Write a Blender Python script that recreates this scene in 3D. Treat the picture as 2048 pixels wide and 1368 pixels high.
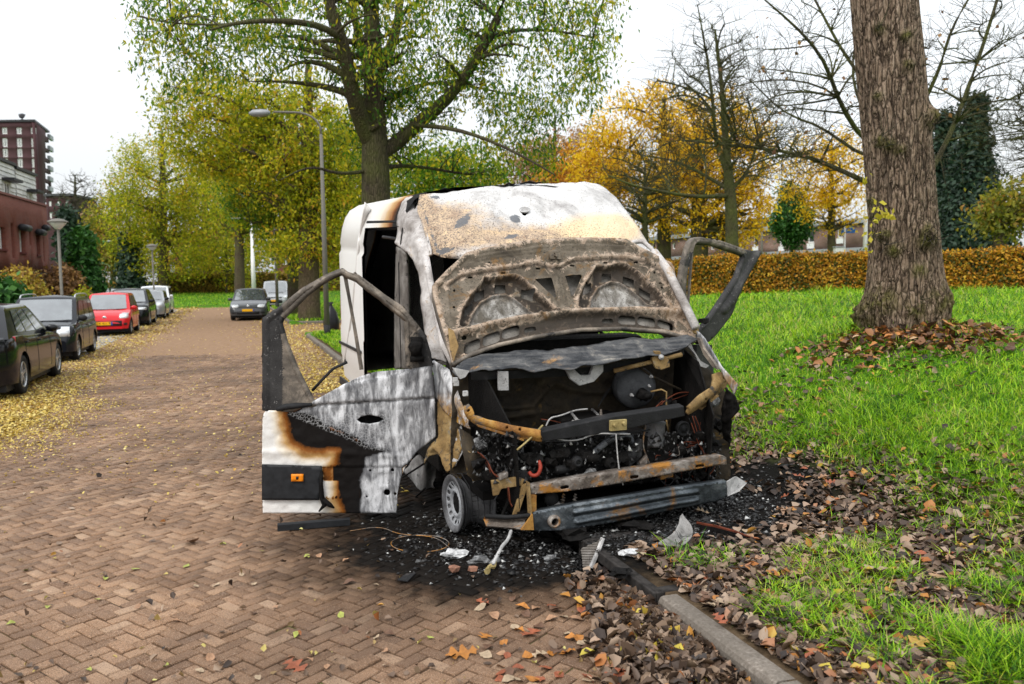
import bpy, bmesh, math, random
import numpy as np
from mathutils import Vector, Matrix
from mathutils.geometry import delaunay_2d_cdt
for o in list(bpy.data.objects): bpy.data.objects.remove(o)
S = bpy.context.scene
COL = S.collection
rnd = random.Random(7)
rng = np.random.default_rng(11)

# ---------------------------------------------------------------- camera
FP = 1650.0; EYE = 1.8
PIT = math.atan(128 / FP); ROL = math.radians(0.8)
fw = np.array([0, math.cos(PIT), -math.sin(PIT)]); up0 = np.array([0, math.sin(PIT), math.cos(PIT)]); rt0 = np.array([1., 0, 0])
rt = rt0 * math.cos(ROL) - up0 * math.sin(ROL); upv = rt0 * math.sin(ROL) + up0 * math.cos(ROL)
CAM = np.array([0, 0, EYE])
cd = bpy.data.cameras.new('camera'); cam = bpy.data.objects.new('camera', cd); COL.objects.link(cam)
cam.matrix_world = Matrix(((rt[0], upv[0], -fw[0], 0), (rt[1], upv[1], -fw[1], 0), (rt[2], upv[2], -fw[2], EYE), (0, 0, 0, 1)))
cd.sensor_width = 36; cd.lens = FP / 2048 * 36; cd.clip_end = 1500; cd.clip_start = 0.05
cd.dof.use_dof = True; cd.dof.focus_distance = 5.9; cd.dof.aperture_fstop = 2.8
S.camera = cam

# ---------------------------------------------------------------- light: bright overcast
W = bpy.data.worlds.new('World'); S.world = W; W.use_nodes = True
SUN_EL, SUN_AZ = math.radians(48), math.radians(-150)   # behind the camera, to its left
def build_world():
    nt = W.node_tree; nt.nodes.clear(); L = nt.links.new
    out = nt.nodes.new('ShaderNodeOutputWorld')
    sky = nt.nodes.new('ShaderNodeTexSky'); sky.sky_type = 'NISHITA'; sky.sun_disc = False
    sky.sun_elevation = SUN_EL; sky.sun_rotation = SUN_AZ; sky.dust_density = 4; sky.air_density = 1.5
    b1 = nt.nodes.new('ShaderNodeBackground'); b1.inputs[1].default_value = 0.05
    hs = nt.nodes.new('ShaderNodeHueSaturation'); hs.inputs['Saturation'].default_value = 0.35
    L(sky.outputs[0], hs.inputs['Color']); L(hs.outputs[0], b1.inputs[0])
    tc = nt.nodes.new('ShaderNodeTexCoord'); sx = nt.nodes.new('ShaderNodeSeparateXYZ'); L(tc.outputs['Generated'], sx.inputs[0])
    mr = nt.nodes.new('ShaderNodeMapRange'); mr.inputs[1].default_value = 0; mr.inputs[2].default_value = 1
    mr.inputs[3].default_value = 0.66; mr.inputs[4].default_value = 1.7; L(sx.outputs[2], mr.inputs[0])     # overcast: zenith brighter than horizon
    nz = nt.nodes.new('ShaderNodeTexNoise'); nz.inputs['Scale'].default_value = 2.2; nz.inputs['Detail'].default_value = 5
    L(tc.outputs['Generated'], nz.inputs['Vector'])
    m2 = nt.nodes.new('ShaderNodeMapRange'); m2.inputs[3].default_value = 0.93; m2.inputs[4].default_value = 1.07; L(nz.outputs[0], m2.inputs[0])
    mm = nt.nodes.new('ShaderNodeMath'); mm.operation = 'MULTIPLY'; L(mr.outputs[0], mm.inputs[0]); L(m2.outputs[0], mm.inputs[1])
    b2 = nt.nodes.new('ShaderNodeBackground'); b2.inputs[0].default_value = (0.925, 0.96, 1.0, 1); L(mm.outputs[0], b2.inputs[1])
    ad = nt.nodes.new('ShaderNodeAddShader'); L(b1.outputs[0], ad.inputs[0]); L(b2.outputs[0], ad.inputs[1]); L(ad.outputs[0], out.inputs[0])
build_world()
sl = bpy.data.lights.new('sun', 'SUN'); sl.energy = 1.5; sl.angle = math.radians(20); sl.color = (1, 0.96, 0.9)
sun = bpy.data.objects.new('sun', sl); COL.objects.link(sun)
_sd = Vector((math.sin(SUN_AZ) * math.cos(SUN_EL), math.cos(SUN_AZ) * math.cos(SUN_EL), math.sin(SUN_EL)))
sun.rotation_euler = _sd.to_track_quat('Z', 'Y').to_euler(); sun.location = (0, 0, 30)
S.view_settings.view_transform = 'Standard'; S.view_settings.look = 'None'; S.view_settings.exposure = 0.12; S.view_settings.gamma = 1
S.view_settings.use_curve_mapping = False
S.render.engine = 'CYCLES'

# ---------------------------------------------------------------- measuring helpers: a sight line met with a real plane
def ray(px, py): return fw + rt * (px - 1024) / FP + upv * (684 - py) / FP
def gz(px, py, z=0.0):
    d = ray(px, py); return CAM + d * ((z - EYE) / d[2])
def gd(px, py, Y):
    d = ray(px, py); return CAM + d * (Y / d[1])
TH = math.radians(19.5); VO = np.array([.49, 6.10, 0.]); VF = np.array([math.sin(TH), -math.cos(TH), 0.]); VR = np.array([math.cos(TH), math.sin(TH), 0.]); VZ = np.array([0, 0, 1.])
def v2w(u, v, w): return VO + VF * u + VR * v + VZ * w
def V(px, py, u=None, v=None, w=None):
    d = ray(px, py)
    n, c = (VF, u) if u is not None else (VR, v) if v is not None else (VZ, w)
    return CAM + d * ((c - (CAM - VO) @ n) / (d @ n))
def onplane(px, py, p0, n):
    d = ray(px, py); return CAM + d * (((p0 - CAM) @ n) / (d @ n))

# ---------------------------------------------------------------- object helpers
ORG = {}
def tag(o, label=None, cat=None, group=None, kind=None):
    if label: o['label'] = label
    if cat: o['category'] = cat
    if group: o['group'] = group
    if kind: o['kind'] = kind
    return o
def thing(name, loc, label, cat, group=None):
    o = bpy.data.objects.new(name, None); COL.objects.link(o); o.location = [float(c) for c in loc]; o.empty_display_size = .1
    ORG[o] = np.array(loc, float); return tag(o, label, cat, group)
def link(name, me, parent=None, org=None):
    o = bpy.data.objects.new(name, me); COL.objects.link(o)
    if parent is not None:
        o.parent = parent; ORG[o] = ORG[parent]
    else:
        ORG[o] = np.zeros(3) if org is None else np.array(org, float)
        o.location = [float(c) for c in ORG[o]]
    return o
def fastmesh(name, v, f, mats, smooth=False, midx=None):
    """v (n,3) array; f (m,k) array of equal polygons"""
    v = np.asarray(v, np.float32); f = np.asarray(f, np.int32)
    me = bpy.data.meshes.new(name); n, k = f.shape
    me.vertices.add(len(v)); me.vertices.foreach_set('co', v.ravel())
    me.loops.add(n * k); me.loops.foreach_set('vertex_index', f.ravel())
    me.polygons.add(n); me.polygons.foreach_set('loop_start', np.arange(0, n * k, k, dtype=np.int32))
    if smooth: me.polygons.foreach_set('use_smooth', np.ones(n, bool))
    for m in (mats if isinstance(mats, (list, tuple)) else [mats]): me.materials.append(m)
    if midx is not None: me.polygons.foreach_set('material_index', np.asarray(midx, np.int32))
    me.update(); me.validate(); return me
class MB:
    def __init__(s): s.v = []; s.f = []
    def add(s, v, f):
        b = len(s.v); s.v += [tuple(float(c) for c in p) for p in v]; s.f += [tuple(b + i for i in q) for q in f]; return s
    def box(s, lo, hi, M=None, bev=0):
        x0, y0, z0 = lo; x1, y1, z1 = hi
        v = [(x0, y0, z0), (x1, y0, z0), (x1, y1, z0), (x0, y1, z0), (x0, y0, z1), (x1, y0, z1), (x1, y1, z1), (x0, y1, z1)]
        if M is not None: v = [M(p) for p in v]
        return s.add(v, [(0, 3, 2, 1), (4, 5, 6, 7), (0, 1, 5, 4), (1, 2, 6, 5), (2, 3, 7, 6), (3, 0, 4, 7)])
    def obox(s, c, ax, ay, az):
        """box around c with half-axis vectors"""
        c, ax, ay, az = [np.array(q, float) for q in (c, ax, ay, az)]
        v = [c + sx * ax + sy * ay + sz * az for sz in (-1, 1) for sx, sy in ((-1, -1), (1, -1), (1, 1), (-1, 1))]
        return s.add(v, [(0, 3, 2, 1), (4, 5, 6, 7), (0, 1, 5, 4), (1, 2, 6, 5), (2, 3, 7, 6), (3, 0, 4, 7)])
    def tube(s, pts, r, n=8, cap=True, sq=None):
        P = [np.array(p, float) for p in pts]; m = len(P)
        rs = [r] * m if np.isscalar(r) else list(r)
        up = None; rings = []
        for i in range(m):
            t = P[min(i + 1, m - 1)] - P[max(i - 1, 0)]; t = t / (np.linalg.norm(t) + 1e-9)
            if up is None:
                a = np.array([0, 0, 1.]) if abs(t[2]) < .9 else np.array([1., 0, 0])
            else: a = up
            x = np.cross(a, t); x /= np.linalg.norm(x) + 1e-9; y = np.cross(t, x); up = y
            rings.append([P[i] + rs[i] * (x * math.cos(2 * math.pi * k / n) + y * math.sin(2 * math.pi * k / n)) for k in range(n)])
        v = [q for g in rings for q in g]; f = []
        for i in range(m - 1):
            for k in range(n):
                a = i * n + k; b = i * n + (k + 1) % n; f.append((a, b, b + n, a + n))
        if cap: f.append(tuple(range(n))[::-1]); f.append(tuple((m - 1) * n + k for k in range(n)))
        return s.add(v, f)
    def lathe(s, prof, c, ax, n=24, cap=True):
        """prof: (r, h) pairs about axis ax through c"""
        c = np.array(c, float); ax = np.array(ax, float); ax /= np.linalg.norm(ax)
        a = np.array([0, 0, 1.]) if abs(ax[2]) < .9 else np.array([1., 0, 0])
        x = np.cross(a, ax); x /= np.linalg.norm(x); y = np.cross(ax, x)
        v = [c + ax * h + r * (x * math.cos(2 * math.pi * k / n) + y * math.sin(2 * math.pi * k / n)) for r, h in prof for k in range(n)]
        f = [(i * n + k, i * n + (k + 1) % n, (i + 1) * n + (k + 1) % n, (i + 1) * n + k) for i in range(len(prof) - 1) for k in range(n)]
        if cap and prof[0][0] > 1e-6: f.append(tuple(range(n))[::-1])
        if cap and prof[-1][0] > 1e-6: f.append(tuple((len(prof) - 1) * n + k for k in range(n)))
        return s.add(v, f)
    def grid(s, P):
        """P: rows of points"""
        m, n = len(P), len(P[0])
        return s.add([p for r_ in P for p in r_], [(i * n + j, i * n + j + 1, (i + 1) * n + j + 1, (i + 1) * n + j) for i in range(m - 1) for j in range(n - 1)])
    def prism(s, poly, off):
        n = len(poly); off = np.array(off, float); a = [np.array(p, float) for p in poly]
        return s.add(a + [p + off for p in a], [tuple(range(n))[::-1], tuple(range(n, 2 * n))] + [(i, (i + 1) % n, n + (i + 1) % n, n + i) for i in range(n)])
    def lump(s, c, r, seed=0, sub=1, flat=1.0, amp=.35):
        R = random.Random(seed); bm = bmesh.new(); bmesh.ops.create_icosphere(bm, subdivisions=sub, radius=1)
        bm.verts.ensure_lookup_table(); c = np.array(c, float); r = np.array(r if hasattr(r, '__len__') else (r, r, r * flat), float)
        v = [c + np.array(q.co) * r * (1 + amp * (R.random() * 2 - 1)) for q in bm.verts]; f = [tuple(x.index for x in q.verts) for q in bm.faces]
        bm.free(); return s.add(v, f)
    def build(s, name, mat, parent=None, smooth=False, org=None, bev=0, solid=0, sub=0, seg=2, auto=None):
        og = ORG[parent] if parent is not None else (np.zeros(3) if org is None else np.array(org, float))
        me = bpy.data.meshes.new(name)
        me.from_pydata([tuple(np.array(p) - og) for p in s.v], [], s.f)
        for m in (mat if isinstance(mat, (list, tuple)) else [mat]): me.materials.append(m)
        if smooth: me.polygons.foreach_set('use_smooth', [True] * len(me.polygons))
        me.update(); o = link(name, me, parent, org)
        if solid: q = o.modifiers.new('s', 'SOLIDIFY'); q.thickness = solid; q.offset = 0
        if bev: q = o.modifiers.new('b', 'BEVEL'); q.width = bev; q.segments = seg; q.limit_method = 'ANGLE'; q.angle_limit = math.radians(35)
        if sub: q = o.modifiers.new('d', 'SUBSURF'); q.levels = sub; q.render_levels = sub
        if auto: me.shade_smooth() if hasattr(me, 'shade_smooth') else None
        return o
def inpoly(P, poly):
    P = np.asarray(P); x, y = P[:, 0], P[:, 1]; r = np.zeros(len(P), bool); n = len(poly)
    for i in range(n):
        x0, y0 = poly[i]; x1, y1 = poly[(i + 1) % n]
        if y0 == y1: continue
        c = ((y0 > y) != (y1 > y)) & (x < (x1 - x0) * (y - y0) / (y1 - y0) + x0); r ^= c
    return r
def segdist(P, poly, closed=True):
    P = np.asarray(P, float); best = np.full(len(P), 1e9); n = len(poly)
    for i in range(n if closed else n - 1):
        a = np.array(poly[i], float); b = np.array(poly[(i + 1) % n], float); d = b - a; L = d @ d + 1e-12
        t = np.clip(((P - a) @ d) / L, 0, 1); q = a + t[:, None] * d; best = np.minimum(best, np.hypot(*(P - q).T))
    return best
def sdf(P, poly):
    d = segdist(P, poly); return np.where(inpoly(P, poly), -d, d)
def resample(poly, h, closed=True):
    out = []; n = len(poly)
    for i in range(n if closed else n - 1):
        a = np.array(poly[i], float); b = np.array(poly[(i + 1) % n], float); k = max(1, int(np.linalg.norm(b - a) / h))
        out += [tuple(a + (b - a) * j / k) for j in range(k)]
    return out
def smoothpoly(pts, it=2, closed=True):
    P = [np.array(p, float) for p in pts]
    for _ in range(it):
        Q = []
        n = len(P)
        for i in range(n if closed else n - 1):
            a, b = P[i], P[(i + 1) % n]; Q += [a * .75 + b * .25, a * .25 + b * .75]
        if not closed: Q = [P[0]] + Q + [P[-1]]
        P = Q
    return [tuple(p) for p in P]
def sheet(name, outline, holes, h, to3d, mats, parent=None, attrs=None, thick=.003, smooth=True, org=None, jitter=.25):
    """triangulated sheet in a 2-D chart (outline, holes); to3d maps (n,2)->(n,3); attrs: dict name->f((n,2))"""
    outl = resample(outline, h); loops = [outl] + [resample(q, h) for q in holes]
    pts = [p for l in loops for p in l]; edges = []; b = 0
    for l in loops:
        edges += [(b + i, b + (i + 1) % len(l)) for i in range(len(l))]; b += len(l)
    A = np.array(outl); lo, hi = A.min(0), A.max(0)
    gx, gy = np.meshgrid(np.arange(lo[0], hi[0], h), np.arange(lo[1], hi[1], h)); G = np.stack([gx.ravel(), gy.ravel()], 1)
    rg = np.random.default_rng(5); G = G + (rg.random(G.shape) - .5) * h * jitter
    ok = inpoly(G, outl) & (segdist(G, outl) > h * .5)
    for l in loops[1:]: ok &= ~inpoly(G, l) & (segdist(G, l) > h * .5)
    pts += [tuple(p) for p in G[ok]]
    r = delaunay_2d_cdt([Vector(p) for p in pts], edges, [], 0, 1e-6)
    P = np.array([tuple(p) for p in r[0]]); T = np.array([f for f in r[2] if len(f) == 3]); c = P[T].mean(1)
    k = inpoly(c, outl)
    for l in loops[1:]: k &= ~inpoly(c, l)
    T = T[k]; og = ORG[parent] if parent is not None else (np.zeros(3) if org is None else np.array(org))
    me = fastmesh(name, to3d(P) - og, T, mats, smooth)
    for nm, fn in (attrs or {}).items():
        a = me.attributes.new(nm, 'FLOAT', 'POINT'); a.data.foreach_set('value', np.asarray(fn(P), np.float32))
    uv = me.uv_layers.new(name='UVMap'); li = np.zeros(len(me.loops), np.int32); me.loops.foreach_get('vertex_index', li)
    uv.data.foreach_set('uv', P[li].astype(np.float32).ravel())
    o = link(name, me, parent, org)
    if thick: q = o.modifiers.new('s', 'SOLIDIFY'); q.thickness = thick; q.offset = 0
    return o
def vnoise(P, scale, seed=0):
    """cheap smooth 2-D value noise in -1..1"""
    P = np.asarray(P, float) * scale + seed * 17.3; i = np.floor(P).astype(int); f = P - i; f = f * f * (3 - 2 * f)
    def hsh(a, b): x = np.sin(a * 127.1 + b * 311.7 + seed * 74.7) * 43758.5453; return (x - np.floor(x)) * 2 - 1
    a, b = i[:, 0], i[:, 1]
    return (hsh(a, b) * (1 - f[:, 0]) + hsh(a + 1, b) * f[:, 0]) * (1 - f[:, 1]) + (hsh(a, b + 1) * (1 - f[:, 0]) + hsh(a + 1, b + 1) * f[:, 0]) * f[:, 1]
def fbm(P, scale, seed=0, oc=4): return sum(vnoise(P, scale * 2 ** k, seed + k) * .5 ** k for k in range(oc)) / 1.6
def sstep(a, b, x): t = np.clip((np.asarray(x, float) - a) / (b - a), 0, 1); return t * t * (3 - 2 * t)

# ---------------------------------------------------------------- material helpers
class NT:
    def __init__(s, name):
        s.m = bpy.data.materials.new(name); s.m.use_nodes = True; s.t = s.m.node_tree; s.t.nodes.clear()
        s.out = s.t.nodes.new('ShaderNodeOutputMaterial'); s.b = s.t.nodes.new('ShaderNodeBsdfPrincipled'); s.link(s.b.outputs[0], s.out.inputs[0])
    def link(s, a, b): s.t.links.new(a, b)
    def put(s, sock, v):
        if v is None: return
        if isinstance(v, bpy.types.NodeSocket): s.link(v, sock)
        elif hasattr(v, '__len__') and sock.type == 'RGBA': sock.default_value = (*v[:3], 1)
        else: sock.default_value = v
    def co(s, kind='Object', scale=None):
        n = s.t.nodes.new('ShaderNodeTexCoord'); o = n.outputs[kind]
        if scale is not None:
            mp = s.t.nodes.new('ShaderNodeMapping'); mp.inputs['Scale'].default_value = scale; s.link(o, mp.inputs[0]); o = mp.outputs[0]
        return o
    def pos(s): return s.t.nodes.new('ShaderNodeNewGeometry').outputs['Position']
    def noise(s, scale, detail=4, rough=.6, vec=None, dist=0):
        n = s.t.nodes.new('ShaderNodeTexNoise'); n.inputs['Scale'].default_value = scale; n.inputs['Detail'].default_value = detail
        n.inputs['Roughness'].default_value = rough; n.inputs['Distortion'].default_value = dist
        s.link(vec if vec is not None else s.co(), n.inputs['Vector']); return n.outputs[0]
    def vor(s, scale, vec=None, feat='F1', out=0, rand=1):
        n = s.t.nodes.new('ShaderNodeTexVoronoi'); n.feature = feat; n.inputs['Scale'].default_value = scale; n.inputs['Randomness'].default_value = rand
        s.link(vec if vec is not None else s.co(), n.inputs['Vector']); return n.outputs[out]
    def wave(s, scale, vec=None, dist=2, det=2, dirn='X'):
        n = s.t.nodes.new('ShaderNodeTexWave'); n.bands_direction = dirn; n.inputs['Scale'].default_value = scale; n.inputs['Distortion'].default_value = dist; n.inputs['Detail'].default_value = det
        s.link(vec if vec is not None else s.co(), n.inputs['Vector']); return n.outputs[1]
    def ramp(s, fac, stops, interp='LINEAR'):
        n = s.t.nodes.new('ShaderNodeValToRGB'); e = n.color_ramp.elements; n.color_ramp.interpolation = interp
        while len(e) < len(stops): e.new(.5)
        for q, (p, c) in zip(e, stops):
            q.position = p; q.color = (*((c,) * 3 if np.isscalar(c) else c), 1)
        s.put(n.inputs[0], fac); return n.outputs[0]
    def mix(s, fac, a, b, mode='MIX'):
        n = s.t.nodes.new('ShaderNodeMix'); n.data_type = 'RGBA'; n.blend_type = mode
        s.put(n.inputs[0], fac); s.put(n.inputs[6], a); s.put(n.inputs[7], b); return n.outputs[2]
    def math(s, op, a, b=None, c=None):
        n = s.t.nodes.new('ShaderNodeMath'); n.operation = op; s.put(n.inputs[0], a); s.put(n.inputs[1], b)
        if c is not None: s.put(n.inputs[2], c)
        return n.outputs[0]
    def sep(s, vec):
        n = s.t.nodes.new('ShaderNodeSeparateXYZ'); s.link(vec, n.inputs[0]); return n.outputs
    def attr(s, name):
        n = s.t.nodes.new('ShaderNodeAttribute'); n.attribute_name = name; return n.outputs['Fac']
    def island(s): return s.t.nodes.new('ShaderNodeNewGeometry').outputs['Random Per Island']
    def objrand(s): return s.t.nodes.new('ShaderNodeObjectInfo').outputs['Random']
    def bump(s, h, strength=.3, dist=.01, normal=None):
        n = s.t.nodes.new('ShaderNodeBump'); n.inputs['Strength'].default_value = strength; n.inputs['Distance'].default_value = dist
        s.put(n.inputs['Height'], h)
        if normal is not None: s.link(normal, n.inputs['Normal'])
        s.link(n.outputs[0], s.b.inputs['Normal']); return n.outputs[0]
    def done(s, col=None, rough=None, metal=None, spec=None):
        s.put(s.b.inputs['Base Color'], col); s.put(s.b.inputs['Roughness'], rough); s.put(s.b.inputs['Metallic'], metal)
        if spec is not None: s.b.inputs['Specular IOR Level'].default_value = spec
        return s.m
def plain(name, col, rough=.5, metal=0, var=.12, scale=12, spec=None, bump=0):
    n = NT(name); z = n.noise(scale, 5)
    c = n.mix(n.ramp(z, [(.3, 0), (.7, 1)]), tuple(max(0, x * (1 - var)) for x in col), tuple(min(1, x * (1 + var)) for x in col))
    if bump: n.bump(z, bump, .01)
    r = n.ramp(z, [(.3, max(0, rough - .08)), (.7, min(1, rough + .08))])
    return n.done(c, r, metal, .2 if spec is None else spec)
def leafmat(name, stops, trans=.35, rough=.55, patch=(.7, .7)):
    n = NT(name); r = n.island(); r = n.math('ADD', r, n.math('MULTIPLY', n.math('SUBTRACT', n.noise(patch[0], 4, .6, n.pos()), .5), patch[1] * 2)); c = n.ramp(r, stops)
    n.done(c, rough, 0, .3)
    tr = n.t.nodes.new('ShaderNodeBsdfTranslucent'); n.put(tr.inputs[0], n.mix(1.0, c, (1.0, .95, .6), 'MULTIPLY'))
    mx = n.t.nodes.new('ShaderNodeMixShader'); mx.inputs[0].default_value = trans
    n.link(n.b.outputs[0], mx.inputs[1]); n.link(tr.outputs[0], mx.inputs[2]); n.link(mx.outputs[0], n.out.inputs[0]); return n.m
# ================================================================= GROUND, ROAD, VERGE
KA = math.radians(18.4); K0 = np.array([.553, 4.83]); KB = np.array([-math.sin(KA), math.cos(KA)]); KR = np.array([math.cos(KA), math.sin(KA)])
def st2w(s, t, z=0.0): p = K0 + KB * s + KR * t; return np.array([p[0], p[1], z])
def w2st(x, y):
    dx = np.asarray(x) - K0[0]; dy = np.asarray(y) - K0[1]; return dx * KB[0] + dy * KB[1], dx * KR[0] + dy * KR[1]
def gh(x, y):
    """height of the unpaved ground"""
    s, t = w2st(x, y); s = np.asarray(s, float); t = np.asarray(t, float)
    P = np.stack([np.atleast_1d(x).astype(float).ravel(), np.atleast_1d(y).astype(float).ravel()], 1)
    n = (vnoise(P, .55, 3) * .05 + vnoise(P, 1.7, 4) * .02).reshape(np.shape(np.atleast_1d(x)))
    if np.ndim(x) == 0: n = float(n.ravel()[0])
    fade = 1 - sstep(20, 34, s) * (1 - sstep(6, 14, t))
    z = .11 + sstep(.6, 1.8, t) * n + sstep(1.3, 6.6, t) * .82 * fade + sstep(5.5, 15, t) * .3 * fade
    z = z + sstep(56, 80, s) * .8 * (t < 10) + .22 * np.exp(-(((np.asarray(x) - 4.85) / 1.5) ** 2 + ((np.asarray(y) - 10.2) / 1.3) ** 2))
    z = np.where(t < .06, np.where(t < -8.3, .05, np.where(s > 58, z, -.09)), z)
    bay = (s > 23.6) & (s < 31.2) & (t < 5.4)
    return np.where(bay, -.09, z)

def sootnode(n):
    """black burn stain round the front of the wreck (0..1)"""
    p = n.sep(n.pos())
    dx = n.math('SUBTRACT', p[0], float(VO[0])); dy = n.math('SUBTRACT', p[1], float(VO[1]))
    u = n.math('ADD', n.math('MULTIPLY', dx, float(VF[0])), n.math('MULTIPLY', dy, float(VF[1])))
    v = n.math('ADD', n.math('MULTIPLY', dx, float(VR[0])), n.math('MULTIPLY', dy, float(VR[1])))
    def ell(cu, ru, cv, rv):
        a = n.math('POWER', n.math('ABSOLUTE', n.math('DIVIDE', n.math('SUBTRACT', u, cu), ru)), 2.4)
        b = n.math('POWER', n.math('ABSOLUTE', n.math('DIVIDE', n.math('SUBTRACT', v, cv), rv)), 2.4)
        return n.math('ADD', a, b)
    d = n.math('MINIMUM', ell(.12, 1.28, .12, 1.95), ell(-3.0, 3.6, 0, 1.25))
    z = n.noise(1.7, 7, .65, n.pos()); z2 = n.noise(9, 5, .6, n.pos())
    d = n.math('ADD', d, n.math('MULTIPLY', n.math('SUBTRACT', z, .5), 1.3)); d = n.math('ADD', d, n.math('MULTIPLY', n.math('SUBTRACT', z2, .5), .7))
    return n.ramp(d, [(.50, 1), (.95, .78), (1.0, .45)]) if False else n.ramp(n.math('MULTIPLY', d, .5), [(.42, .98), (.60, .62), (.98, 0)])

def brickmat(name, rnode):
    n = NT(name); r = getattr(n, rnode)(); g = n.pos()
    c = n.ramp(r, [(0, (.155, .088, .050)), (.3, (.23, .137, .080)), (.65, (.295, .182, .110)), (.9, (.355, .232, .148)), (1, (.42, .30, .21))])
    grit = n.noise(210, 3, .7, g); c = n.mix(n.ramp(grit, [(.54, 0), (.63, .9)]), c, (.60, .47, .36))
    dark = n.noise(150, 2, .6, g); c = n.mix(n.ramp(dark, [(.37, .75), (.46, 0)]), c, (.05, .033, .022))
    big = n.noise(.55, 6, .62, g); c = n.mix(n.ramp(big, [(.37, .65), (.60, 0)]), c, (.065, .04, .026))
    c = n.mix(1.0, c, (.88, .80, .72), 'MULTIPLY'); s = sootnode(n); c = n.mix(s, c, (.006, .0055, .005))
    n.bump(grit, .6, .005)
    n.put(n.b.inputs['Specular IOR Level'], n.ramp(s, [(0, .35), (.8, .06)]))
    return n.done(c, n.ramp(n.noise(3, 4, .5, g), [(.35, .6), (.65, .85)]), 0)
M_brick = brickmat('paver', 'objrand'); M_brick_far = brickmat('paver_joined', 'island')
def jointmat():
    n = NT('paver_joint'); g = n.pos()
    c = n.ramp(n.noise(30, 5, .7, g), [(.3, (.022, .018, .014)), (.7, (.06, .048, .036))])
    moss = n.noise(1.6, 5, .6, g); c = n.mix(n.ramp(moss, [(.54, 0), (.64, .9)]), c, (.085, .11, .016))
    # far off the single bricks melt into one warm tone
    y = n.sep(g)[1]; far = n.ramp(n.math('MULTIPLY', y, 1 / 40), [(.20, 0), (.40, .7), (.51, 1)])
    bn = n.noise(6, 3, .6, g); fc = n.ramp(bn, [(.3, (.205, .128, .078)), (.7, (.29, .188, .118))])
    c = n.mix(far, c, fc); c = n.mix(sootnode(n), c, (.004, .004, .004)); return n.done(c, .9, 0, .08)
M_joint = jointmat()
def soilmat():
    n = NT('soil'); g = n.pos(); z = n.noise(14, 7, .7, g)
    c = n.ramp(z, [(.3, (.035, .024, .015)), (.55, (.085, .058, .034)), (.75, (.14, .1, .06))])
    s = n.sep(g); kt = n.math('ADD', n.math('MULTIPLY', n.math('SUBTRACT', s[0], float(K0[0])), float(KR[0])), n.math('MULTIPLY', n.math('SUBTRACT', s[1], float(K0[1])), float(KR[1])))
    ks = n.math('ADD', n.math('MULTIPLY', n.math('SUBTRACT', s[0], float(K0[0])), float(KB[0])), n.math('MULTIPLY', n.math('SUBTRACT', s[1], float(K0[1])), float(KB[1])))
    gr = n.noise(2.3, 6, .65, g)
    m = n.math('MULTIPLY', n.ramp(n.math('MULTIPLY', kt, .1), [(.2, 0), (.33, 1)]), 1.0)
    m = n.math('MAXIMUM', m, n.ramp(n.math('MULTIPLY', ks, .01), [(.2, 0), (.22, 1)]))
    m = n.math('MULTIPLY', m, n.ramp(gr, [(.25, .3), (.5, 1)]))
    gc = n.ramp(n.noise(5, 6, .7, g), [(.3, (.03, .09, .008)), (.7, (.10, .24, .015))])
    c = n.mix(m, c, gc); c = n.mix(sootnode(n), c, (.006, .0055, .005)); n.bump(z, .7, .03)
    return n.done(c, .95, 0, .06)
M_soil = soilmat()

def build_ground():
    s = np.concatenate([np.arange(-9, 22, .25), np.arange(22, 34, .4), np.arange(34, 90, 2.), np.array([95, 110, 140, 200, 320, 600.])])
    t = np.concatenate([[-600, -200, -90, -50, -30, -20, -14, -10, -8.6, -8.31, -8.29, -5, -1, .04, .07], np.arange(.15, 9, .25), np.arange(9, 20, .8), [22, 26, 32, 45, 80, 200, 600]])
    Sg, Tg = np.meshgrid(s, t, indexing='ij'); X = K0[0] + KB[0] * Sg + KR[0] * Tg; Y = K0[1] + KB[1] * Sg + KR[1] * Tg
    Zg = gh(X, Y); v = np.stack([X, Y, Zg], -1).reshape(-1, 3); m, n = Sg.shape
    i, j = np.meshgrid(np.arange(m - 1), np.arange(n - 1), indexing='ij'); a = (i * n + j).ravel()
    f = np.stack([a, a + n, a + n + 1, a + 1], 1)
    return tag(link('ground', fastmesh('ground', v, f[:, ::-1], M_soil, True)), kind='structure')
ground = build_ground()

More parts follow.
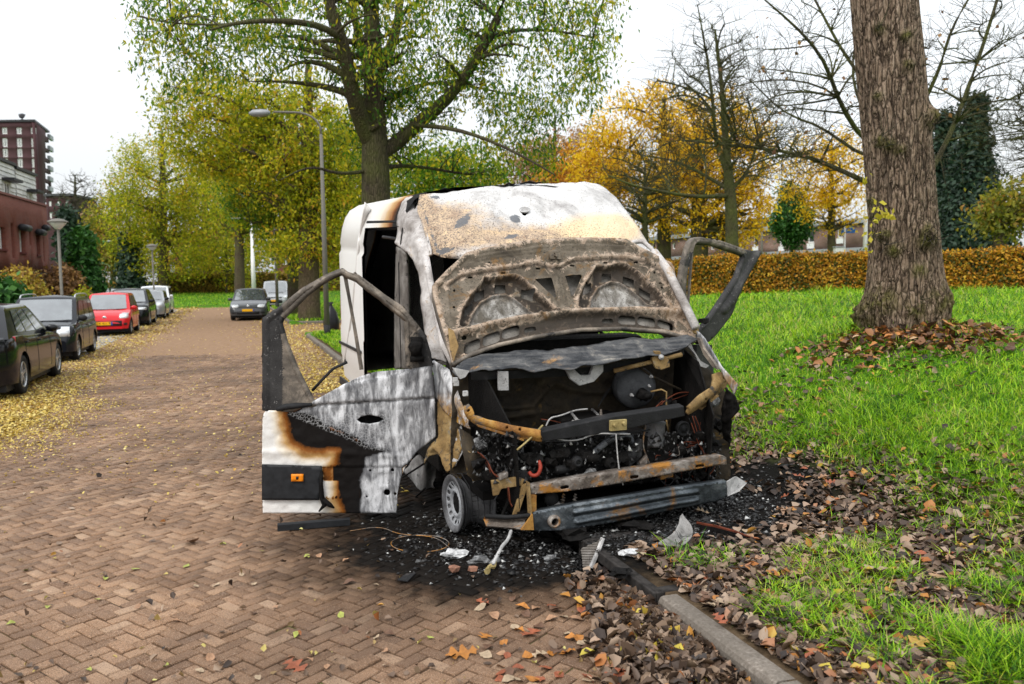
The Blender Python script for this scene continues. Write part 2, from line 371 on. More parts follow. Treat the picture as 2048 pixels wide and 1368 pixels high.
def build_road():
    mb = MB()
    mb.add([st2w(-9, -8.32, -.012), st2w(-9, .02, -.012), st2w(58.3, .02, -.012), st2w(58.3, -8.32, -.012)], [(0, 1, 2, 3)])
    mb.add([st2w(23.7, .02, -.012), st2w(23.7, 5.5, -.012), st2w(31.1, 5.5, -.012), st2w(31.1, .02, -.012)], [(0, 1, 2, 3)])
    road = tag(mb.build('road', M_joint), kind='structure')
    # one brick with chamfered top
    L, Wd, c = .1478, .0703, .0045
    def bm(l, w):
        x, y = l / 2, w / 2
        return [(-x, -y, -.03), (x, -y, -.03), (x, y, -.03), (-x, y, -.03), (-x, -y, -.005), (x, -y, -.005), (x, y, -.005), (-x, y, -.005),
                (-x + c, -y + c, 0), (x - c, -y + c, 0), (x - c, y - c, 0), (-x + c, y - c, 0)]
    BF = [(8, 9, 10, 11)] + [(4 + k, 4 + (k + 1) % 4, 8 + (k + 1) % 4, 8 + k) for k in range(4)] + [(k, (k + 1) % 4, 4 + (k + 1) % 4, 4 + k) for k in range(4)]
    me = bpy.data.meshes.new('brick'); me.from_pydata(bm(L, Wd), [], BF); me.materials.append(M_brick)
    A = math.radians(53); ex = np.array([math.cos(A), math.sin(A)]); ey = np.array([-math.sin(A), math.cos(A)]); q = .0775
    C0 = np.array([-1.5, 6.0]); I, J = np.meshgrid(np.arange(-320, 321), np.arange(-170, 171)); ox, oy = (I + J * 2).ravel(), (I - J * 2).ravel(); out = []
    for (cx, cy, vert) in ((1, .5, 0), (.5, 2, 1)):
        p = C0 + np.outer((ox + cx) * q, ex) + np.outer((oy + cy) * q, ey); s, t = w2st(p[:, 0], p[:, 1])
        k = (p[:, 1] > 2.6) & (p[:, 1] < 20.5) & (t < -.06) & (t > -8.2) & (np.abs(p[:, 0]) < p[:, 1] * .85 + 1.2); out += [(pp, vert) for pp in p[k]]
    def px2(p):
        d = np.array([p[0], p[1], 0]) - CAM; z = d @ fw; return 1024 + FP * (d @ rt) / z, 684 - FP * (d @ upv) / z, z
    vis = []
    for k, (p, vert) in enumerate(out):
        x, y, z = px2(p)
        if -20 < x < 2068 and -20 < y < 1390: vis.append((z, k))
    near = set(k for z, k in sorted(vis)[:300]); fv, ff = [], []; base = np.array(bm(L, Wd)); BFa = np.array(BF)
    for k, (p, vert) in enumerate(out):
        ang = A + (math.pi / 2 if vert else 0) + rnd.gauss(0, .006); dz = rnd.gauss(0, .003)
        if k in near:
            o = link('brick', me, road); o.location = (p[0], p[1], dz); o.rotation_euler = (rnd.gauss(0, .008), rnd.gauss(0, .008), ang)
        else:
            ca, sa = math.cos(ang), math.sin(ang); tx, ty = rnd.gauss(0, .008), rnd.gauss(0, .008)
            v = base.copy(); z = v[:, 2] + dz + v[:, 0] * tx + v[:, 1] * ty
            fv.append(np.stack([p[0] + v[:, 0] * ca - v[:, 1] * sa, p[1] + v[:, 0] * sa + v[:, 1] * ca, z], 1)); ff.append(BFa + 12 * len(ff))
    o = link('brick_paving', fastmesh('brick_paving', np.concatenate(fv), np.concatenate(ff), M_brick_far), road); tag(o, kind='stuff')
    return road
road = build_road()
M_conc = plain('kerb_concrete', (.30, .26, .22), .85, 0, .3, 35, .3, .5)
def kerbmat():
    n = NT('kerb_stone'); g = n.pos(); z = n.noise(60, 6, .7, g)
    c = n.ramp(z, [(.3, (.10, .083, .066)), (.55, (.20, .17, .14)), (.75, (.33, .29, .25))])
    c = n.mix(n.ramp(n.noise(4, 5, .6, g), [(.4, .55), (.65, 0)]), c, (.09, .075, .06)); c = n.mix(sootnode(n), c, (.014, .013, .013))
    n.bump(z, .6, .006); return n.done(c, .85, 0, .3)
M_kerb = kerbmat()
M_pave = plain('grey_paver', (.30, .29, .285), .8, 0, .2, 8)
mb = MB()
for a, b, t0, t1 in ((2, 56, -8.3, -5.75),): mb.add([st2w(a, t0, -.004), st2w(a, t1, -.004), st2w(b, t1, -.004), st2w(b, t0, -.004)], [(0, 1, 2, 3)])
tag(mb.build('parking_strip', M_pave), kind='structure')
def build_kerb():
    root = bpy.data.objects.new('kerb', None); COL.objects.link(root); ORG[root] = np.zeros(3); tag(root, kind='structure')
    def stone(path0, path1, w=.11, h=.115):
        a, b = np.array(path0[:2]), np.array(path1[:2]); d = b - a; L = np.linalg.norm(d); d /= L; nn = np.array([d[1], -d[0]]); g = .006
        j = rnd.gauss(0, .006); a = a + nn * j; b = b + nn * (j + rnd.gauss(0, .004)); m = MB()
        prof = [(0, -.15), (0, h - .03), (.012, h - .008), (.03, h), (w, h - .004), (w, -.15)]
        va = [(*(a + d * g + nn * x), z) for x, z in prof]; vb = [(*(b - d * g + nn * x), z + rnd.gauss(0, .001)) for x, z in prof]; n = len(prof)
        m.add(va + vb, [tuple(range(n))[::-1], tuple(range(n, 2 * n))] + [(i, (i + 1) % n, n + (i + 1) % n, n + i) for i in range(n)])
        m.build('kerb_stone', M_kerb, root)
    s = -5.62
    while s < 22.3:
        if not (-.42 < s < .5): stone(st2w(s, 0), st2w(s + 1, 0))
        s += 1.0
        if abs(s + .62) < .01: s = .46
    pts = [st2w(22.46 + 1.2 * math.sin(a), 1.2 - 1.2 * math.cos(a)) for a in np.linspace(0, math.pi / 2, 5)] + [st2w(23.66, 2.2 + k) for k in range(3)]
    for a, b in zip(pts[:-1], pts[1:]): stone(a, b)
    pts = [st2w(31.2, 4.4 - k) for k in range(4)] + [st2w(32.4 - 1.2 * math.sin(a), 1.2 - 1.2 * math.cos(a)) for a in np.linspace(math.pi / 2, 0, 5)] + [st2w(33.4 + 1.5 * k, 0) for k in range(16)]
    for a, b in zip(pts[:-1], pts[1:]): stone(a, b)
    return root
build_kerb()
# kerb-side street drain
dr = thing('street_drain', st2w(-.08, .05, 0), 'charred kerb drain with open inlet beside the curved ash grey panel', 'drain')
M_sootc = plain('sooty_concrete', (.03, .027, .025), .9, 0, .6, 18, .1, .5)
def drain():
    Mx = lambda p: st2w(p[0], p[1], p[2])
    m = MB(); m.box((-.58, 0, .05), (.44, .02, .115), Mx); m.box((-.58, .02, -.1), (-.5, .42, .114), Mx); m.box((.36, .02, -.1), (.44, .42, .114), Mx)
    m.box((-.58, 0, -.1), (-.40, .0195, .05), Mx); m.box((.26, 0, -.1), (.44, .0195, .05), Mx); m.box((-.5, .38, -.1), (.36, .42, .114), Mx); m.build('frame', M_sootc, dr, bev=.006)
    m = MB(); m.box((-.495, .023, .085), (.355, .377, .108), Mx); m.build('lid', M_sootc, dr, bev=.006)
    m = MB(); m.box((-.39, .12, -.1), (.25, .16, .05), Mx); m.build('inlet_back', plain('drain_dark', (.012, .012, .012), .9), dr)
drain()

# ---------------------------------------------------------------- grass, leaves
def kites(P, dirv, nrm, ln, wd, bend, mid=.45):
    """one bent kite quad per item: P base, dirv along, nrm up"""
    side = np.cross(dirv, nrm); side /= np.linalg.norm(side, axis=1)[:, None] + 1e-9
    ln = ln[:, None]; wd = wd[:, None]; bend = bend[:, None]
    a = P; c = P + dirv * ln - nrm * bend * ln; m = P + dirv * ln * mid + nrm * 0.0
    b = m + side * wd * .5; d = m - side * wd * .5
    v = np.stack([a, b, c, d], 1).reshape(-1, 3); f = np.arange(len(P) * 4).reshape(-1, 4); return v, f
def unit(a): return a / (np.linalg.norm(a, axis=1)[:, None] + 1e-9)
M_grass = leafmat('grass', [(0, (.02, .075, .004)), (.25, (.07, .21, .008)), (.5, (.22, .48, .012)), (.75, (.42, .68, .02)), (.92, (.58, .72, .06)), (1, (.50, .42, .16))], .45, .4, (1.6, .62))
def infront(X, Y, mx=.66): return (np.abs(X) < Y * mx + .4)
VANREG = lambda x, y: (np.abs((x - VO[0]) * VR[0] + (y - VO[1]) * VR[1]) < 1.0) & (((x - VO[0]) * VF[0] + (y - VO[1]) * VF[1]) < .8) & (((x - VO[0]) * VF[0] + (y - VO[1]) * VF[1]) > -5.8)
def sootval(x, y):
    u = (x - VO[0]) * VF[0] + (y - VO[1]) * VF[1]; v = (x - VO[0]) * VR[0] + (y - VO[1]) * VR[1]
    P = np.stack([x, y], 1)
    return np.abs((u - .1) / 1.12) ** 2.4 + np.abs((v - .15) / 1.75) ** 2.4 + fbm(P, 1.5, 9) * .7
def grassdens(x, y):
    s, t = w2st(x, y); P = np.stack([x, y], 1); n = fbm(P, .9, 21); n2 = fbm(P, 2.6, 5)
    lush = sstep(1.9, 3.3, t + n * 1.0 + .25 * (s < 0))
    patch = sstep(.0, .45, n2 * .9 + n * .6 - .02) * sstep(.18, .5, t) * (.75 - .3 * sstep(0.2, 1.2, s))
    d = np.maximum(lush, patch) * (.5 + .5 * sstep(-.6, .2, n2 + .3))
    bare = np.exp(-(((x - 4.6) / .95) ** 2 + ((y - 9.6) / .9) ** 2)) ; d = d * (1 - .85 * bare)       # leaf-strewn foot of the big tree
    return d * sstep(1.2, 2.6, sootval(x, y)) * (t > .16)
def build_grass(n0=720000):
    Y = 2.9 / (1 - rng.random(n0) * (1 - 2.9 / 26)); X = -(Y * .66 + .3) + rng.random(n0) * (Y * 1.45 + 1.0)
    s, t = w2st(X, Y); ok = (t > .16) & (s < 22) & (rng.random(n0) < grassdens(X, Y)) & ~VANREG(X, Y)
    X, Y = X[ok], Y[ok]; n = len(X); Zb = gh(X, Y)
    az = rng.random(n) * 2 * math.pi + fbm(np.stack([X, Y], 1), 1.2, 33) * 4; til = np.abs(rng.normal(.6, .32, n))
    D = np.stack([np.cos(az) * np.sin(til), np.sin(az) * np.sin(til), np.cos(til)], 1)
    Nn = unit(np.stack([-np.cos(az) * np.cos(til), -np.sin(az) * np.cos(til), np.sin(til)], 1)) * -1
    tall = 1 + .8 * sstep(0, .6, fbm(np.stack([X, Y], 1), 1.1, 8))
    ln = (.05 + .10 * rng.random(n)) * tall * (1 + sstep(8, 25, Y) * .5); wd = (.004 + .003 * rng.random(n)) * np.maximum(1, Y / 6.0)
    v, f = kites(np.stack([X, Y, Zb - .01], 1), D, -Nn, ln, wd, .25 + .5 * rng.random(n), .5)
    return tag(link('grass', fastmesh('grass', v, f, M_grass)), 'bright green grass growing over the sloping verge', 'grass', kind='stuff')
build_grass()
def far_grass(n=26000):
    s = 58.5 + rng.random(n) * 26; t = -22 + rng.random(n) * 34; X = K0[0] + KB[0] * s + KR[0] * t; Y = K0[1] + KB[1] * s + KR[1] * t
    s2 = 31.5 + rng.random(n) * 26; t2 = .2 + rng.random(n) * 6; s3 = 8 + rng.random(n) * 14.5; t3 = .2 + rng.random(n) * 2.2
    X = np.concatenate([X, K0[0] + KB[0] * s2 + KR[0] * t2, K0[0] + KB[0] * s3 + KR[0] * t3]); Y = np.concatenate([Y, K0[1] + KB[1] * s2 + KR[1] * t2, K0[1] + KB[1] * s3 + KR[1] * t3]); n = len(X)
    az = rng.random(n) * 6.28; til = .3 + rng.random(n) * .6
    D = np.stack([np.cos(az) * np.sin(til), np.sin(az) * np.sin(til), np.cos(til)], 1); Nn = unit(np.cross(D, np.stack([-np.sin(az), np.cos(az), 0 * az], 1)))
    v, f = kites(np.stack([X, Y, gh(X, Y) - .01], 1), D, Nn, .1 + .1 * rng.random(n), .02 + .03 * rng.random(n), .2 * rng.random(n))
    tag(link('grass', fastmesh('lawn_grass', v, f, M_grass)), 'short green lawn beyond the end of the brick street', 'grass', kind='stuff')
far_grass()
# ================================================================= TREES, HEDGES, SHRUBS
def barkmat(name, c0, c1, moss=0, sc=1.0):
    n = NT(name); o = n.co('Object', (6 * sc, 6 * sc, 1.1 * sc)); z = n.noise(5, 7, .65, o); r = n.vor(4.5, o, 'DISTANCE_TO_EDGE')
    c = n.ramp(z, [(.3, c0), (.7, c1)]); c = n.mix(n.ramp(r, [(0, .7), (.12, 0)]), c, tuple(x * .35 for x in c0))
    if moss: c = n.mix(n.math('MULTIPLY', n.ramp(n.noise(1.2, 5, .6), [(.42, 0), (.62, 1)]), moss), c, (.11, .13, .025))
    n.bump(n.math('ADD', z, n.ramp(r, [(0, 0), (.2, .6)])), .8, .05); return n.done(c, .9, 0, .2)
B_dark = barkmat('bark_dark', (.045, .035, .024), (.11, .085, .055), .5); B_brown = barkmat('bark_brown', (.07, .05, .032), (.16, .12, .08), .25)
B_olive = barkmat('bark_olive', (.045, .04, .022), (.11, .095, .05), .6); B_twig = barkmat('bark_twig', (.05, .04, .03), (.10, .08, .06), .4)
L_green = leafmat('leaf_green', [(0, (.035, .12, .02)), (.3, (.09, .22, .02)), (.55, (.22, .34, .02)), (.8, (.42, .44, .025)), (1, (.62, .50, .03))], .55)
L_ygreen = leafmat('leaf_yellow_green', [(0, (.15, .22, .012)), (.4, (.33, .38, .018)), (.7, (.54, .53, .025)), (.9, (.76, .64, .04)), (1, (.62, .36, .04))], .6)
L_olive = leafmat('leaf_olive', [(0, (.10, .13, .016)), (.5, (.25, .25, .03)), (.8, (.42, .35, .045)), (1, (.4, .2, .05))], .5)
L_gold = leafmat('leaf_gold', [(0, (.42, .23, .008)), (.3, (.70, .42, .010)), (.65, (.88, .58, .018)), (1, (.93, .74, .06))], .55, .55, (.5, .35))
L_amber = leafmat('leaf_amber', [(0, (.30, .11, .010)), (.5, (.60, .26, .015)), (1, (.78, .44, .04))], .5)
L_copper = leafmat('leaf_copper', [(0, (.26, .13, .07)), (.5, (.42, .24, .13)), (1, (.5, .34, .2))], .4)
L_beech = leafmat('leaf_beech', [(0, (.03, .05, .008)), (.3, (.13, .13, .012)), (.5, (.36, .15, .012)), (.78, (.60, .27, .018)), (1, (.72, .46, .04))], .35, .55, (1.6, .6))
L_conif = leafmat('needles_dark', [(0, (.010, .026, .016)), (.6, (.022, .05, .028)), (1, (.045, .08, .04))], .15)
L_thuja = leafmat('needles_bright', [(0, (.015, .06, .01)), (.6, (.035, .13, .018)), (1, (.075, .2, .03))], .2)
L_brown = leafmat('leaf_brown', [(0, (.10, .045, .018)), (.6, (.22, .11, .035)), (1, (.34, .19, .06))], .25)

def tubes(P, R, n=4):
    k, m, _ = P.shape; T = np.zeros_like(P); T[:, 1:-1] = P[:, 2:] - P[:, :-2]; T[:, 0] = P[:, 1] - P[:, 0]; T[:, -1] = P[:, -1] - P[:, -2]
    T /= np.linalg.norm(T, axis=2)[..., None] + 1e-9
    a = np.where(np.abs(T[..., 2:3]) < .9, np.array([0, 0, 1.]), np.array([1., 0, 0])); X = np.cross(a, T); X /= np.linalg.norm(X, axis=2)[..., None] + 1e-9; Yv = np.cross(T, X)
    an = np.arange(n) * 2 * math.pi / n
    v = P[:, :, None] + R[:, :, None, None] * (X[:, :, None] * np.cos(an)[:, None] + Yv[:, :, None] * np.sin(an)[:, None])
    i, j, l = np.meshgrid(np.arange(k), np.arange(m - 1), np.arange(n), indexing='ij'); b = i * m * n + j * n
    f = np.stack([b + l, b + (l + 1) % n, b + n + (l + 1) % n, b + n + l], -1).reshape(-1, 4)
    return v.reshape(-1, 3), f
class VF_:
    def __init__(s): s.v = []; s.f = []; s.n = 0
    def add(s, v, f): s.v.append(v); s.f.append(f + s.n); s.n += len(v)
    def get(s): return np.concatenate(s.v), np.concatenate(s.f)
def polyresample(P, R, m):
    P = np.asarray(P, float); R = np.asarray(R, float); P2 = np.array(smoothpoly([tuple(p) for p in P], 2, False)) if len(P) > 2 else P
    d = np.r_[0, np.cumsum(np.linalg.norm(np.diff(P2, axis=0), axis=1))]; d /= d[-1]
    d0 = np.r_[0, np.cumsum(np.linalg.norm(np.diff(P, axis=0), axis=1))]; d0 /= d0[-1]; q = np.linspace(0, 1, m)
    return np.stack([np.interp(q, d, P2[:, k]) for k in range(3)], 1), np.interp(q, d0, R)
def inside_env(env, n, rg, shell=0.0):
    out = []
    vol = np.array([e[1][0] * e[1][1] * e[1][2] for e in env]); vol = vol / vol.sum()
    for e, q in zip(env, vol):
        k = max(1, int(round(n * q))); d = unit(rg.normal(size=(k, 3))); r = (shell ** 3 + (1 - shell ** 3) * rg.random(k)) ** (1 / 3)
        out.append(np.array(e[0]) + d * r[:, None] * np.array(e[1]))
    return np.concatenate(out)
def grow(SP, SR, T, rg, m=6, rmax=None, k=.55, rend=.012, lift=.15, wob=.08, upb=.35):
    """branches from the nearest skeleton sample (preferring lower ones) to each target"""
    P = np.zeros((len(T), m, 3)); R = np.zeros((len(T), m)); q = np.linspace(0, 1, m)
    for i0 in range(0, len(T), 400):
        t = T[i0:i0 + 400]; D = np.linalg.norm(t[:, None] - SP[None], axis=2); dz = SP[None, :, 2] - t[:, None, 2]
        D = D + np.maximum(0, dz + D * upb) * 1.1; ix = D.argmin(1); a = SP[ix]; ra = SR[ix] * k
        if rmax is not None: ra = np.minimum(ra, rmax)
        L = np.linalg.norm(t - a, axis=1)[:, None]; mid = (a + t) / 2 + rg.normal(size=t.shape) * L * wob + np.array([0, 0, 1]) * L * lift
        b = q[None, :, None]; P[i0:i0 + 400] = (1 - b) ** 2 * a[:, None] + 2 * b * (1 - b) * mid[:, None] + b * b * t[:, None]
        R[i0:i0 + 400] = ra[:, None] * (1 - q) + np.minimum(rend, ra[:, None]) * q
    return P, R
def leaves(A, per, size, spread, rg, droop=.4, asp=.5):
    n = len(A) * per; C = np.repeat(A, per, 0) + rg.normal(size=(n, 3)) * spread
    D = unit(rg.normal(size=(n, 3)) - np.array([0, 0, droop * 2])); N = unit(np.cross(D, rg.normal(size=(n, 3))))
    s = size * (.6 + .8 * rg.random(n)); return kites(C, D, N, s, s * asp * (.8 + .4 * rg.random(n)), .25 * rg.random(n))
def tree(name, label, cat, base, trunk, tr, env, leafm, bark, n1=9, n2=70, n3=500, per=16, size=.12, spread=.25, limbs=(), seed=1, droop=.4, rend=.012, lift=.12, group=None, shell=.25, asp=.5, n4=0, upb=.35, k=.55, leaf_on=1.0, r3=None):
    rg = np.random.default_rng(seed); root = thing(name, base, label, cat, group); og = ORG[root]
    TP, TR = polyresample(trunk, tr, 14); vf = VF_(); v, f = tubes(TP[None], TR[None], 12); vf.add(v, f)
    SP, SR = [TP[5:]], [TR[5:]]
    for lp, r0, r1 in limbs:
        P, R = polyresample(lp, np.linspace(r0, r1, len(lp)), 12); v, f = tubes(P[None], R[None], 9); vf.add(v, f); SP.append(P[1:]); SR.append(R[1:])
    def lev(T, m, n, **kw):
        P, R = grow(np.concatenate(SP), np.concatenate(SR), T, rg, m, **kw); v, f = tubes(P, R, n); vf.add(v, f); SP.append(P[:, 2:].reshape(-1, 3)); SR.append(R[:, 2:].reshape(-1)); return P
    if n1: lev(inside_env(env, n1, rg, .5), 8, 7, lift=lift, rend=rend * 2.5, wob=.10, upb=upb, k=k)
    lev(inside_env(env, n2, rg, .35), 7, 5, lift=lift * .8, rend=rend * 1.5, wob=.12, upb=upb, k=k)
    P3 = lev(inside_env(env, n3, rg, shell), 6, 3, lift=lift * .5, rend=rend, wob=.14, rmax=r3 or rend * 2.5, upb=upb * .6)
    if n4: P3 = lev(np.concatenate([P3[:, -1] + rg.normal(size=(len(P3), 3)) * np.array([.5, .5, .45]) for _ in range(n4)]), 4, 3, rend=rend * .5, rmax=rend * .9, upb=.1, wob=.12)
    v, f = vf.get(); link('trunk', fastmesh('trunk', v - og, f, bark, True), root)
    if leafm is not None:
        A = P3[:, 3:].reshape(-1, 3)
        if leaf_on < 1: A = A[rg.random(len(A)) < leaf_on]
        v, f = leaves(A, per, size, spread, rg, droop, asp); tag(link('crown', fastmesh('crown', v - og, f, leafm), root), kind='stuff')
    return root
def G(px, py, Y): return gd(px, py, Y)
def base_of(px, Y):
    x = G(px, 560, Y); return np.array([x[0], x[1], float(gh(x[0], x[1]))])
def E_(px0, px1, py0, py1, Y, dep=.8):
    a, b = G(px0, py0, Y), G(px1, py1, Y); c = (a + b) / 2; r = np.abs(b - a) / 2; rx = max(.3, r[0]); return (c, np.array([rx, rx * dep, max(.3, r[2])]))

# --- big green tree behind the wreck
def big_green():
    Y = 17.; g = lambda x, y, dy=0: G(x, y, Y + dy); b = base_of(752, Y)
    limbs = [([g(745, 290), g(720, 240, -.3), g(700, 160, -.8), g(688, 90, -1), g(660, 20, -1.2), g(640, -120, -1.5)], .20, .08),
             ([g(755, 310), g(790, 290, .3), g(850, 235, .2), g(900, 195, 0), g(940, 140, -.3), g(985, 60, -.6), g(1010, 0, -.8), g(1040, -120, -1)], .17, .05),
             ([g(750, 180), g(725, 100, .6), g(705, 20, 1), g(690, -100, 1.2)], .13, .06), ([g(752, 160), g(790, 80, 1), g(800, 0, 1.4), g(820, -120, 2)], .13, .06),
             ([g(690, 80, -1), g(640, 50, -1.6), g(560, 40, -2.2), g(470, 45, -2.6), g(420, 60, -3)], .075, .02),
             ([g(820, 250, .3), g(900, 255, -1), g(980, 280, -1.6), g(1060, 320, -2), g(1110, 350, -2.2)], .05, .012),
             ([g(770, 200, 0), g(860, 160, 1.4), g(960, 175, 2), g(1060, 200, 2.4)], .055, .012),
             ([g(745, 340), g(680, 350, -.6), g(620, 330, -1.4), g(560, 360, -2)], .045, .01), ([g(760, 335), g(830, 330, .8), g(930, 350, 1.6), g(1040, 350, 2)], .05, .012)]
    env = [E_(260, 640, -90, 185, Y - 1), E_(600, 1000, -140, 260, Y), E_(900, 1260, -120, 250, Y), E_(660, 900, 150, 370, Y + 1), E_(900, 1150, 200, 375, Y + 1), E_(255, 420, -60, 215, Y - .5), E_(420, 640, -120, 120, Y + 1.5)]
    tree('ash_tree', 'large dark-trunked tree with forking limbs and drooping green leaves behind the burnt van', 'tree', b,
         [b - np.array([0, 0, .1]), g(752, 470), g(752, 380), g(750, 310), g(748, 220), g(748, 120), g(742, 20), g(735, -120)], [.34, .31, .29, .28, .22, .19, .15, .1],
         env, L_green, B_dark, n1=10, n2=150, n3=1300, per=8, size=.105, spread=.16, limbs=limbs, seed=3, droop=.9, rend=.007, asp=.36, upb=.15, r3=.014)
big_green()
def simple(name, label, px, Y, top, r, envpx, leafm, bark, seed, **kw):
    b = base_of(px, Y); mid = G(px + kw.pop('lean', 0), (560 + top) / 2, Y); t = G(px + kw.pop('lean2', 0), top, Y)
    env = [E_(*e[:4], Y + (e[4] if len(e) > 4 else 0)) for e in envpx]
    return tree(name, label, 'tree', b, [b - np.array([0, 0, .1]), b * .6 + mid * .4, mid, t], [r * 1.15, r, r * .8, r * .25], env, leafm, bark, seed=seed, **kw)
# --- street trees on the right of the road
GT = 'yellowing street trees along the road'
simple('street_tree', 'thick brown trunk nearest the tall lamp post with yellow-green leaves', 616, 36, 120, .44, [(440, 720, 150, 420), (560, 760, 250, 520), (520, 700, 420, 540), (300, 560, 130, 360)], L_ygreen, B_brown, 21, n2=140, n3=900, per=13, size=.16, spread=.27, droop=.5, group=GT)
simple('street_tree', 'darker trunk close behind the thick brown trunk, just left of it', 588, 41, 190, .36, [(420, 640, 200, 470), (500, 640, 380, 520)], L_green, B_dark, 22, n2=80, n3=480, per=11, size=.17, spread=.28, group=GT)
simple('street_tree', 'slim brown trunk standing left of the white curved lamp post', 478, 66, 240, .38, [(400, 580, 240, 480), (470, 590, 380, 520)], L_ygreen, B_brown, 23, n2=80, n3=340, per=13, size=.22, spread=.42, group=GT)
simple('street_tree', 'tall broad tree with pale yellow-green crown behind the parked row of cars', 325, 72, 265, .42, [(200, 430, 270, 470), (190, 330, 380, 520), (330, 450, 330, 560), (250, 420, 440, 575)], L_ygreen, B_brown, 24, n2=120, n3=560, per=15, size=.22, spread=.42, group=GT)
simple('street_tree', 'olive leaved tree filling the gap behind the slim trunk', 410, 88, 300, .4, [(330, 520, 320, 560), (400, 560, 400, 575)], L_olive, B_brown, 25, n2=60, n3=380, per=13, size=.34, spread=.7, group=GT)
simple('young_tree', 'small open yellow-brown tree on the far lawn before the long hedge', 452, 74, 470, .1, [(400, 530, 470, 585)], L_ygreen, B_dark, 26, n1=5, n2=25, n3=130, per=9, size=.2, spread=.3)
simple('background_tree', 'olive tree at the left behind the clipped conifer', 225, 95, 380, .3, [(165, 330, 380, 560), (150, 240, 450, 560)], L_olive, B_olive, 27, n2=50, n3=260, per=11, size=.36, spread=.6)
simple('bare_tree', 'leafless tree rising between the apartment tower and the yellow street tree', 150, 105, 350, .35, [(105, 215, 345, 500)], None, B_twig, 28, n1=8, n2=70, n3=320, n4=4, rend=.035)
simple('background_tree', 'pinkish brown autumn tree far behind beside the bare tree', 190, 120, 430, .3, [(150, 250, 430, 560)], L_copper, B_olive, 29, n2=40, n3=200, per=10, size=.4, spread=.8)
simple('background_tree', 'yellow-green tree behind the van left of the big green tree', 690, 52, 230, .3, [(640, 800, 240, 480), (600, 720, 350, 560)], L_ygreen, B_dark, 30, n2=50, n3=300, per=12, size=.26, spread=.5)
simple('background_tree', 'olive green tree low behind the roof of the wreck', 880, 40, 300, .25, [(780, 1010, 290, 440)], L_green, B_dark, 31, n2=50, n3=300, per=11, size=.2, spread=.4)
# --- gold trees on the right
GY = 'golden autumn trees beyond the hedge'
simple('golden_tree', 'golden tree with dark forked trunk directly right of the wreck roof', 1328, 44, 200, .38, [(1160, 1420, 165, 420), (1240, 1400, 330, 480), (1130, 1260, 260, 450)], L_gold, B_dark, 41, n2=170, n3=330, per=15, size=.17, spread=.27, n4=0, group=GY)
simple('golden_tree', 'golden tree with stout dark trunk between forked tree and bare tree', 1398, 40, 260, .45, [(1320, 1550, 180, 420), (1360, 1545, 350, 500), (1290, 1400, 300, 440)], L_gold, B_dark, 42, n2=170, n3=380, per=15, size=.16, spread=.25, group=GY)
simple('golden_tree', 'pale orange tree far behind between green tree and golden trees', 1110, 75, 230, .35, [(1020, 1240, 250, 460), (950, 1120, 300, 430)], L_copper, B_dark, 43, n2=90, n3=300, per=13, size=.30, spread=.5, group=GY)
simple('golden_tree', 'bright orange tree low behind the wreck roof', 1090, 55, 290, .3, [(1060, 1260, 290, 450)], L_amber, B_dark, 44, n2=110, n3=220, per=13, size=.2, spread=.32, group=GY)
simple('golden_tree', 'small golden tree with dark trunk before the row houses, left of the large trunk', 1663, 45, 280, .22, [(1550, 1745, 255, 420), (1590, 1735, 360, 462)], L_gold, B_dark, 45, n2=110, n3=200, per=11, size=.16, spread=.24, group=GY)
simple('golden_tree', 'small mossy trunk with sparse golden leaves at the far right edge', 2000, 33, 410, .3, [(1950, 2060, 395, 465), (1975, 2100, 370, 450)], L_olive, B_brown, 46, n2=40, n3=160, per=7, size=.2, spread=.35, group=GY)
simple('green_tree', 'small dense green tree in front of the brick row houses', 1585, 50, 385, .12, [(1545, 1625, 390, 490), (1560, 1610, 365, 430)], L_thuja, B_dark, 47, n1=6, n2=40, n3=240, per=12, size=.2, spread=.22)
# --- leafless trees
def bare_mid():
    Y = 31.; g = lambda x, y, dy=0: G(x, y, Y + dy); b = base_of(1463, Y)
    limbs = [([g(1460, 390), g(1400, 395, -1), g(1330, 385, -1.5), g(1260, 370, -2), g(1215, 350, -2)], .09, .02), ([g(1458, 380), g(1410, 350, 1), g(1350, 320, 1.5), g(1280, 310, 2)], .08, .02),
             ([g(1455, 350), g(1430, 280), g(1425, 190), g(1410, 90), g(1395, 10)], .1, .02), ([g(1462, 380), g(1500, 340), g(1520, 260), g(1560, 200)], .08, .015)]
    env = [E_(1290, 1600, 60, 330, Y), E_(1210, 1440, 200, 400, Y), E_(1440, 1640, 150, 380, Y), E_(1360, 1500, -10, 160, Y)]
    tree('bare_tree', 'leafless spreading tree with olive trunk right of the golden trees', 'tree', b, [b, g(1464, 450), g(1460, 380), g(1452, 300), g(1445, 180), g(1430, 60)], [.27, .24, .21, .14, .09, .04],
         env, None, B_olive, n1=20, n2=140, n3=900, n4=4, limbs=limbs, seed=51, rend=.014, upb=.3)
bare_mid()
simple('bare_thicket', 'olive thicket of fine leafless twigs behind the right shoulder of the wreck', 1290, 36, 330, .16, [(1180, 1400, 300, 450), (1230, 1380, 270, 400)], None, B_olive, 54, n1=12, n2=90, n3=600, n4=3, rend=.012, upb=.3)
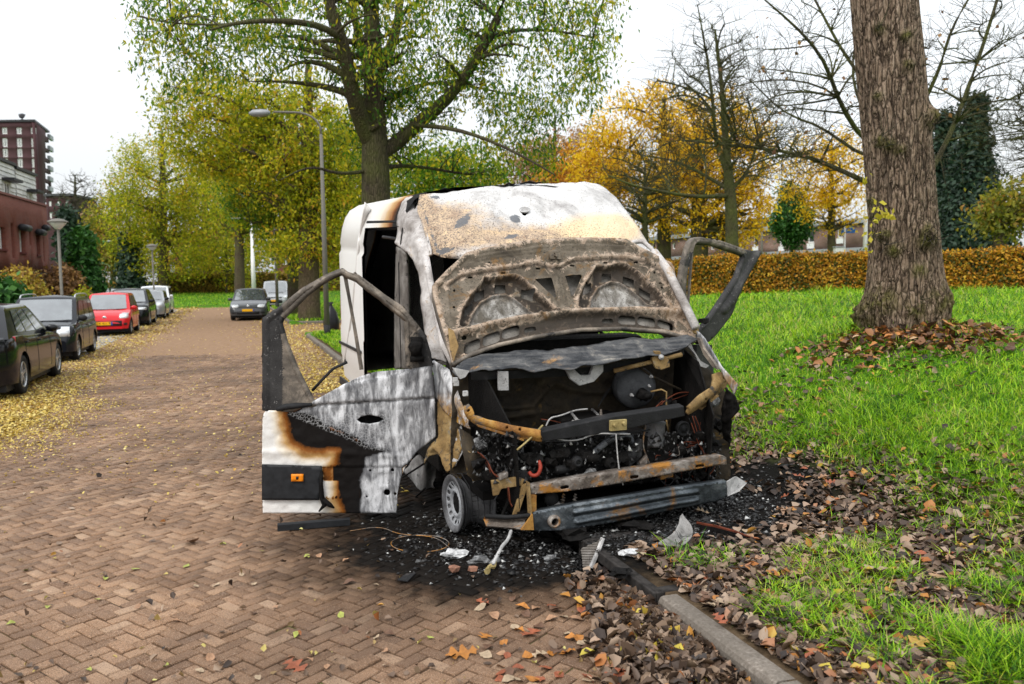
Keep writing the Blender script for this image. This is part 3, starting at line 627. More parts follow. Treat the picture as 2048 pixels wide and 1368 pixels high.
def bare_near():
    Y = 16.; g = lambda x, y, dy=0: G(x, y, Y + dy); b = base_of(1815, Y)
    limbs = [([g(1805, 390), g(1720, 360), g(1640, 320, .5), g(1560, 300, 1), g(1450, 290, 1.5), g(1360, 280, 2)], .06, .014), ([g(1805, 330), g(1725, 280), g(1680, 210, -.5), g(1650, 120, -1), g(1600, 60, -1.4), g(1530, 0, -1.6)], .058, .014),
             ([g(1810, 320), g(1725, 315, .6), g(1640, 250, 1), g(1570, 230, 1.4), g(1500, 160, 1.5)], .042, .011), ([g(1820, 400), g(1870, 330), g(1905, 260, .4), g(1950, 140, .8), g(1995, 0, 1), g(2010, -60, 1)], .065, .022),
             ([g(1812, 260), g(1700, 130, .4), g(1640, 20, .8), g(1600, -60, 1)], .042, .014), ([g(1820, 260), g(1880, 140, -.5), g(1900, 60, -.8), g(1960, -40, -1)], .042, .014), ([g(1815, 300), g(1740, 250), g(1700, 160, 1), g(1715, 60, 1.4), g(1740, -50, 2)], .038, .013)]
    env = [E_(1380, 1740, 60, 370, Y), E_(1830, 2080, -60, 300, Y), E_(1560, 1760, -80, 120, Y), E_(1300, 1500, 200, 340, Y)]
    tree('bare_tree', 'leafless tree behind the large trunk with long drooping branches on both sides', 'tree', b, [b, g(1812, 450), g(1812, 350), g(1812, 200), g(1815, 0), g(1815, -150)], [.2, .17, .15, .12, .09, .05],
         env, L_brown, B_olive, n1=0, n2=110, n3=620, n4=5, limbs=limbs, seed=52, rend=.0065, upb=.1, per=1, size=.085, spread=.1, leaf_on=.06, asp=.7)
bare_near()
def bare_right():
    Y = 24.; g = lambda x, y, dy=0: G(x, y, Y + dy); b = base_of(2120, Y)
    env = [E_(1985, 2300, 90, 390, Y), E_(1960, 2150, 180, 330, Y)]
    tree('bare_tree', 'fine-twigged leafless tree reaching in from the right edge', 'tree', b, [b, g(2120, 450), g(2110, 330), g(2110, 200)], [.2, .18, .14, .06], env, None, B_olive, n1=12, n2=110, n3=700, n4=4, seed=53, rend=.011, upb=-.1, lift=.25)
bare_right()

# --- large trunk on the verge
def barkbig():
    n = NT('bark_large'); o = n.co('Object', (5, 5, .9)); z = n.noise(7, 9, .7, o, .6); cr = n.attr('crev'); p = n.co()
    c = n.ramp(z, [(.28, (.10, .065, .042)), (.5, (.26, .185, .13)), (.72, (.45, .35, .265))]); o2 = n.co('Object', (11, 11, 2.4)); ed = n.vor(1.9, n.mix(.12, o2, n.t.nodes.new('ShaderNodeTexNoise').outputs[1]), 'DISTANCE_TO_EDGE'); c = n.mix(n.ramp(ed, [(0, .85), (.09, 0)]), c, (.04, .026, .018))
    c = n.mix(n.ramp(cr, [(0, 0), (1, .88)]), c, (.028, .019, .013))
    c = n.mix(n.math('MULTIPLY', n.attr('moss'), n.ramp(n.noise(8, 6, .7, p), [(.38, 0), (.58, .9)])), c, (.13, .125, .03))
    n.bump(n.math('ADD', z, n.ramp(ed, [(0, 0), (.14, .8)])), 1.0, .03); return n.done(c, .9, 0, .15)
def big_trunk():
    Y = 10.3; ctr = [(1812, 715), (1812, 660), (1812, 600), (1810, 520), (1805, 430), (1798, 330), (1788, 220), (1778, 110), (1768, 10), (1755, -130), (1745, -300)]
    rad = [.53, .50, .455, .40, .375, .375, .37, .365, .355, .34, .32]
    C, Rr = polyresample([G(x, y, Y) for x, y in ctr], rad, 420); b = base_of(1812, Y); C[:, 2] += 0; nth = 260
    th = np.arange(nth) * 2 * math.pi / nth; TT, II = np.meshgrid(th, np.arange(420)); zz = C[II, 2]; hh = zz - b[2]
    P = np.stack([(np.cos(TT) * 2.2 + 9).ravel() * 1.0, zz.ravel() * .28 + np.sin(TT).ravel() * 2.2], 1); P2 = np.stack([TT.ravel() * 7.2, zz.ravel() * 3.1], 1); P2 = P2 + np.stack([fbm(P2, .5, 41), fbm(P2, .5, 43)], 1) * 1.6
    r1 = np.abs(vnoise(P2 * np.array([1.9, 1.0]) + fbm(P2, .6, 3)[:, None] * 1.3, 1.35, 2)); r2 = np.abs(vnoise(P2 * np.array([2.6, 3.0]), 2.1, 6))
    seam = sstep(0, .06, np.minimum(TT, 2 * math.pi - TT).ravel())
    crev = np.clip(1 - r1 * 3.0, 0, 1) * .8 + np.clip(1 - r2 * 3.4, 0, 1) * .5
    rr = Rr[II].ravel() * (1 + .05 * fbm(P, .8, 4)); rr = rr + .022 * (1 - crev)
    rr += np.exp(-np.maximum(hh.ravel() + .1, 0) / .28) * (.05 * np.sin(TT.ravel() * 5 + .7) + .04 * np.sin(TT.ravel() * 8))
    moss = np.zeros(len(rr))
    knobs = [(1724, 630, .09, .24), (1850, 480, .07, .12), (1868, 230, .09, .14), (1765, 280, .055, .10), (1780, 290, .045, .08), (1760, 55, .05, .08), (1815, 130, .04, .07), (1770, 470, .05, .09), (1790, 500, .05, .10), (1850, 460, .06, .1), (1765, 600, .05, .2), (1830, 620, .05, .15), (1755, 190, .04, .06), (1812, 70, .04, .07), (1745, 400, .035, .06), (1890, 600, .05, .2), (1800, 300, .04, .08), (1840, 540, .03, .1)]
    XYZ = np.stack([C[II, 0].ravel() + np.cos(TT.ravel()) * rr, C[II, 1].ravel() + np.sin(TT.ravel()) * rr, zz.ravel()], 1)
    for kx, ky, amp, wd in knobs:
        d = ray(kx, ky); t = ((XYZ - CAM) @ d) / (d @ d); q = CAM + d * t[:, None]; ds = np.linalg.norm(XYZ - q, axis=1); fr = np.sin(TT.ravel()) < .35
        g = np.exp(-(ds / wd) ** 2 * 1.6) * fr; lump = 1 + .9 * fbm(P2, 3.2, 12) ; rr = rr + amp * g * lump; moss = np.maximum(moss, g); crev = np.clip(crev + g * .9 * np.clip(fbm(P2, 3.5, 14) * 1.6, 0, 1), 0, 1)
    XYZ = np.stack([C[II, 0].ravel() + np.cos(TT.ravel()) * rr, C[II, 1].ravel() + np.sin(TT.ravel()) * rr, zz.ravel()], 1)
    root = thing('large_tree', b, 'massive grey-brown tree trunk with knobbly burls on the grassy verge', 'tree')
    i, j = np.meshgrid(np.arange(419), np.arange(nth), indexing='ij'); a = i * nth + j; c = i * nth + (j + 1) % nth
    me = fastmesh('trunk', XYZ - b, np.stack([a.ravel(), c.ravel(), c.ravel() + nth, a.ravel() + nth], 1), barkbig(), True)
    for nm, val in (('crev', np.clip(crev, 0, 1)), ('moss', moss)):
        at = me.attributes.new(nm, 'FLOAT', 'POINT'); at.data.foreach_set('value', val.astype(np.float32))
    link('trunk', me, root)
    # epicormic twigs and yellow sprouts on the bark
    rg = np.random.default_rng(4); m = MB(); A = []
    for kx, ky in ((1765, 270), (1850, 470), (1860, 480), (1780, 290), (1870, 250), (1770, 490), (1840, 600), (1755, 60), (1742, 440), (1745, 470)):
        p0 = G(kx, ky, Y - .46)
        for _ in range(7):
            d = np.array([rg.normal(0, .5), -abs(rg.normal(.4, .2)), rg.normal(.2, .5)]); p1 = p0 + d * .12; p2 = p1 + d * .1 + np.array([0, 0, .05]); m.tube([p0, p1, p2], [.006, .004, .002], 4); A.append(p2)
    tag(m.build("sprout", B_twig, root), kind="stuff")
    A = np.array([G(x, y, Y - .62) for x, y in ((1752, 415), (1760, 425), (1768, 432), (1745, 437), (1735, 470), (1733, 500), (1728, 350), (1770, 428))]); v, f = leaves(A, 5, .075, .045, rg, .3, .8)
    tag(link("sprout_leaf", fastmesh('sprout_leaf', v - b, f, leafmat('sprout_yellow', [(0, (.45, .42, .03)), (1, (.6, .5, .06))], .4)), root), kind="stuff")
big_trunk()

# --- hedges and shrubs
def surf_leaves(P, N, per, size, jit, rg, asp=.6):
    n = len(P) * per; C = np.repeat(P, per, 0) + rg.normal(size=(n, 3)) * jit; Nn = unit(np.repeat(N, per, 0) + rg.normal(size=(n, 3)) * .8)
    D = unit(np.cross(Nn, rg.normal(size=(n, 3)))); s = size * (.6 + .8 * rg.random(n)); return kites(C, D, Nn, s, s * asp, .3 * rg.random(n))
def hedge(name, label, a, b, w, h, leafm, n, size, seed):
    rg = np.random.default_rng(seed); a = np.array(a[:2], float); b = np.array(b[:2], float); L = np.linalg.norm(b - a); d = (b - a) / L; nn = np.array([d[1], -d[0]])
    if nn @ a > 0: nn = -nn
    mid = (a + b) / 2; root = thing(name, (mid[0], mid[1], float(gh(*mid))), label, 'hedge'); og = ORG[root]
    q = rg.random(n) * L; r = rg.random(n); front = r < h / (h + w); off = np.where(front, w / 2, (rg.random(n) - .5) * w); z = np.where(front, rg.random(n) * h, h)
    P2 = np.stack([q, z * 2], 1); bul = fbm(P2, .9, seed) * .09
    off = off + np.where(front, bul, 0); z = z + np.where(front, 0, bul)
    x = a[0] + d[0] * q + nn[0] * off; y = a[1] + d[1] * q + nn[1] * off; P = np.stack([x, y, gh(x, y) + np.maximum(z, .03)], 1)
    N = np.where(front[:, None], np.array([nn[0], nn[1], .3]), np.array([0, 0, 1.]))
    v, f = surf_leaves(P, N, 2, size, .05, rg); tag(link('foliage', fastmesh('foliage', v - og, f, leafm), root), kind='stuff')
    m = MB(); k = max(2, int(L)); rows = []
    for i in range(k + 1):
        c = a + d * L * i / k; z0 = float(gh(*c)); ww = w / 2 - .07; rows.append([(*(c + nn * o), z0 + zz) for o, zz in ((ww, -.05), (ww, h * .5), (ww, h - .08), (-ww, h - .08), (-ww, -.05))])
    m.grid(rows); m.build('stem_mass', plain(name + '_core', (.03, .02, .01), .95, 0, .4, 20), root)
h0, h1 = gz(1400, 585, 1.23), gz(2040, 582, 1.23); hd = (h1 - h0) / np.linalg.norm(h1 - h0)
hedge('beech_hedge', 'clipped beech hedge in green and copper leaves along the top of the lawn', h0 - hd * 9, h1 + hd * 3.2, .9, 1.12, L_beech, 34000, .085, 61)
ha = st2w(78, -16); hb = st2w(74, 12)
hedge('beech_hedge', 'long far hedge in faded green and orange beyond the end of the street', ha, hb, 1.2, 1.7, leafmat('leaf_far_hedge', [(0, (.09, .09, .02)), (.5, (.26, .19, .03)), (1, (.44, .25, .04))], .3), 13000, .17, 62)
def shrub(name, label, px0, px1, py0, py1, Y, leafm, n, size, seed, stem=B_twig, cone=0):
    rg = np.random.default_rng(seed); c, r = E_(px0, px1, py0, py1, Y); zb = float(gh(c[0], c[1])); top = c[2] + r[2]; hh = max(.4, top - zb)
    root = thing(name, (c[0], c[1], zb), label, 'conifer' if cone else 'shrub'); og = ORG[root]
    q = rg.random(n) ** (1.15 if cone else 1); th = rg.random(n) * 2 * math.pi
    if cone: rad = 1.12 * (1 - q) ** 1.1 * (.85 + .3 * np.sin(q * 60) * .4)
    else: rad = np.sqrt(np.clip(1 - (2 * q - .9) ** 2 / 1.25, 0, 1))
    bl = 1 + .28 * fbm(np.stack([th * 1.2 + 5, q * 5], 1), 1.2, seed); rad = rad * bl * (1 - .45 * rg.random(n) ** 2)
    P = np.stack([c[0] + np.cos(th) * rad * r[0], c[1] + np.sin(th) * rad * r[0] * .9, zb + .05 + q * hh * (1 if cone else .96) * (1 + .06 * bl)], 1)
    N = np.stack([np.cos(th), np.sin(th), .5 + 0 * th], 1)
    v, f = surf_leaves(P, N, 3, size, size * .9, rg, .55); tag(link('foliage', fastmesh('foliage', v - og, f, leafm), root), kind='stuff')
    m = MB(); m.tube([(c[0], c[1], zb - .05), (c[0], c[1], zb + hh * .5), (c[0] + .05, c[1], zb + hh * .92)], [.09, .06, .015], 6)
    for _ in range(10):
        a = rg.random() * 6.28; m.tube([(c[0], c[1], zb + .1), (c[0] + math.cos(a) * r[0] * .4, c[1] + math.sin(a) * r[0] * .4, zb + hh * .4), (c[0] + math.cos(a) * r[0] * .7, c[1] + math.sin(a) * r[0] * .6, zb + hh * .75)], [.03, .02, .008], 4)
    m.build('stem', stem, root)
shrub('yellow_shrub', 'yellow and rust coloured garden shrub in front of the brick house', -10, 95, 548, 660, 27, leafmat('leaf_shrub', [(0, (.12, .06, .02)), (.35, (.30, .17, .03)), (.7, (.55, .38, .05)), (1, (.40, .38, .05))], .3), 2200, .12, 71)
shrub('grass_clump', 'tall green garden plants behind the estate car', -30, 45, 585, 680, 22, L_thuja, 1100, .22, 72)
shrub('brown_shrub', 'rounded brown-leaved shrub between lamp post and dark green conifer', 88, 168, 545, 650, 36, L_brown, 1500, .18, 73)
shrub('clipped_conifer', 'broad bright dark-green cone-shaped conifer behind the red car', 118, 220, 482, 650, 40, L_thuja, 4200, .24, 74, cone=1)
shrub('blue_conifer', 'bluish green conifer behind the clipped conifer', 105, 170, 435, 600, 60, L_conif, 1800, .33, 75, cone=1)
shrub('dark_conifer', 'nearly black conifer left of the small globe lamp', 228, 295, 480, 590, 72, L_conif, 2200, .34, 76, cone=1)
shrub('gold_bush', 'small lime yellow bush behind the red hatchback', 150, 185, 590, 660, 31, L_ygreen, 500, .14, 77)
shrub('tall_conifer', 'tall dark conifer just right of the massive trunk', 1825, 1950, 258, 560, 40, L_conif, 4600, .24, 78, cone=1)
shrub('tall_conifer', 'tallest pointed dark conifer, second to the right of the massive trunk', 1860, 2030, 225, 560, 37, L_conif, 6200, .22, 79, cone=1)
# ================================================================= BUILDINGS AND LAMPS
def wallbrick(name, c0, c1, sc=1.0, mortar=(.3, .27, .24)):
    n = NT(name); br = n.t.nodes.new('ShaderNodeTexBrick'); br.inputs['Scale'].default_value = sc; br.inputs['Brick Width'].default_value = .22; br.inputs['Row Height'].default_value = .065
    br.inputs['Mortar Size'].default_value = .008; br.inputs['Color1'].default_value = (*c0, 1); br.inputs['Color2'].default_value = (*c1, 1); br.inputs['Mortar'].default_value = (*mortar, 1)
    n.link(n.co('UV'), br.inputs['Vector']); c = n.mix(n.ramp(n.noise(.6, 5), [(.35, .35), (.6, 0)]), br.outputs[0], tuple(x * .55 for x in c0)); return n.done(c, .85, 0, .25)
M_redbrick = wallbrick('red_brick', (.15, .036, .024), (.20, .052, .034), mortar=(.16, .10, .08)); M_tower = wallbrick('tower_brick', (.062, .026, .03), (.08, .034, .038), mortar=(.06, .035, .035)); M_rowbrick = wallbrick('row_brick', (.16, .075, .05), (.21, .105, .075))
M_white = plain('white_frame', (.75, .75, .74), .5); M_clad = plain('cladding_paint', (.60, .60, .58), .7, 0, .25, 3); M_darkw = plain('dark_trim', (.03, .03, .033), .5); M_roof = plain('roof_felt', (.08, .08, .085), .8)
M_grey = plain('grey_fascia', (.32, .33, .35), .6); M_glass = plain('window_glass', (.03, .035, .04), .06, 0, .3, 3, .8); M_conc2 = plain('pale_panel', (.55, .55, .54), .7); M_reddish = plain('maroon_frame', (.10, .015, .018), .5)
class Fac:
    """a facade: points are sight lines met with the facade plane; out = metres in front of it"""
    def __init__(s, a, b):
        s.a = np.array([a[0], a[1], 0.]); d = np.array([b[0] - a[0], b[1] - a[1], 0.]); s.L = np.linalg.norm(d); s.d = d / s.L; s.n = np.array([s.d[1], -s.d[0], 0.])
        if s.n @ (CAM - s.a) < 0: s.n = -s.n
    def q(s, px, py): p = onplane(px, py, s.a, s.n); return (p - s.a) @ s.d, p[2]
    def w(s, x, z, o=0.): p = s.a + s.d * x + s.n * o; return np.array([p[0], p[1], z])
    def rect(s, px0, py0, px1, py1):
        x0, z1 = s.q(px0, py0); x1, z0 = s.q(px1, py1); xm = s.q((px0 + px1) / 2, (py0 + py1) / 2); zt = s.q((px0 + px1) / 2, py0)[1]; zb = s.q((px0 + px1) / 2, py1)[1]; return min(x0, x1), max(x0, x1), zb, zt
    def box(s, mb, x0, x1, z0, z1, o0, o1):
        f = lambda p: s.w(p[0], p[2], p[1]); return mb.box((x0, o0, z0), (x1, o1, z1), f)
    def wall(s, name, x0, x1, z0, z1, holes, mat, parent, th=.25, o=0., h=.9):
        out = [(x0, z0), (x1, z0), (x1, z1), (x0, z1)]; hs = [[(a, c), (b, c), (b, d), (a, d)] for a, b, c, d in holes]
        return sheet(name, out, hs, h, lambda P: s.a + np.outer(P[:, 0], s.d) + np.outer(np.full(len(P), o - th / 2), s.n) + np.outer(P[:, 1], np.array([0, 0, 1.])), mat, parent, thick=th, smooth=False, jitter=0)
    def window(s, r, parent, frame=M_white, fr=.07, depth=.12, bars=1, cross=0):
        x0, x1, z0, z1 = r; m = MB(); o0, o1 = -depth - .06, -depth
        for a, b, c, d in ((x0 + .003, x0 + fr, z0, z1), (x1 - fr, x1 - .003, z0, z1), (x0 + fr, x1 - fr, z0 + .003, z0 + fr), (x0 + fr, x1 - fr, z1 - fr, z1 - .003)): s.box(m, a, b, c, d, o0, o1)
        for k in range(1, bars + 1):
            xc = x0 + (x1 - x0) * k / (bars + 1); s.box(m, xc - fr * .4, xc + fr * .4, z0 + fr, z1 - fr, o0, o1 + .002)
        for k in range(cross): zc = z0 + (z1 - z0) * .35; s.box(m, x0 + fr, x1 - fr, zc - fr * .3, zc + fr * .3, o0, o1 + .004)
        wo = m.build('window', frame, parent); m = MB(); s.box(m, x0 + .01, x1 - .01, z0 + .01, z1 - .01, o0 + .01, o0 + .025); m.build('pane', M_glass, wo); return wo
# --- left brick house with boarded upper storey
def house_left():
    pa = gd(0, 400, 35.); pb = gd(92, 400, 41.2); d = (pb - pa); F = Fac(pa - d * 1.1, pb); x1 = F.L
    root = thing('brick_house', F.w(x1, 0), 'red brick house with pale boarded upper storey at the left edge', 'house'); G0 = F.q(60, 545)[1]
    zt = F.q(88, 412)[1]; xs = lambda px, py=470: F.q(px, py)[0]
    wins = [F.rect(-14, 453, 12, 497), F.rect(21, 446, 31, 516), F.rect(38, 461, 51, 504), F.rect(58, 463, 63.5, 490), F.rect(72, 470, 81, 509), F.rect(84.5, 461, 89.5, 524)]
    F.wall('wall', 0, x1, G0, zt, wins, M_redbrick, root)
    m = MB(); c = F.w(x1 - .005, zt - .001, -.26); f = lambda p: F.w(p[0], p[2], p[1]); m.box((0, -8, -.2), (x1 - .005, -.26, zt - .02), f); m.build('rear_wall', M_redbrick, root)
    for k, r in enumerate(wins): F.window(r, root, M_white if k in (0, 2) else M_reddish, .09, .16, 0 if r[1] - r[0] < .9 else 1)
    for r in (wins[0], wins[2], wins[4]):
        m = MB(); F.box(m, r[0] - .05, r[1] + .05, r[2] - .09, r[2] - .004, -.1, .06); m.build('sill', M_reddish, root)
    for r in (wins[2], wins[4], wins[5]):
        m = MB(); m.tube([F.w(r[0] - .15, r[3] + .12, .16), F.w(r[1] + .2, r[3] + .12, .16)], .15, 10); m.build('sunblind_box', M_darkw, root, smooth=True)
    m = MB(); F.box(m, 0, x1 + .06, zt + .004, zt + .1, -.3, .05); m.build('coping', plain('coping', (.2, .08, .07), .7), root)
    m = MB(); F.box(m, 0, x1, G0 - .32, G0 - .003, -.6, .22); m.build('canopy', M_darkw, root)
    lo = [F.rect(-6, 552, 6, 590), F.rect(10, 552, 40, 600)]
    F.wall('ground_floor_wall', 0, x1 - .05, -.2, G0 - .33, [(a, b, max(.1, c), min(d, G0 - .4)) for a, b, c, d in lo], M_conc2, root, o=-.1)
    for a, b, c, d in lo: F.window((a, b, max(.1, c), min(d, G0 - .4)), root, M_white, .1, .25)
    # boarded top boxes
    for (pl, pr, ptl, wr) in ((-14, 42.5, 352, (18, 364, 31, 400)), (45, 83, 372, (66, 386, 74, 420))):
        a, b = xs(pl, 380), xs(pr, 380); zt2 = F.q((pl + pr) / 2, {-14: 322, 45: 346}[pl])[1]; o = -.25; ob = -5
        m = MB(); m.box((a, ob, zt + .1), (b, o - .03, zt2 - .02), f); bx = m.build('top_storey', M_clad, root)
        w = F.rect(*wr); nb = max(6, int((zt2 - zt) / .21)); hb = (zt2 - zt - .1) / nb
        for k in range(nb):
            z0 = zt + .1 + k * hb; z1 = z0 + hb - .02; segs = [(a, b)]
            if z1 > w[2] and z0 < w[3]: segs = [(a, w[0]), (w[1], b)]
            for p, q in segs:
                if q - p < .05: continue
                m = MB(); m.add([F.w(p, z0, o + .03), F.w(q, z0, o + .03), F.w(q, z1, o), F.w(p, z1, o), F.w(p, z0, o - .028), F.w(q, z0, o - .028), F.w(q, z1, o - .028), F.w(p, z1, o - .028)], [(0, 1, 2, 3), (4, 7, 6, 5), (0, 4, 5, 1), (3, 2, 6, 7), (0, 3, 7, 4), (1, 5, 6, 2)]); m.build('cladding_board', M_clad, bx)
            m = MB(); m.add([F.w(a - .03, z0, o), F.w(a, z0, ob), F.w(a, z1, ob), F.w(a - .002, z1, o)], [(0, 1, 2, 3)]); m.add([F.w(b + .03, z0, o), F.w(b + .03, z0, ob), F.w(b + .002, z1, ob), F.w(b + .002, z1, o)], [(0, 1, 2, 3)]); m.build('cladding_board', M_clad, bx, solid=.01)
        wo = F.window(w, bx, M_white, .09, .2, 1)
        m = MB(); F.box(m, w[0] - .15, w[1] + .35, w[3] + .02, w[3] + .14, o + .03, o + .5); m.build('awning', M_darkw, bx)
        m = MB(); m.box((a - .08, ob, zt2), (b + .08, o + .1, zt2 + .12), f); m.build('roof', M_darkw, bx)
house_left()
# --- apartment tower
def tower():
    Y = 152.; pa, pb = gd(-60, 400, Y), gd(79, 400, Y); pc = gd(104.5, 400, Y + 11); F = Fac(pa, pb); Fs = Fac(pb, pc); zt = F.q(40, 244)[1]
    root = thing('apartment_tower', F.w(F.L / 2, 0), 'dark brick apartment tower with white windows at the far left', 'building')
    wins = []
    for c0, c1 in ((-26, -13), (3, 14.5), (32, 43.5), (60.5, 71.5)):
        for r0, r1 in ((255, 268), (276, 294), (297, 314), (317, 335), (338, 354), (358, 374), (378, 394)): wins.append(F.rect(c0 + (r0 - 255) * .035, r0, c1 + (r0 - 255) * .035, r1))
    F.wall('wall', 0, F.L, -1, zt, wins, M_tower, root, .5, h=6)
    for r in wins: F.window(r, root, M_white, .16, .15, 2)
    bal = [Fs.rect(91, y, 103, y + 14) for y in (262, 285, 305, 325, 346, 366, 386, 405)]
    Fs.wall('side_wall', .01, Fs.L, -1, zt - .02, bal, M_tower, root, .5, h=6)
    q = [F.w(.5, -1, -.8), F.w(F.L - .9, -1, -.8), Fs.w(Fs.L - .3, -1, -1.2), Fs.w(Fs.L - .3, -1, -1.2) - F.d * (F.L - 2)]; m = MB(); m.prism(q, (0, 0, zt + .6)); m.build('core', plain('tower_inner', (.03, .025, .03), .8), root)
    for a, b, c, d in bal:
        m = MB(); Fs.box(m, (a + b) / 2 - .2, b + .3, c - .1, c + .75, -.2, .3); m.build('balcony', M_grey, root)
    q = [F.w(-.2, zt, .2), F.w(F.L + .1, zt, .2), Fs.w(Fs.L + .1, zt, .2), Fs.w(Fs.L + .1, zt, .2) - F.d * F.L]; m = MB(); m.prism(q, (0, 0, .4)); m.build('parapet', M_darkw, root)
    p = F.w(F.q(32, 240)[0], zt + .4, -2); m = MB(); m.tube([p, p + np.array([0, 0, .5])], .25, 8); m.lump(p + np.array([0, 0, 1.0]), .55, 3, 1); m.build('roof_vent', M_darkw, root)
tower()
# --- brick row houses on the right
def row_houses():
    pa, pb = gd(1225, 470, 88.), gd(1905, 440, 51.); F = Fac(pa, pb); zt = F.q(1613, 446)[1]; xq = lambda px: F.q(px, 480)[0]
    root = thing('row_houses', F.w(F.L / 2, .9), 'flat-roofed brown brick row houses with white windows behind the hedge', 'building')
    rs = [(1493, 471, 1502, 481), (1506, 464, 1516, 493), (1558, 470, 1568, 492), (1615, 455, 1628, 486), (1674, 450, 1686, 476), (1691, 453, 1705, 462), (1421, 483, 1428, 500), (1315, 487, 1323, 494), (1303, 483, 1310, 500), (1344, 486, 1350, 498), (1728, 448, 1738, 458), (1760, 443, 1773, 470), (1812, 441, 1825, 472)]
    wins = [F.rect(*r) for r in rs]; zb = F.q(1613, 500)[1]
    F.wall('wall', 0, F.L, zb, zt - .35, wins, M_rowbrick, root, .3, h=2.5)
    for w in wins: F.window(w, root, M_white, .1, .1, 1 if w[1] - w[0] > .8 else 0, 1 if w[3] - w[2] > 1.2 else 0)
    for r in rs:
        if r[3] - r[1] > 20: w = F.rect(r[0] - .5, r[3] + .6, r[2] + .5, r[3] + 11); m = MB(); F.box(m, w[0], w[1], max(zb + .02, w[2]), w[3], -.1, .04); m.build('panel', M_white, root)
    m = MB(); F.box(m, 0, F.L, zt - .345, zt, -.5, .25); m.build('roof_edge', M_grey, root)
    m = MB(); F.box(m, .1, F.L - .1, zt - .3, zt - .05, -9, -.51); m.build('roof', M_roof, root)
    m = MB(); F.box(m, 0, F.L, zb - .5, zb - .01, -.4, .35); m.build('fascia_band', M_grey, root)
    x = 0; k = 0; low = []
    while x < F.L - 3: low.append((x + .6, x + 2.2, zb - 2.0, zb - .75)); x += 2.9
    F.wall('ground_floor_wall', 0, F.L, .4, zb - .51, low, M_rowbrick, root, .3, o=-.05, h=2.5)
    for w in low: F.window(w, root, M_white, .12, .12, 1)
    for px, w_, h_ in ((1452, 1.6, 1.0), (1487, .3, .7), (1520, .25, .6), (1300, 1.8, .9), (1830, .5, .9)):
        x = xq(px); m = MB(); F.box(m, x, x + w_, zt - .05, zt + h_, -3.2, -2.2); m.build('chimney', M_darkw, root)
row_houses()
def far_block(name, label, pxa, pxb, Ya, Yb, top, rows, cols, mat):
    pa, pb = gd(pxa, 540, Ya), gd(pxb, 540, Yb); F = Fac(pa, pb); zt = F.q((pxa + pxb) / 2, top)[1]; root = thing(name, F.w(F.L / 2, .3), label, 'building'); wins = []
    for i in range(cols):
        for r0, r1 in rows:
            x0 = F.L * (i + .3) / cols; _, z1 = F.q((pxa + pxb) / 2, r0); _, z0 = F.q((pxa + pxb) / 2, r1); wins.append((x0, x0 + F.L / cols * .3, z0, z1))
    F.wall('wall', 0, F.L, -.3, zt, wins, mat, root, .3, h=4)
    for w in wins: F.window(w, root, M_white, .14, .1, 1)
    m = MB(); F.box(m, -.2, F.L + .2, zt, zt + .35, -8, .3); m.build('roof', M_roof, root)
    m = MB(); F.box(m, .05, F.L - .05, .2, zt - .1, -8, -.4); m.build('rear_wall', mat, root)
far_block('red_house', 'red brick houses glimpsed through trees left of the wreck', 555, 905, 100, 92, 455, [(475, 492), (508, 526)], 9, M_redbrick)
far_block('red_house', 'red brick house partly hidden behind the small globe lamp and trees', 330, 395, 104, 104, 470, [(490, 510), (525, 548)], 2, M_redbrick)
far_block('grey_house', 'grey house gable low behind the bare tree beside the tower', 100, 150, 128, 128, 392, [(402, 412), (424, 436)], 3, M_tower)

# --- street lamps
M_galv = plain('lamp_galvanised', (.15, .14, .12), .6, .1, .15, 20); M_lampw = plain('lamp_white', (.72, .72, .70), .45, .1); M_lampg = plain('lamp_glass', (.60, .58, .55), .3); M_black = plain('black_base', (.02, .02, .02), .6)
def globe_lamp(px, ptop, Y, label):
    b = base_of(px + (8 if px < 200 else 3), Y); t = G(px, ptop, Y); t = np.array([b[0], b[1], t[2]]); s = (t[2] - b[2]) / 4.0
    root = thing('globe_lamp', b, label, 'street lamp', 'mushroom shaped post lamps')
    m = MB(); m.tube([b - np.array([0, 0, .1]), b + (t - b) * .25, b + (t - b) * .26, t - np.array([0, 0, .33])], [.075, .075, .052, .045], 10); m.build('pole', M_galv, root, True)
    m = MB(); m.lathe([(.06, -.36), (.10, -.33), (.23, -.19), (.27, -.135)], t, (0, 0, 1), 20); m.build('lamp_bowl', M_lampg, root, True)
    m = MB(); m.lathe([(.275, -.133), (.33, -.125), (.315, -.1), (.17, -.02), (.04, 0), (0, .002)], t, (0, 0, 1), 20); m.build('lamp_cap', M_galv, root, True)
globe_lamp(114, 437, 27.5, 'grey post lamp with mushroom head behind the dark hatchback'); globe_lamp(304, 488, 47, 'smaller mushroom-headed post lamp farther along the left pavement')
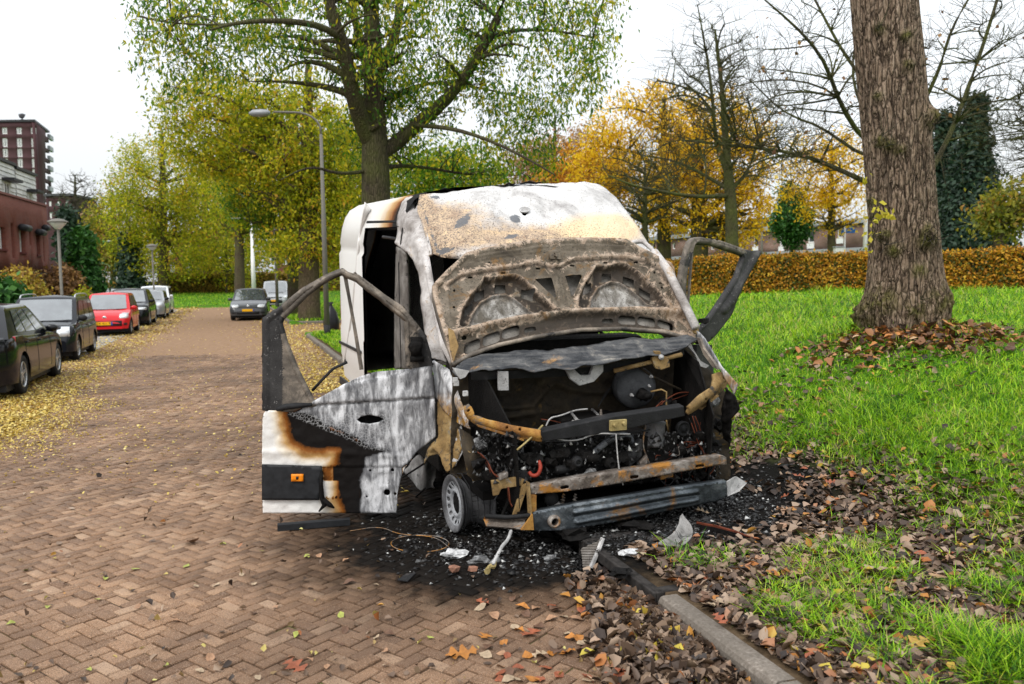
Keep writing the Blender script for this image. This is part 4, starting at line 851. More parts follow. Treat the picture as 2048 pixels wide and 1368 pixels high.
def arm_lamp(pxb, pxt, ptop, Y, arm, label, mat, r=.075, head=True, rise=.55, group=None, dy=0):
    b = base_of(pxb, Y); t0 = G(pxt, ptop, Y); t = np.array([b[0] + (t0[0] - b[0]) * .0, b[1], t0[2]]); t[0] = b[0]
    root = thing('street_lamp', b, label, 'street lamp', group); up = np.array([0, 0, 1.]); H_ = t[2] - b[2]; s = np.sign(arm); e = t + np.array([arm, dy, 0])
    m = MB(); m.tube([b - up * .1, b + up * .35], [r * 1.55, r * 1.55], 12); m.build('base_collar', M_black, root, True)
    m = MB(); m.tube([b + up * .3, b + up * H_ * .55, b + up * (H_ * .55 + .02), b + up * (H_ - rise - .1)], [r * 1.35, r * 1.15, r, r * .75], 12); m.build('pole', mat, root, True)
    k = [b + up * (H_ - rise - .12)] + [b + up * (H_ - rise) + np.array([arm * .8 * (1 - math.cos(a)) * .55, dy * .5 * (1 - math.cos(a)), rise * math.sin(a)]) for a in np.linspace(.15, math.pi / 2, 7)] + [e - np.array([arm * .22, dy * .22, -.02])]
    m = MB(); m.tube(k, r * .5, 8); m.build('arm', mat, root, True)
    m = MB(); m.lathe([(.05, 0), (.09, .06), (.11, .25), (.10, .5), (.03, .62)], e - np.array([arm, dy, 0]) * (.25 / math.hypot(arm, dy)), np.array([arm, dy, -.03]), 10); m.build('lamp_head', plain('lamp_head', (.25, .26, .27), .45, .3), root, True)
    for k_ in (): pass
arm_lamp(651, 636, 224, 25, -1.75, 'tall grey street lamp with curved arm directly left of the wreck', M_galv, .062)
arm_lamp(507, 494, 437, 64, -1.2, 'white curved street lamp rising behind the dark hatchback on the right', M_lampw, .13)
arm_lamp(553, 548, 390, 52, -1.9, 'thin grey street lamp pole between white lamp and thick trunk', M_galv, .075)
arm_lamp(252, 246, 482, 85, -1.5, 'distant slim lamp at left between conifer and globe lamp', M_galv, .1)
arm_lamp(1729, 1724, 325, 45, -2.2, 'pale street lamp beside the left edge of the massive trunk', M_lampw, .09)
arm_lamp(1523, 1520, 395, 62, .6, 'thin pole standing before the brick row houses', M_galv, .07, rise=.3)
# sign post by the hedge
def sign():
    Y = 47.; b = base_of(1688, Y); root = thing('street_sign', b, 'blue street name sign on a white post beyond the hedge', 'sign'); z = G(1688, 462, Y)[2]
    m = MB(); m.tube([b, (b[0], b[1], z + .25)], .05, 8); m.build('post', M_lampw, root, True); c = np.array([b[0] + .18, b[1], z + .02]); m = MB(); m.obox(c, (.42, 0, 0), (0, .02, 0), (0, 0, .14)); m.build('sign_board', plain('sign_blue', (.03, .13, .42), .4), root)
sign()
def small_sign():
    Y = 44.; b = base_of(1676, Y); root = thing('electric_cabinet', b, 'light grey utility cabinet just above the hedge', 'cabinet'); z = G(1676, 495, Y)[2]; m = MB(); m.obox((b[0], b[1], (b[2] + z) / 2), (.22, 0, 0), (0, .18, 0), (0, 0, (z - b[2]) / 2)); m.build('body', M_lampw, root, bev=.02); m = MB(); m.obox((b[0], b[1], z + .03), (.25, 0, 0), (0, .21, 0), (0, 0, .028)); m.build('lid', M_grey, root)
small_sign()
def litter():
    b = gz(660, 606, .05); b = np.array([b[0], b[1], 0]); b = base_of(660, 30); root = thing('rubbish_bag', b, 'black rubbish bag by the kerb, seen between lamp pole and wreck', 'bag'); m = MB(); m.lathe([(.2, 0), (.28, .1), (.29, .4), (.2, .75), (.08, .95), (.05, 1.0), (.1, 1.1), (.02, 1.12)], b, (0, 0, 1), 14); m.build('bag', plain('black_plastic', (.012, .012, .014), .35), root, True)
litter()
# ================================================================= THE BURNT VAN
van = thing('burnt_van', VO, 'burnt-out white delivery van with open bonnet and doors, front half ashen and rusted', 'van')
def rays(P): P = np.asarray(P, float); return fw + np.outer((P[:, 0] - 1024) / FP, rt) + np.outer((684 - P[:, 1]) / FP, upv)
def onP(P, p0, n): d = rays(P); return CAM + d * (((p0 - CAM) @ n) / (d @ n))[:, None]
def onV(P, v): d = rays(P); return CAM + d * ((v - (CAM - VO) @ VR) / (d @ VR))[:, None]
def onU(P, u): d = rays(P); return CAM + d * ((u - (CAM - VO) @ VF) / (d @ VF))[:, None]
def plane3(a, b, c):
    n = np.cross(b - a, c - a); n /= np.linalg.norm(n)
    return a, (n if n @ (CAM - a) > 0 else -n)
def zp(pts, ox, oy, s): return [(ox + x / s, oy + y / s) for x, y in pts]
def bumpline(P, line, w, h, closed=False): return h * np.exp(-(segdist(P, line, closed) / w) ** 2)
def region(P, poly, edge, h): return h * sstep(edge, -edge, sdf(P, poly))

# ---- materials of the wreck
def burnt_paint():
    n = NT('burnt_paint'); B = n.attr('burn'); p = n.co(); z = n.noise(9, 8, .65, p, .3); z2 = n.noise(55, 5, .65, p)
    st = n.math('ADD', n.math('MULTIPLY', n.noise(2.2, 6, .6, n.co('Object', (3.5, 3.5, .8)), .8), .6), n.math('MULTIPLY', n.noise(6, 7, .65, n.co('Object', (4, 4, 1.0)), .6), .4))
    b = n.math('ADD', B, n.math('MULTIPLY', n.math('SUBTRACT', z, .5), n.ramp(B, [(.1, .05), (.45, .16)]))); b = n.math('ADD', b, n.math('MULTIPLY', n.math('SUBTRACT', z2, .5), .05))
    c = n.ramp(b, [(.05, (.74, .72, .69)), (.13, (.70, .63, .52)), (.22, (.46, .27, .10)), (.29, (.20, .065, .010)), (.36, (.010, .008, .007)), (.56, (.011, .010, .010)), (.62, (.07, .07, .073)), (.68, (.20, .20, .207)), (1, (.29, .29, .295))])
    ash = n.ramp(B, [(.60, 0), (.68, 1)])
    c = n.mix(n.math('MULTIPLY', ash, n.ramp(st, [(.485, 0), (.57, .95)])), c, (.62, .62, .63)); c = n.mix(n.math('MULTIPLY', ash, n.ramp(st, [(.41, .92), (.49, 0)])), c, (.075, .075, .08))
    cell = n.vor(46, p, 'DISTANCE_TO_EDGE'); c = n.mix(n.math('MULTIPLY', n.attr('blister'), n.ramp(cell, [(.02, .45), (.08, 0)])), c, (.55, .55, .55))
    sp = n.noise(120, 3, .6, p); c = n.mix(n.math('MULTIPLY', ash, n.ramp(sp, [(.62, 0), (.68, .7)])), c, (.05, .045, .04))
    gr = n.noise(300, 2, .5, p); c = n.mix(n.math('MULTIPLY', n.ramp(B, [(.02, .35), (.2, 0)]), n.ramp(gr, [(.55, 0), (.7, 1)])), c, (.3, .27, .23))
    rs = n.attr('rust'); c = n.mix(n.math('MULTIPLY', rs, n.ramp(n.noise(14, 7, .7, p), [(.35, 0), (.52, 1)])), c, n.ramp(n.noise(30, 4, .6, p), [(.35, (.10, .05, .018)), (.55, (.30, .155, .03)), (.7, (.42, .25, .05))]))
    n.bump(n.math('ADD', z2, n.math('MULTIPLY', cell, n.attr('blister'))), .35, .006)
    return n.done(c, n.ramp(B, [(.1, .32), (.3, .6), (.7, .8)]), 0, None if n.put(n.b.inputs['Specular IOR Level'], n.ramp(B, [(.1, .4), (.32, .05), (.6, .06), (.8, .2)])) else None)
M_burn = burnt_paint()
def metal(name, stops, patch=None, patch2=None, sc=7, rough=.7, met=0.0, speck=.5, bump=.5, seed=0, streak=None, spec=.35):
    n = NT(name); p = n.co()
    mp = n.t.nodes.new('ShaderNodeMapping'); mp.inputs['Location'].default_value = (seed * 3.1, seed * 1.7, seed); n.link(p, mp.inputs[0]); p = mp.outputs[0]
    z = n.noise(sc, 8, .68, p, .4); c = n.ramp(z, stops)
    if patch: c = n.mix(n.ramp(n.noise(patch[0], 9, .72, p, .5), [(patch[1], 0), (patch[1] + patch[2], 1)]), c, patch[3])
    if patch2: c = n.mix(n.ramp(n.noise(patch2[0], 7, .7, p, .8), [(patch2[1], 0), (patch2[1] + patch2[2], 1)]), c, patch2[3])
    if streak: c = n.mix(n.ramp(n.noise(streak[0], 5, .6, n.co('Object', streak[1])), [(.45, 0), (.62, streak[2])]), c, streak[3])
    s = n.noise(95, 4, .65, p); c = n.mix(n.math('MULTIPLY', n.ramp(s, [(.58, 0), (.66, 1)]), speck), c, (.018, .014, .011))
    n.bump(n.math('ADD', z, s), bump, .008); return n.done(c, n.ramp(s, [(.3, rough - .12), (.7, min(1, rough + .15))]), met, spec)
M_char = metal('char', [(.3, (.004, .004, .004)), (.6, (.010, .009, .0085)), (.8, (.03, .028, .026))], (34, .66, .04, (.09, .085, .08)), sc=16, rough=.62, bump=.9, spec=.09)
M_charsoft = metal('char_interior', [(.3, (.004, .004, .004)), (.7, (.009, .008, .008))], sc=5, rough=.95, bump=.4, spec=.03)
M_fire = metal('firewall_burnt', [(.3, (.012, .010, .008)), (.55, (.035, .026, .016)), (.75, (.085, .062, .035))], (5, .60, .08, (.16, .095, .022)), (11, .62, .05, (.005, .005, .005)), sc=6, rough=.75, spec=.25)
M_rust = metal('rust_orange', [(.28, (.07, .03, .012)), (.45, (.24, .105, .022)), (.6, (.36, .19, .04)), (.75, (.30, .22, .12))], (9, .56, .06, (.12, .10, .085)), (16, .64, .04, (.03, .022, .016)), sc=6, rough=.8)
M_rusttan = metal('rust_tan', [(.28, (.085, .05, .02)), (.5, (.24, .15, .055)), (.72, (.36, .26, .12))], (12, .56, .05, (.045, .038, .03)), (7, .62, .06, (.22, .21, .2)), sc=7, rough=.8, seed=2)
M_beam = metal('beam_steel', [(.3, (.04, .03, .024)), (.5, (.14, .115, .095)), (.7, (.36, .33, .30))], (3.2, .50, .08, (.34, .15, .025)), (22, .63, .04, (.02, .018, .016)), sc=9, rough=.55, met=.25, seed=3)
M_blue = metal('blued_steel', [(.3, (.02, .024, .028)), (.55, (.08, .092, .102)), (.75, (.28, .30, .315))], (3.0, .60, .09, (.20, .10, .03)), (24, .66, .03, (.015, .015, .015)), sc=4, rough=.38, met=.75, seed=5)
M_darkbeam = metal('dark_beam', [(.3, (.006, .006, .006)), (.6, (.016, .016, .017)), (.8, (.07, .065, .065))], (4, .6, .1, (.07, .06, .056)), sc=5, rough=.6, met=0, seed=6, spec=.2)
M_ash = metal('ash_grey', [(.3, (.20, .195, .19)), (.55, (.42, .41, .40)), (.75, (.62, .60, .58))], (18, .60, .05, (.045, .04, .035)), sc=9, rough=.8, seed=4)
M_cowl = metal('cowl_metal', [(.28, (.007, .008, .009)), (.45, (.018, .020, .024)), (.58, (.055, .056, .058)), (.7, (.26, .235, .20))], (2.6, .60, .08, (.30, .16, .05)), (14, .62, .05, (.02, .018, .016)), sc=5, rough=.7, seed=8, streak=(9, (.6, 1, 6), .22, (.26, .25, .235)))
M_frame = metal('door_frame_metal', [(.3, (.03, .026, .022)), (.5, (.12, .10, .08)), (.65, (.28, .23, .18)), (.8, (.42, .36, .30))], (6, .56, .07, (.02, .018, .016)), (4, .62, .08, (.34, .22, .10)), sc=5, rough=.6, seed=9)
M_framedark = metal('door_frame_soot', [(.3, (.010, .009, .009)), (.6, (.035, .033, .032)), (.78, (.16, .15, .145))], (40, .6, .04, (.2, .19, .18)), sc=4, rough=.6, seed=10)
M_pillar = metal('pillar_ash', [(.28, (.13, .11, .095)), (.45, (.34, .31, .29)), (.62, (.58, .55, .53)), (.8, (.68, .66, .64))], (4, .57, .09, (.36, .25, .15)), (13, .62, .05, (.05, .045, .045)), sc=4, rough=.75, seed=11)
M_white = M_white
def hoodmat():
    n = NT('hood_inner'); p = n.co(); z = n.noise(4, 8, .68, p, .5); a = n.noise(11, 10, .75, p, 1.4); s = n.noise(75, 5, .7, p)
    c = n.ramp(z, [(.28, (.022, .016, .010)), (.43, (.075, .058, .038)), (.6, (.165, .135, .10)), (.78, (.30, .255, .205))])
    e = n.math('ADD', a, n.math('MULTIPLY', n.attr('edge'), .19)); c = n.mix(n.ramp(e, [(.61, 0), (.65, .9)]), c, n.ramp(n.noise(20, 4, .6, p), [(.35, (.26, .18, .12)), (.65, (.50, .39, .30))]))
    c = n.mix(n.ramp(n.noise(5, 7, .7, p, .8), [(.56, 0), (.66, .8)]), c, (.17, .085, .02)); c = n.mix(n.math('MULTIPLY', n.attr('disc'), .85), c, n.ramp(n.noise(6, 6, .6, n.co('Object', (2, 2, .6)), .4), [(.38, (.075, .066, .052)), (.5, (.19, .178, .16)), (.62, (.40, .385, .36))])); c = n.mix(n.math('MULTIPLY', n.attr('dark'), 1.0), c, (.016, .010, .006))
    c = n.mix(n.ramp(s, [(.56, 0), (.63, .95)]), c, (.028, .022, .016)); n.bump(n.math('ADD', a, s), .6, .007); return n.done(c, .72, 0, .35)
M_hood = hoodmat()
def domemat():
    n = NT('dome_burnt'); p = n.co(); z = n.noise(3, 8, .65, p, .5); s = n.noise(70, 6, .72, p); m = n.noise(9, 8, .72, p, .6)
    c = n.ramp(z, [(.32, (.30, .285, .275)), (.48, (.52, .505, .49)), (.68, (.70, .69, .68))]); t = n.math('ADD', n.attr('tan'), n.math('MULTIPLY', n.math('SUBTRACT', m, .5), .9))
    c = n.mix(n.ramp(t, [(.25, 0), (.75, 1)]), c, n.ramp(m, [(.35, (.26, .165, .10)), (.5, (.42, .31, .21)), (.65, (.62, .44, .26))]))
    t2 = n.math('ADD', n.attr('cream'), n.math('MULTIPLY', n.math('SUBTRACT', z, .5), .8)); c = n.mix(n.ramp(t2, [(.35, 0), (.8, .85)]), c, (.72, .52, .30))
    d = n.math('ADD', n.attr('dk'), n.math('MULTIPLY', n.math('SUBTRACT', n.noise(13, 9, .75, p, 1.5), .5), 2.2)); c = n.mix(n.ramp(d, [(.62, 0), (.68, .93)]), c, n.ramp(s, [(.4, (.06, .065, .075)), (.6, (.14, .15, .165))]))
    sp = n.math('ADD', s, n.math('MULTIPLY', n.attr('tan'), .07)); c = n.mix(n.ramp(sp, [(.575, 0), (.63, .9)]), c, (.075, .062, .052)); n.bump(n.math('ADD', s, m), .45, .006); return n.done(c, .7, 0, .4)
M_dome = domemat()
M_copper = plain('copper_wire', (.13, .035, .018), .5, .3, .4, 30); M_red = plain('red_hose', (.26, .035, .02), .5, 0, .4, 30); M_rubber = plain('charred_rubber', (.02, .02, .021), .75, 0, .4, 25); M_wheel = metal('wheel_steel', [(.3, (.20, .205, .215)), (.6, (.36, .37, .385)), (.8, (.46, .47, .48))], (6, .66, .06, (.10, .085, .07)), sc=5, rough=.6, met=.2, seed=12)
M_orange = plain('amber_lens', (.75, .22, .01), .3); M_strip = plain('black_plastic_strip', (.018, .019, .021), .5, 0, .3, 20); M_tail = plain('tail_red', (.35, .02, .02), .3); M_yellow = metal('yellow_metal', [(.3, (.14, .10, .03)), (.6, (.42, .33, .14)), (.8, (.55, .5, .4))], sc=9, rough=.7)

# ---- left front door (nearest), swung open
DP0 = v2w(-.33, -1.0, 0); DP1 = v2w(-.72, -2.27, 0); DN = np.cross(DP1 - DP0, VZ); DN /= np.linalg.norm(DN); DN = DN if DN @ (CAM - DP0) > 0 else -DN
z8 = lambda pts: zp(pts, 500, 720, 3.6)
def front_door():
    out = z8([(90, 1105), (88, 745), (93, 420), (100, 385), (115, 362), (200, 364), (300, 378), (430, 318), (470, 290), (600, 215), (800, 115), (900, 85), (1140, 65), (1310, 45), (1330, 250), (1338, 550), (1200, 660), (1120, 770), (1085, 850), (1060, 970), (1055, 1105)])
    circ = lambda x, y, r, k=10: z8([(x + r * math.cos(a), y + r * math.sin(a)) for a in np.arange(k) * 2 * math.pi / k])
    holes = [circ(1025, 795, 14), circ(985, 955, 24), circ(1045, 965, 11, 8), circ(865, 797, 9, 8), circ(840, 985, 8, 8), z8([(770, 430), (800, 405), (860, 392), (930, 405), (965, 425), (930, 445), (860, 458), (800, 450)])]
    black = z8([(285, 385), (320, 560), (420, 605), (650, 640), (655, 740), (640, 780), (650, 870), (640, 1000), (660, 1060), (660, 1110), (800, 1110), (790, 860), (830, 770), (840, 700), (1000, 650), (830, 620), (740, 560), (530, 470), (450, 400)])
    ash = z8([(440, 290), (600, 190), (800, 90), (1330, 20), (1360, 560), (1110, 790), (1080, 1120), (790, 1120), (770, 1050), (795, 960), (780, 860), (830, 765), (835, 700), (1000, 655), (830, 610), (740, 545), (530, 465), (450, 400), (300, 380), (430, 320)])
    dark2 = z8([(1000, 60), (1180, 60), (1200, 140), (1130, 150)])
    def burn(P):
        n = fbm(P, .03, 3) * 9; da = sdf(P, ash) + n * .6; db = sdf(P, black) + n
        left = np.clip(.36 - np.maximum(db, 0) / 52 * .36, 0, .36); B = np.where(db < 0, .45, left)
        low = z8([(88, 1000), (1100, 1000), (1100, 1110), (88, 1110)]); lx = (P[:, 0] - 500) * 3.6; inl = inpoly(P, low)
        B = np.where(inl, np.interp(lx + n * 3, [480, 600, 680, 720, 790, 830], [.02, .2, .32, .45, .5, .7]), B)
        mid = inpoly(P, z8([(525, 760), (820, 760), (820, 1000), (525, 1000)])); yy = (P[:, 1] - 720) * 3.6; stripe = (yy > 870) & (yy < 990)
        B = np.where(mid & stripe & (lx < 640 + n * 2), np.interp(lx, [540, 600, 650], [.06, .2, .33]), B); B = np.where(mid & ~stripe & (lx < 800), np.where(lx < 600, .3 + .06 * fbm(P, .1, 4), .45), B)
        B = np.where(da < 0, np.clip(.60 - da / 26 * .3, .6, .9), B)
        return B
    def hfun(P):
        h = region(P, z8([(430, 318), (1340, 262), (1340, 40), (600, 200)]), 2.5, .014) - bumpline(P, z8([(440, 330), (1330, 275)]), 3.2, .012)
        h += -region(P, z8([(80, 762), (1120, 765), (1120, 1115), (80, 1115)]), 2.0, .014) + bumpline(P, z8([(80, 660), (600, 665), (1100, 690)]), 6, .008)
        h += -region(P, z8([(910, 820), (1040, 812), (1050, 860), (1020, 905), (930, 905), (900, 860)]), 3, .012) - region(P, z8([(80, 1005), (1070, 1005), (1070, 1010), (80, 1010)]), 1, .01)
        h += fbm(P, .02, 6) * .012 + fbm(P, .08, 8) * .003; return h
    th = lambda P: onP(P, DP0, DN) + np.outer(hfun(P), DN)
    at = {'burn': burn, 'rust': lambda P: .25 * sstep(640, 740, P[:, 1]) * 0, 'blister': lambda P: np.clip(1 - np.abs(sdf(P, z8([(530, 470), (760, 380), (1000, 420), (1000, 640), (830, 600), (740, 550)]))) / 18, 0, 1) * .0 + 1.0 * (sdf(P, z8([(300, 385), (530, 430), (760, 380), (1000, 410), (990, 640), (830, 620), (740, 560), (530, 480)])) < 5)}
    d = sheet('front_door', out, holes, 3.2, th, M_burn, van, at, .012); tag(d, 'open front door half white paint, half burnt to bare ash grey metal')
    back = lambda off: (lambda P: onP(P, DP0, DN) - DN * off)
    sheet('door_inner_panel', [(540, 835), (625, 815), (725, 760), (860, 745), (862, 860), (800, 930), (785, 1015), (535, 1015)], [], 12, back(.09), M_char, d, None, .01)
    # black rub strip, lamp, screw, melted end
    st = sheet('rub_strip', z8([(90, 748), (518, 762), (524, 800), (505, 870), (520, 930), (500, 1004), (90, 1004)]), [], 6, lambda P: onP(P, DP0, DN) + DN * (.012 + 0 * 1), M_strip, d, None, .014)
    lo, hi = z8([(304, 815)])[0], z8([(390, 866)])[0]; rect = [lo, (hi[0], lo[1]), hi, (lo[0], hi[1])]
    lamp = sheet('marker_lamp', rect, [], 4, lambda P: onP(P, DP0, DN) + DN * .028, M_orange, d, None, .016)
    sheet('lamp_bulb', zp([(338, 830), (358, 830), (354, 852), (340, 852)], 500, 720, 3.6), [], 4, lambda P: onP(P, DP0, DN) + DN * .038, M_strip, lamp, None, .004)
    m = MB(); P = [onP(np.array(z8([q])), DP0, DN)[0] + DN * .02 for q in ((520, 800), (515, 900), (520, 980), (540, 1040), (500, 1085))]; m.tube(P, [.012, .016, .02, .02, .006], 6); P = [onP(np.array(z8([q])), DP0, DN)[0] + DN * .02 for q in ((530, 1000), (580, 1040), (610, 1060))]; m.tube(P, [.02, .018, .006], 6); m.build('melted_plastic', M_char, st, True)
    m = MB(); P = [onP(np.array(z8([q])), DP0, DN)[0] + DN * .02 for q in ((195, 355), (250, 335), (340, 325), (450, 318))]; m.tube(P, [.012, .022, .022, .012], 8); m.build('belt_seal', M_rubber, d, True)
    z2 = lambda pts: zp(pts, 500, 360, 1.848)
    outer = z2([(48, 850), (45, 510), (75, 495), (100, 480), (200, 400), (280, 350), (335, 333), (400, 350), (480, 410), (560, 470), (610, 530), (650, 580), (668, 640), (675, 692), (590, 700)]); inner = z2([(582, 690), (577, 520), (565, 508), (480, 440), (395, 370), (340, 346), (290, 366), (210, 422), (118, 512), (112, 530), (132, 600), (172, 700), (218, 790), (240, 835), (120, 862)])
    def fh(P): return .012 * np.exp(-(segdist(P, z2([(60, 850), (60, 520), (90, 495), (200, 410), (335, 340), (560, 480), (650, 590)]), False) / 3.5) ** 2) + .02 * np.exp(-(segdist(P, inner, False) / 2.2) ** 2)
    fo = onP
    wf = sheet('window_frame', outer + inner, [], 3, lambda P: onP(P, DP0, DN) + np.outer(fh(P) - .02, DN), M_frame, d, None, .04)
    wf.data.materials.append(M_framedark); c = np.zeros(len(wf.data.polygons) * 3); wf.data.polygons.foreach_get('center', c); uvs = wf.data.uv_layers[0].data
    for pol in wf.data.polygons:
        x = uvs[pol.loop_start].uv[0]
        if x < 566 or x > 838: pol.material_index = 1
    m = MB(); P = [onP(np.array([q]), DP0, DN)[0] - DN * .03 for q in ((688, 546), (696, 590), (707, 650), (722, 740))]; m.tube(P, [.016, .013, .013, .016], 6); m.build('window_divider', M_frame, wf)
    m = MB(); c0 = onP(np.array([(833, 698)]), DP0, DN)[0] + DN * .02
    e1 = (DP0 - DP1) / np.linalg.norm(DP1 - DP0); m.obox(c0, e1 * .04, DN * .03, VZ * .09); m.obox(c0 + e1 * .005 - VZ * .07, e1 * .05, DN * .035, VZ * .02); m.lump(c0 + VZ * .02 + DN * .03, .05, 3, 2, 1.2, .25); m.build('mirror_stump', M_char, d, True)
    # seal hanging in a loop behind the door and seat base seen through the window
    m = MB(); P = [onP(np.array([q]), DP0, DN)[0] - DN * (.1 + .0) for q in ((619, 785), (640, 762), (662, 740), (690, 727))]; m.tube(P, .012, 6); m.build('hanging_seal', M_rubber, d, True)
front_door()

# ---- right front door, open on the far side
def far_door():
    a = v2w(-.33, 1.0, 0); b = v2w(-.80, 1.95, 0); n = np.cross(b - a, VZ); n /= np.linalg.norm(n); n = n if n @ (CAM - a) > 0 else -n
    z4 = lambda pts: zp(pts, 1180, 400, 3.53); z3 = lambda pts: zp(pts, 820, 360, 2.844)
    outer = z4([(670, 770), (640, 690), (622, 590), (652, 430), (690, 300), (720, 268), (760, 262), (900, 285), (1000, 320), (1080, 350), (1110, 357), (1180, 365), (1160, 402), (1050, 600), (1000, 775)]) + z3([(1815, 770), (1720, 890), (1690, 918), (1640, 935), (1600, 880)])
    inner = z3([(1655, 832), (1740, 712), (1840, 560), (1883, 440), (1878, 425), (1850, 412), (1700, 362), (1625, 356), (1604, 378), (1563, 520), (1553, 610), (1565, 700), (1580, 750)])
    hf = lambda P: .03 * np.exp(-(segdist(P, z4([(1170, 370), (1090, 520), (990, 700), (930, 776)]), False) / 5) ** 2) + .015 * np.exp(-(segdist(P, inner, False) / 2.0) ** 2)
    d = sheet('far_door', outer + inner, [], 3, lambda P: onP(P, a, n) + np.outer(hf(P), n), M_framedark, van, None, .05); tag(d, 'far open front door reduced to a sooty black window frame')
    d.data.materials.append(M_frame); uvs = d.data.uv_layers[0].data
    for pol in d.data.polygons:
        x, y = uvs[pol.loop_start].uv
        if y < 505 and x < 1490 or x < 1372: pol.material_index = 1
    m = MB(); m.tube([onP(np.array([q]), a, n)[0] for q in ((1385, 488), (1380, 550), (1375, 622))], .013, 6); m.build('window_divider', M_frame, d)
    m = MB(); c0 = onP(np.array([(1394, 641)]), a, n)[0] + n * .06; e1 = (b - a) / np.linalg.norm(b - a); m.obox(c0, e1 * .045, n * .02, VZ * .018); m.lump(c0 + e1 * .03, .03, 5, 1); m.build('mirror_stump', M_char, d)
    m = MB(); m.prism([onP(np.array([q]), a, n)[0] - n * .03 for q in ((1400, 690), (1430, 690), (1436, 790), (1408, 880), (1395, 880))], -n * .08); m.build('lower_panel', M_framedark, d)
far_door()

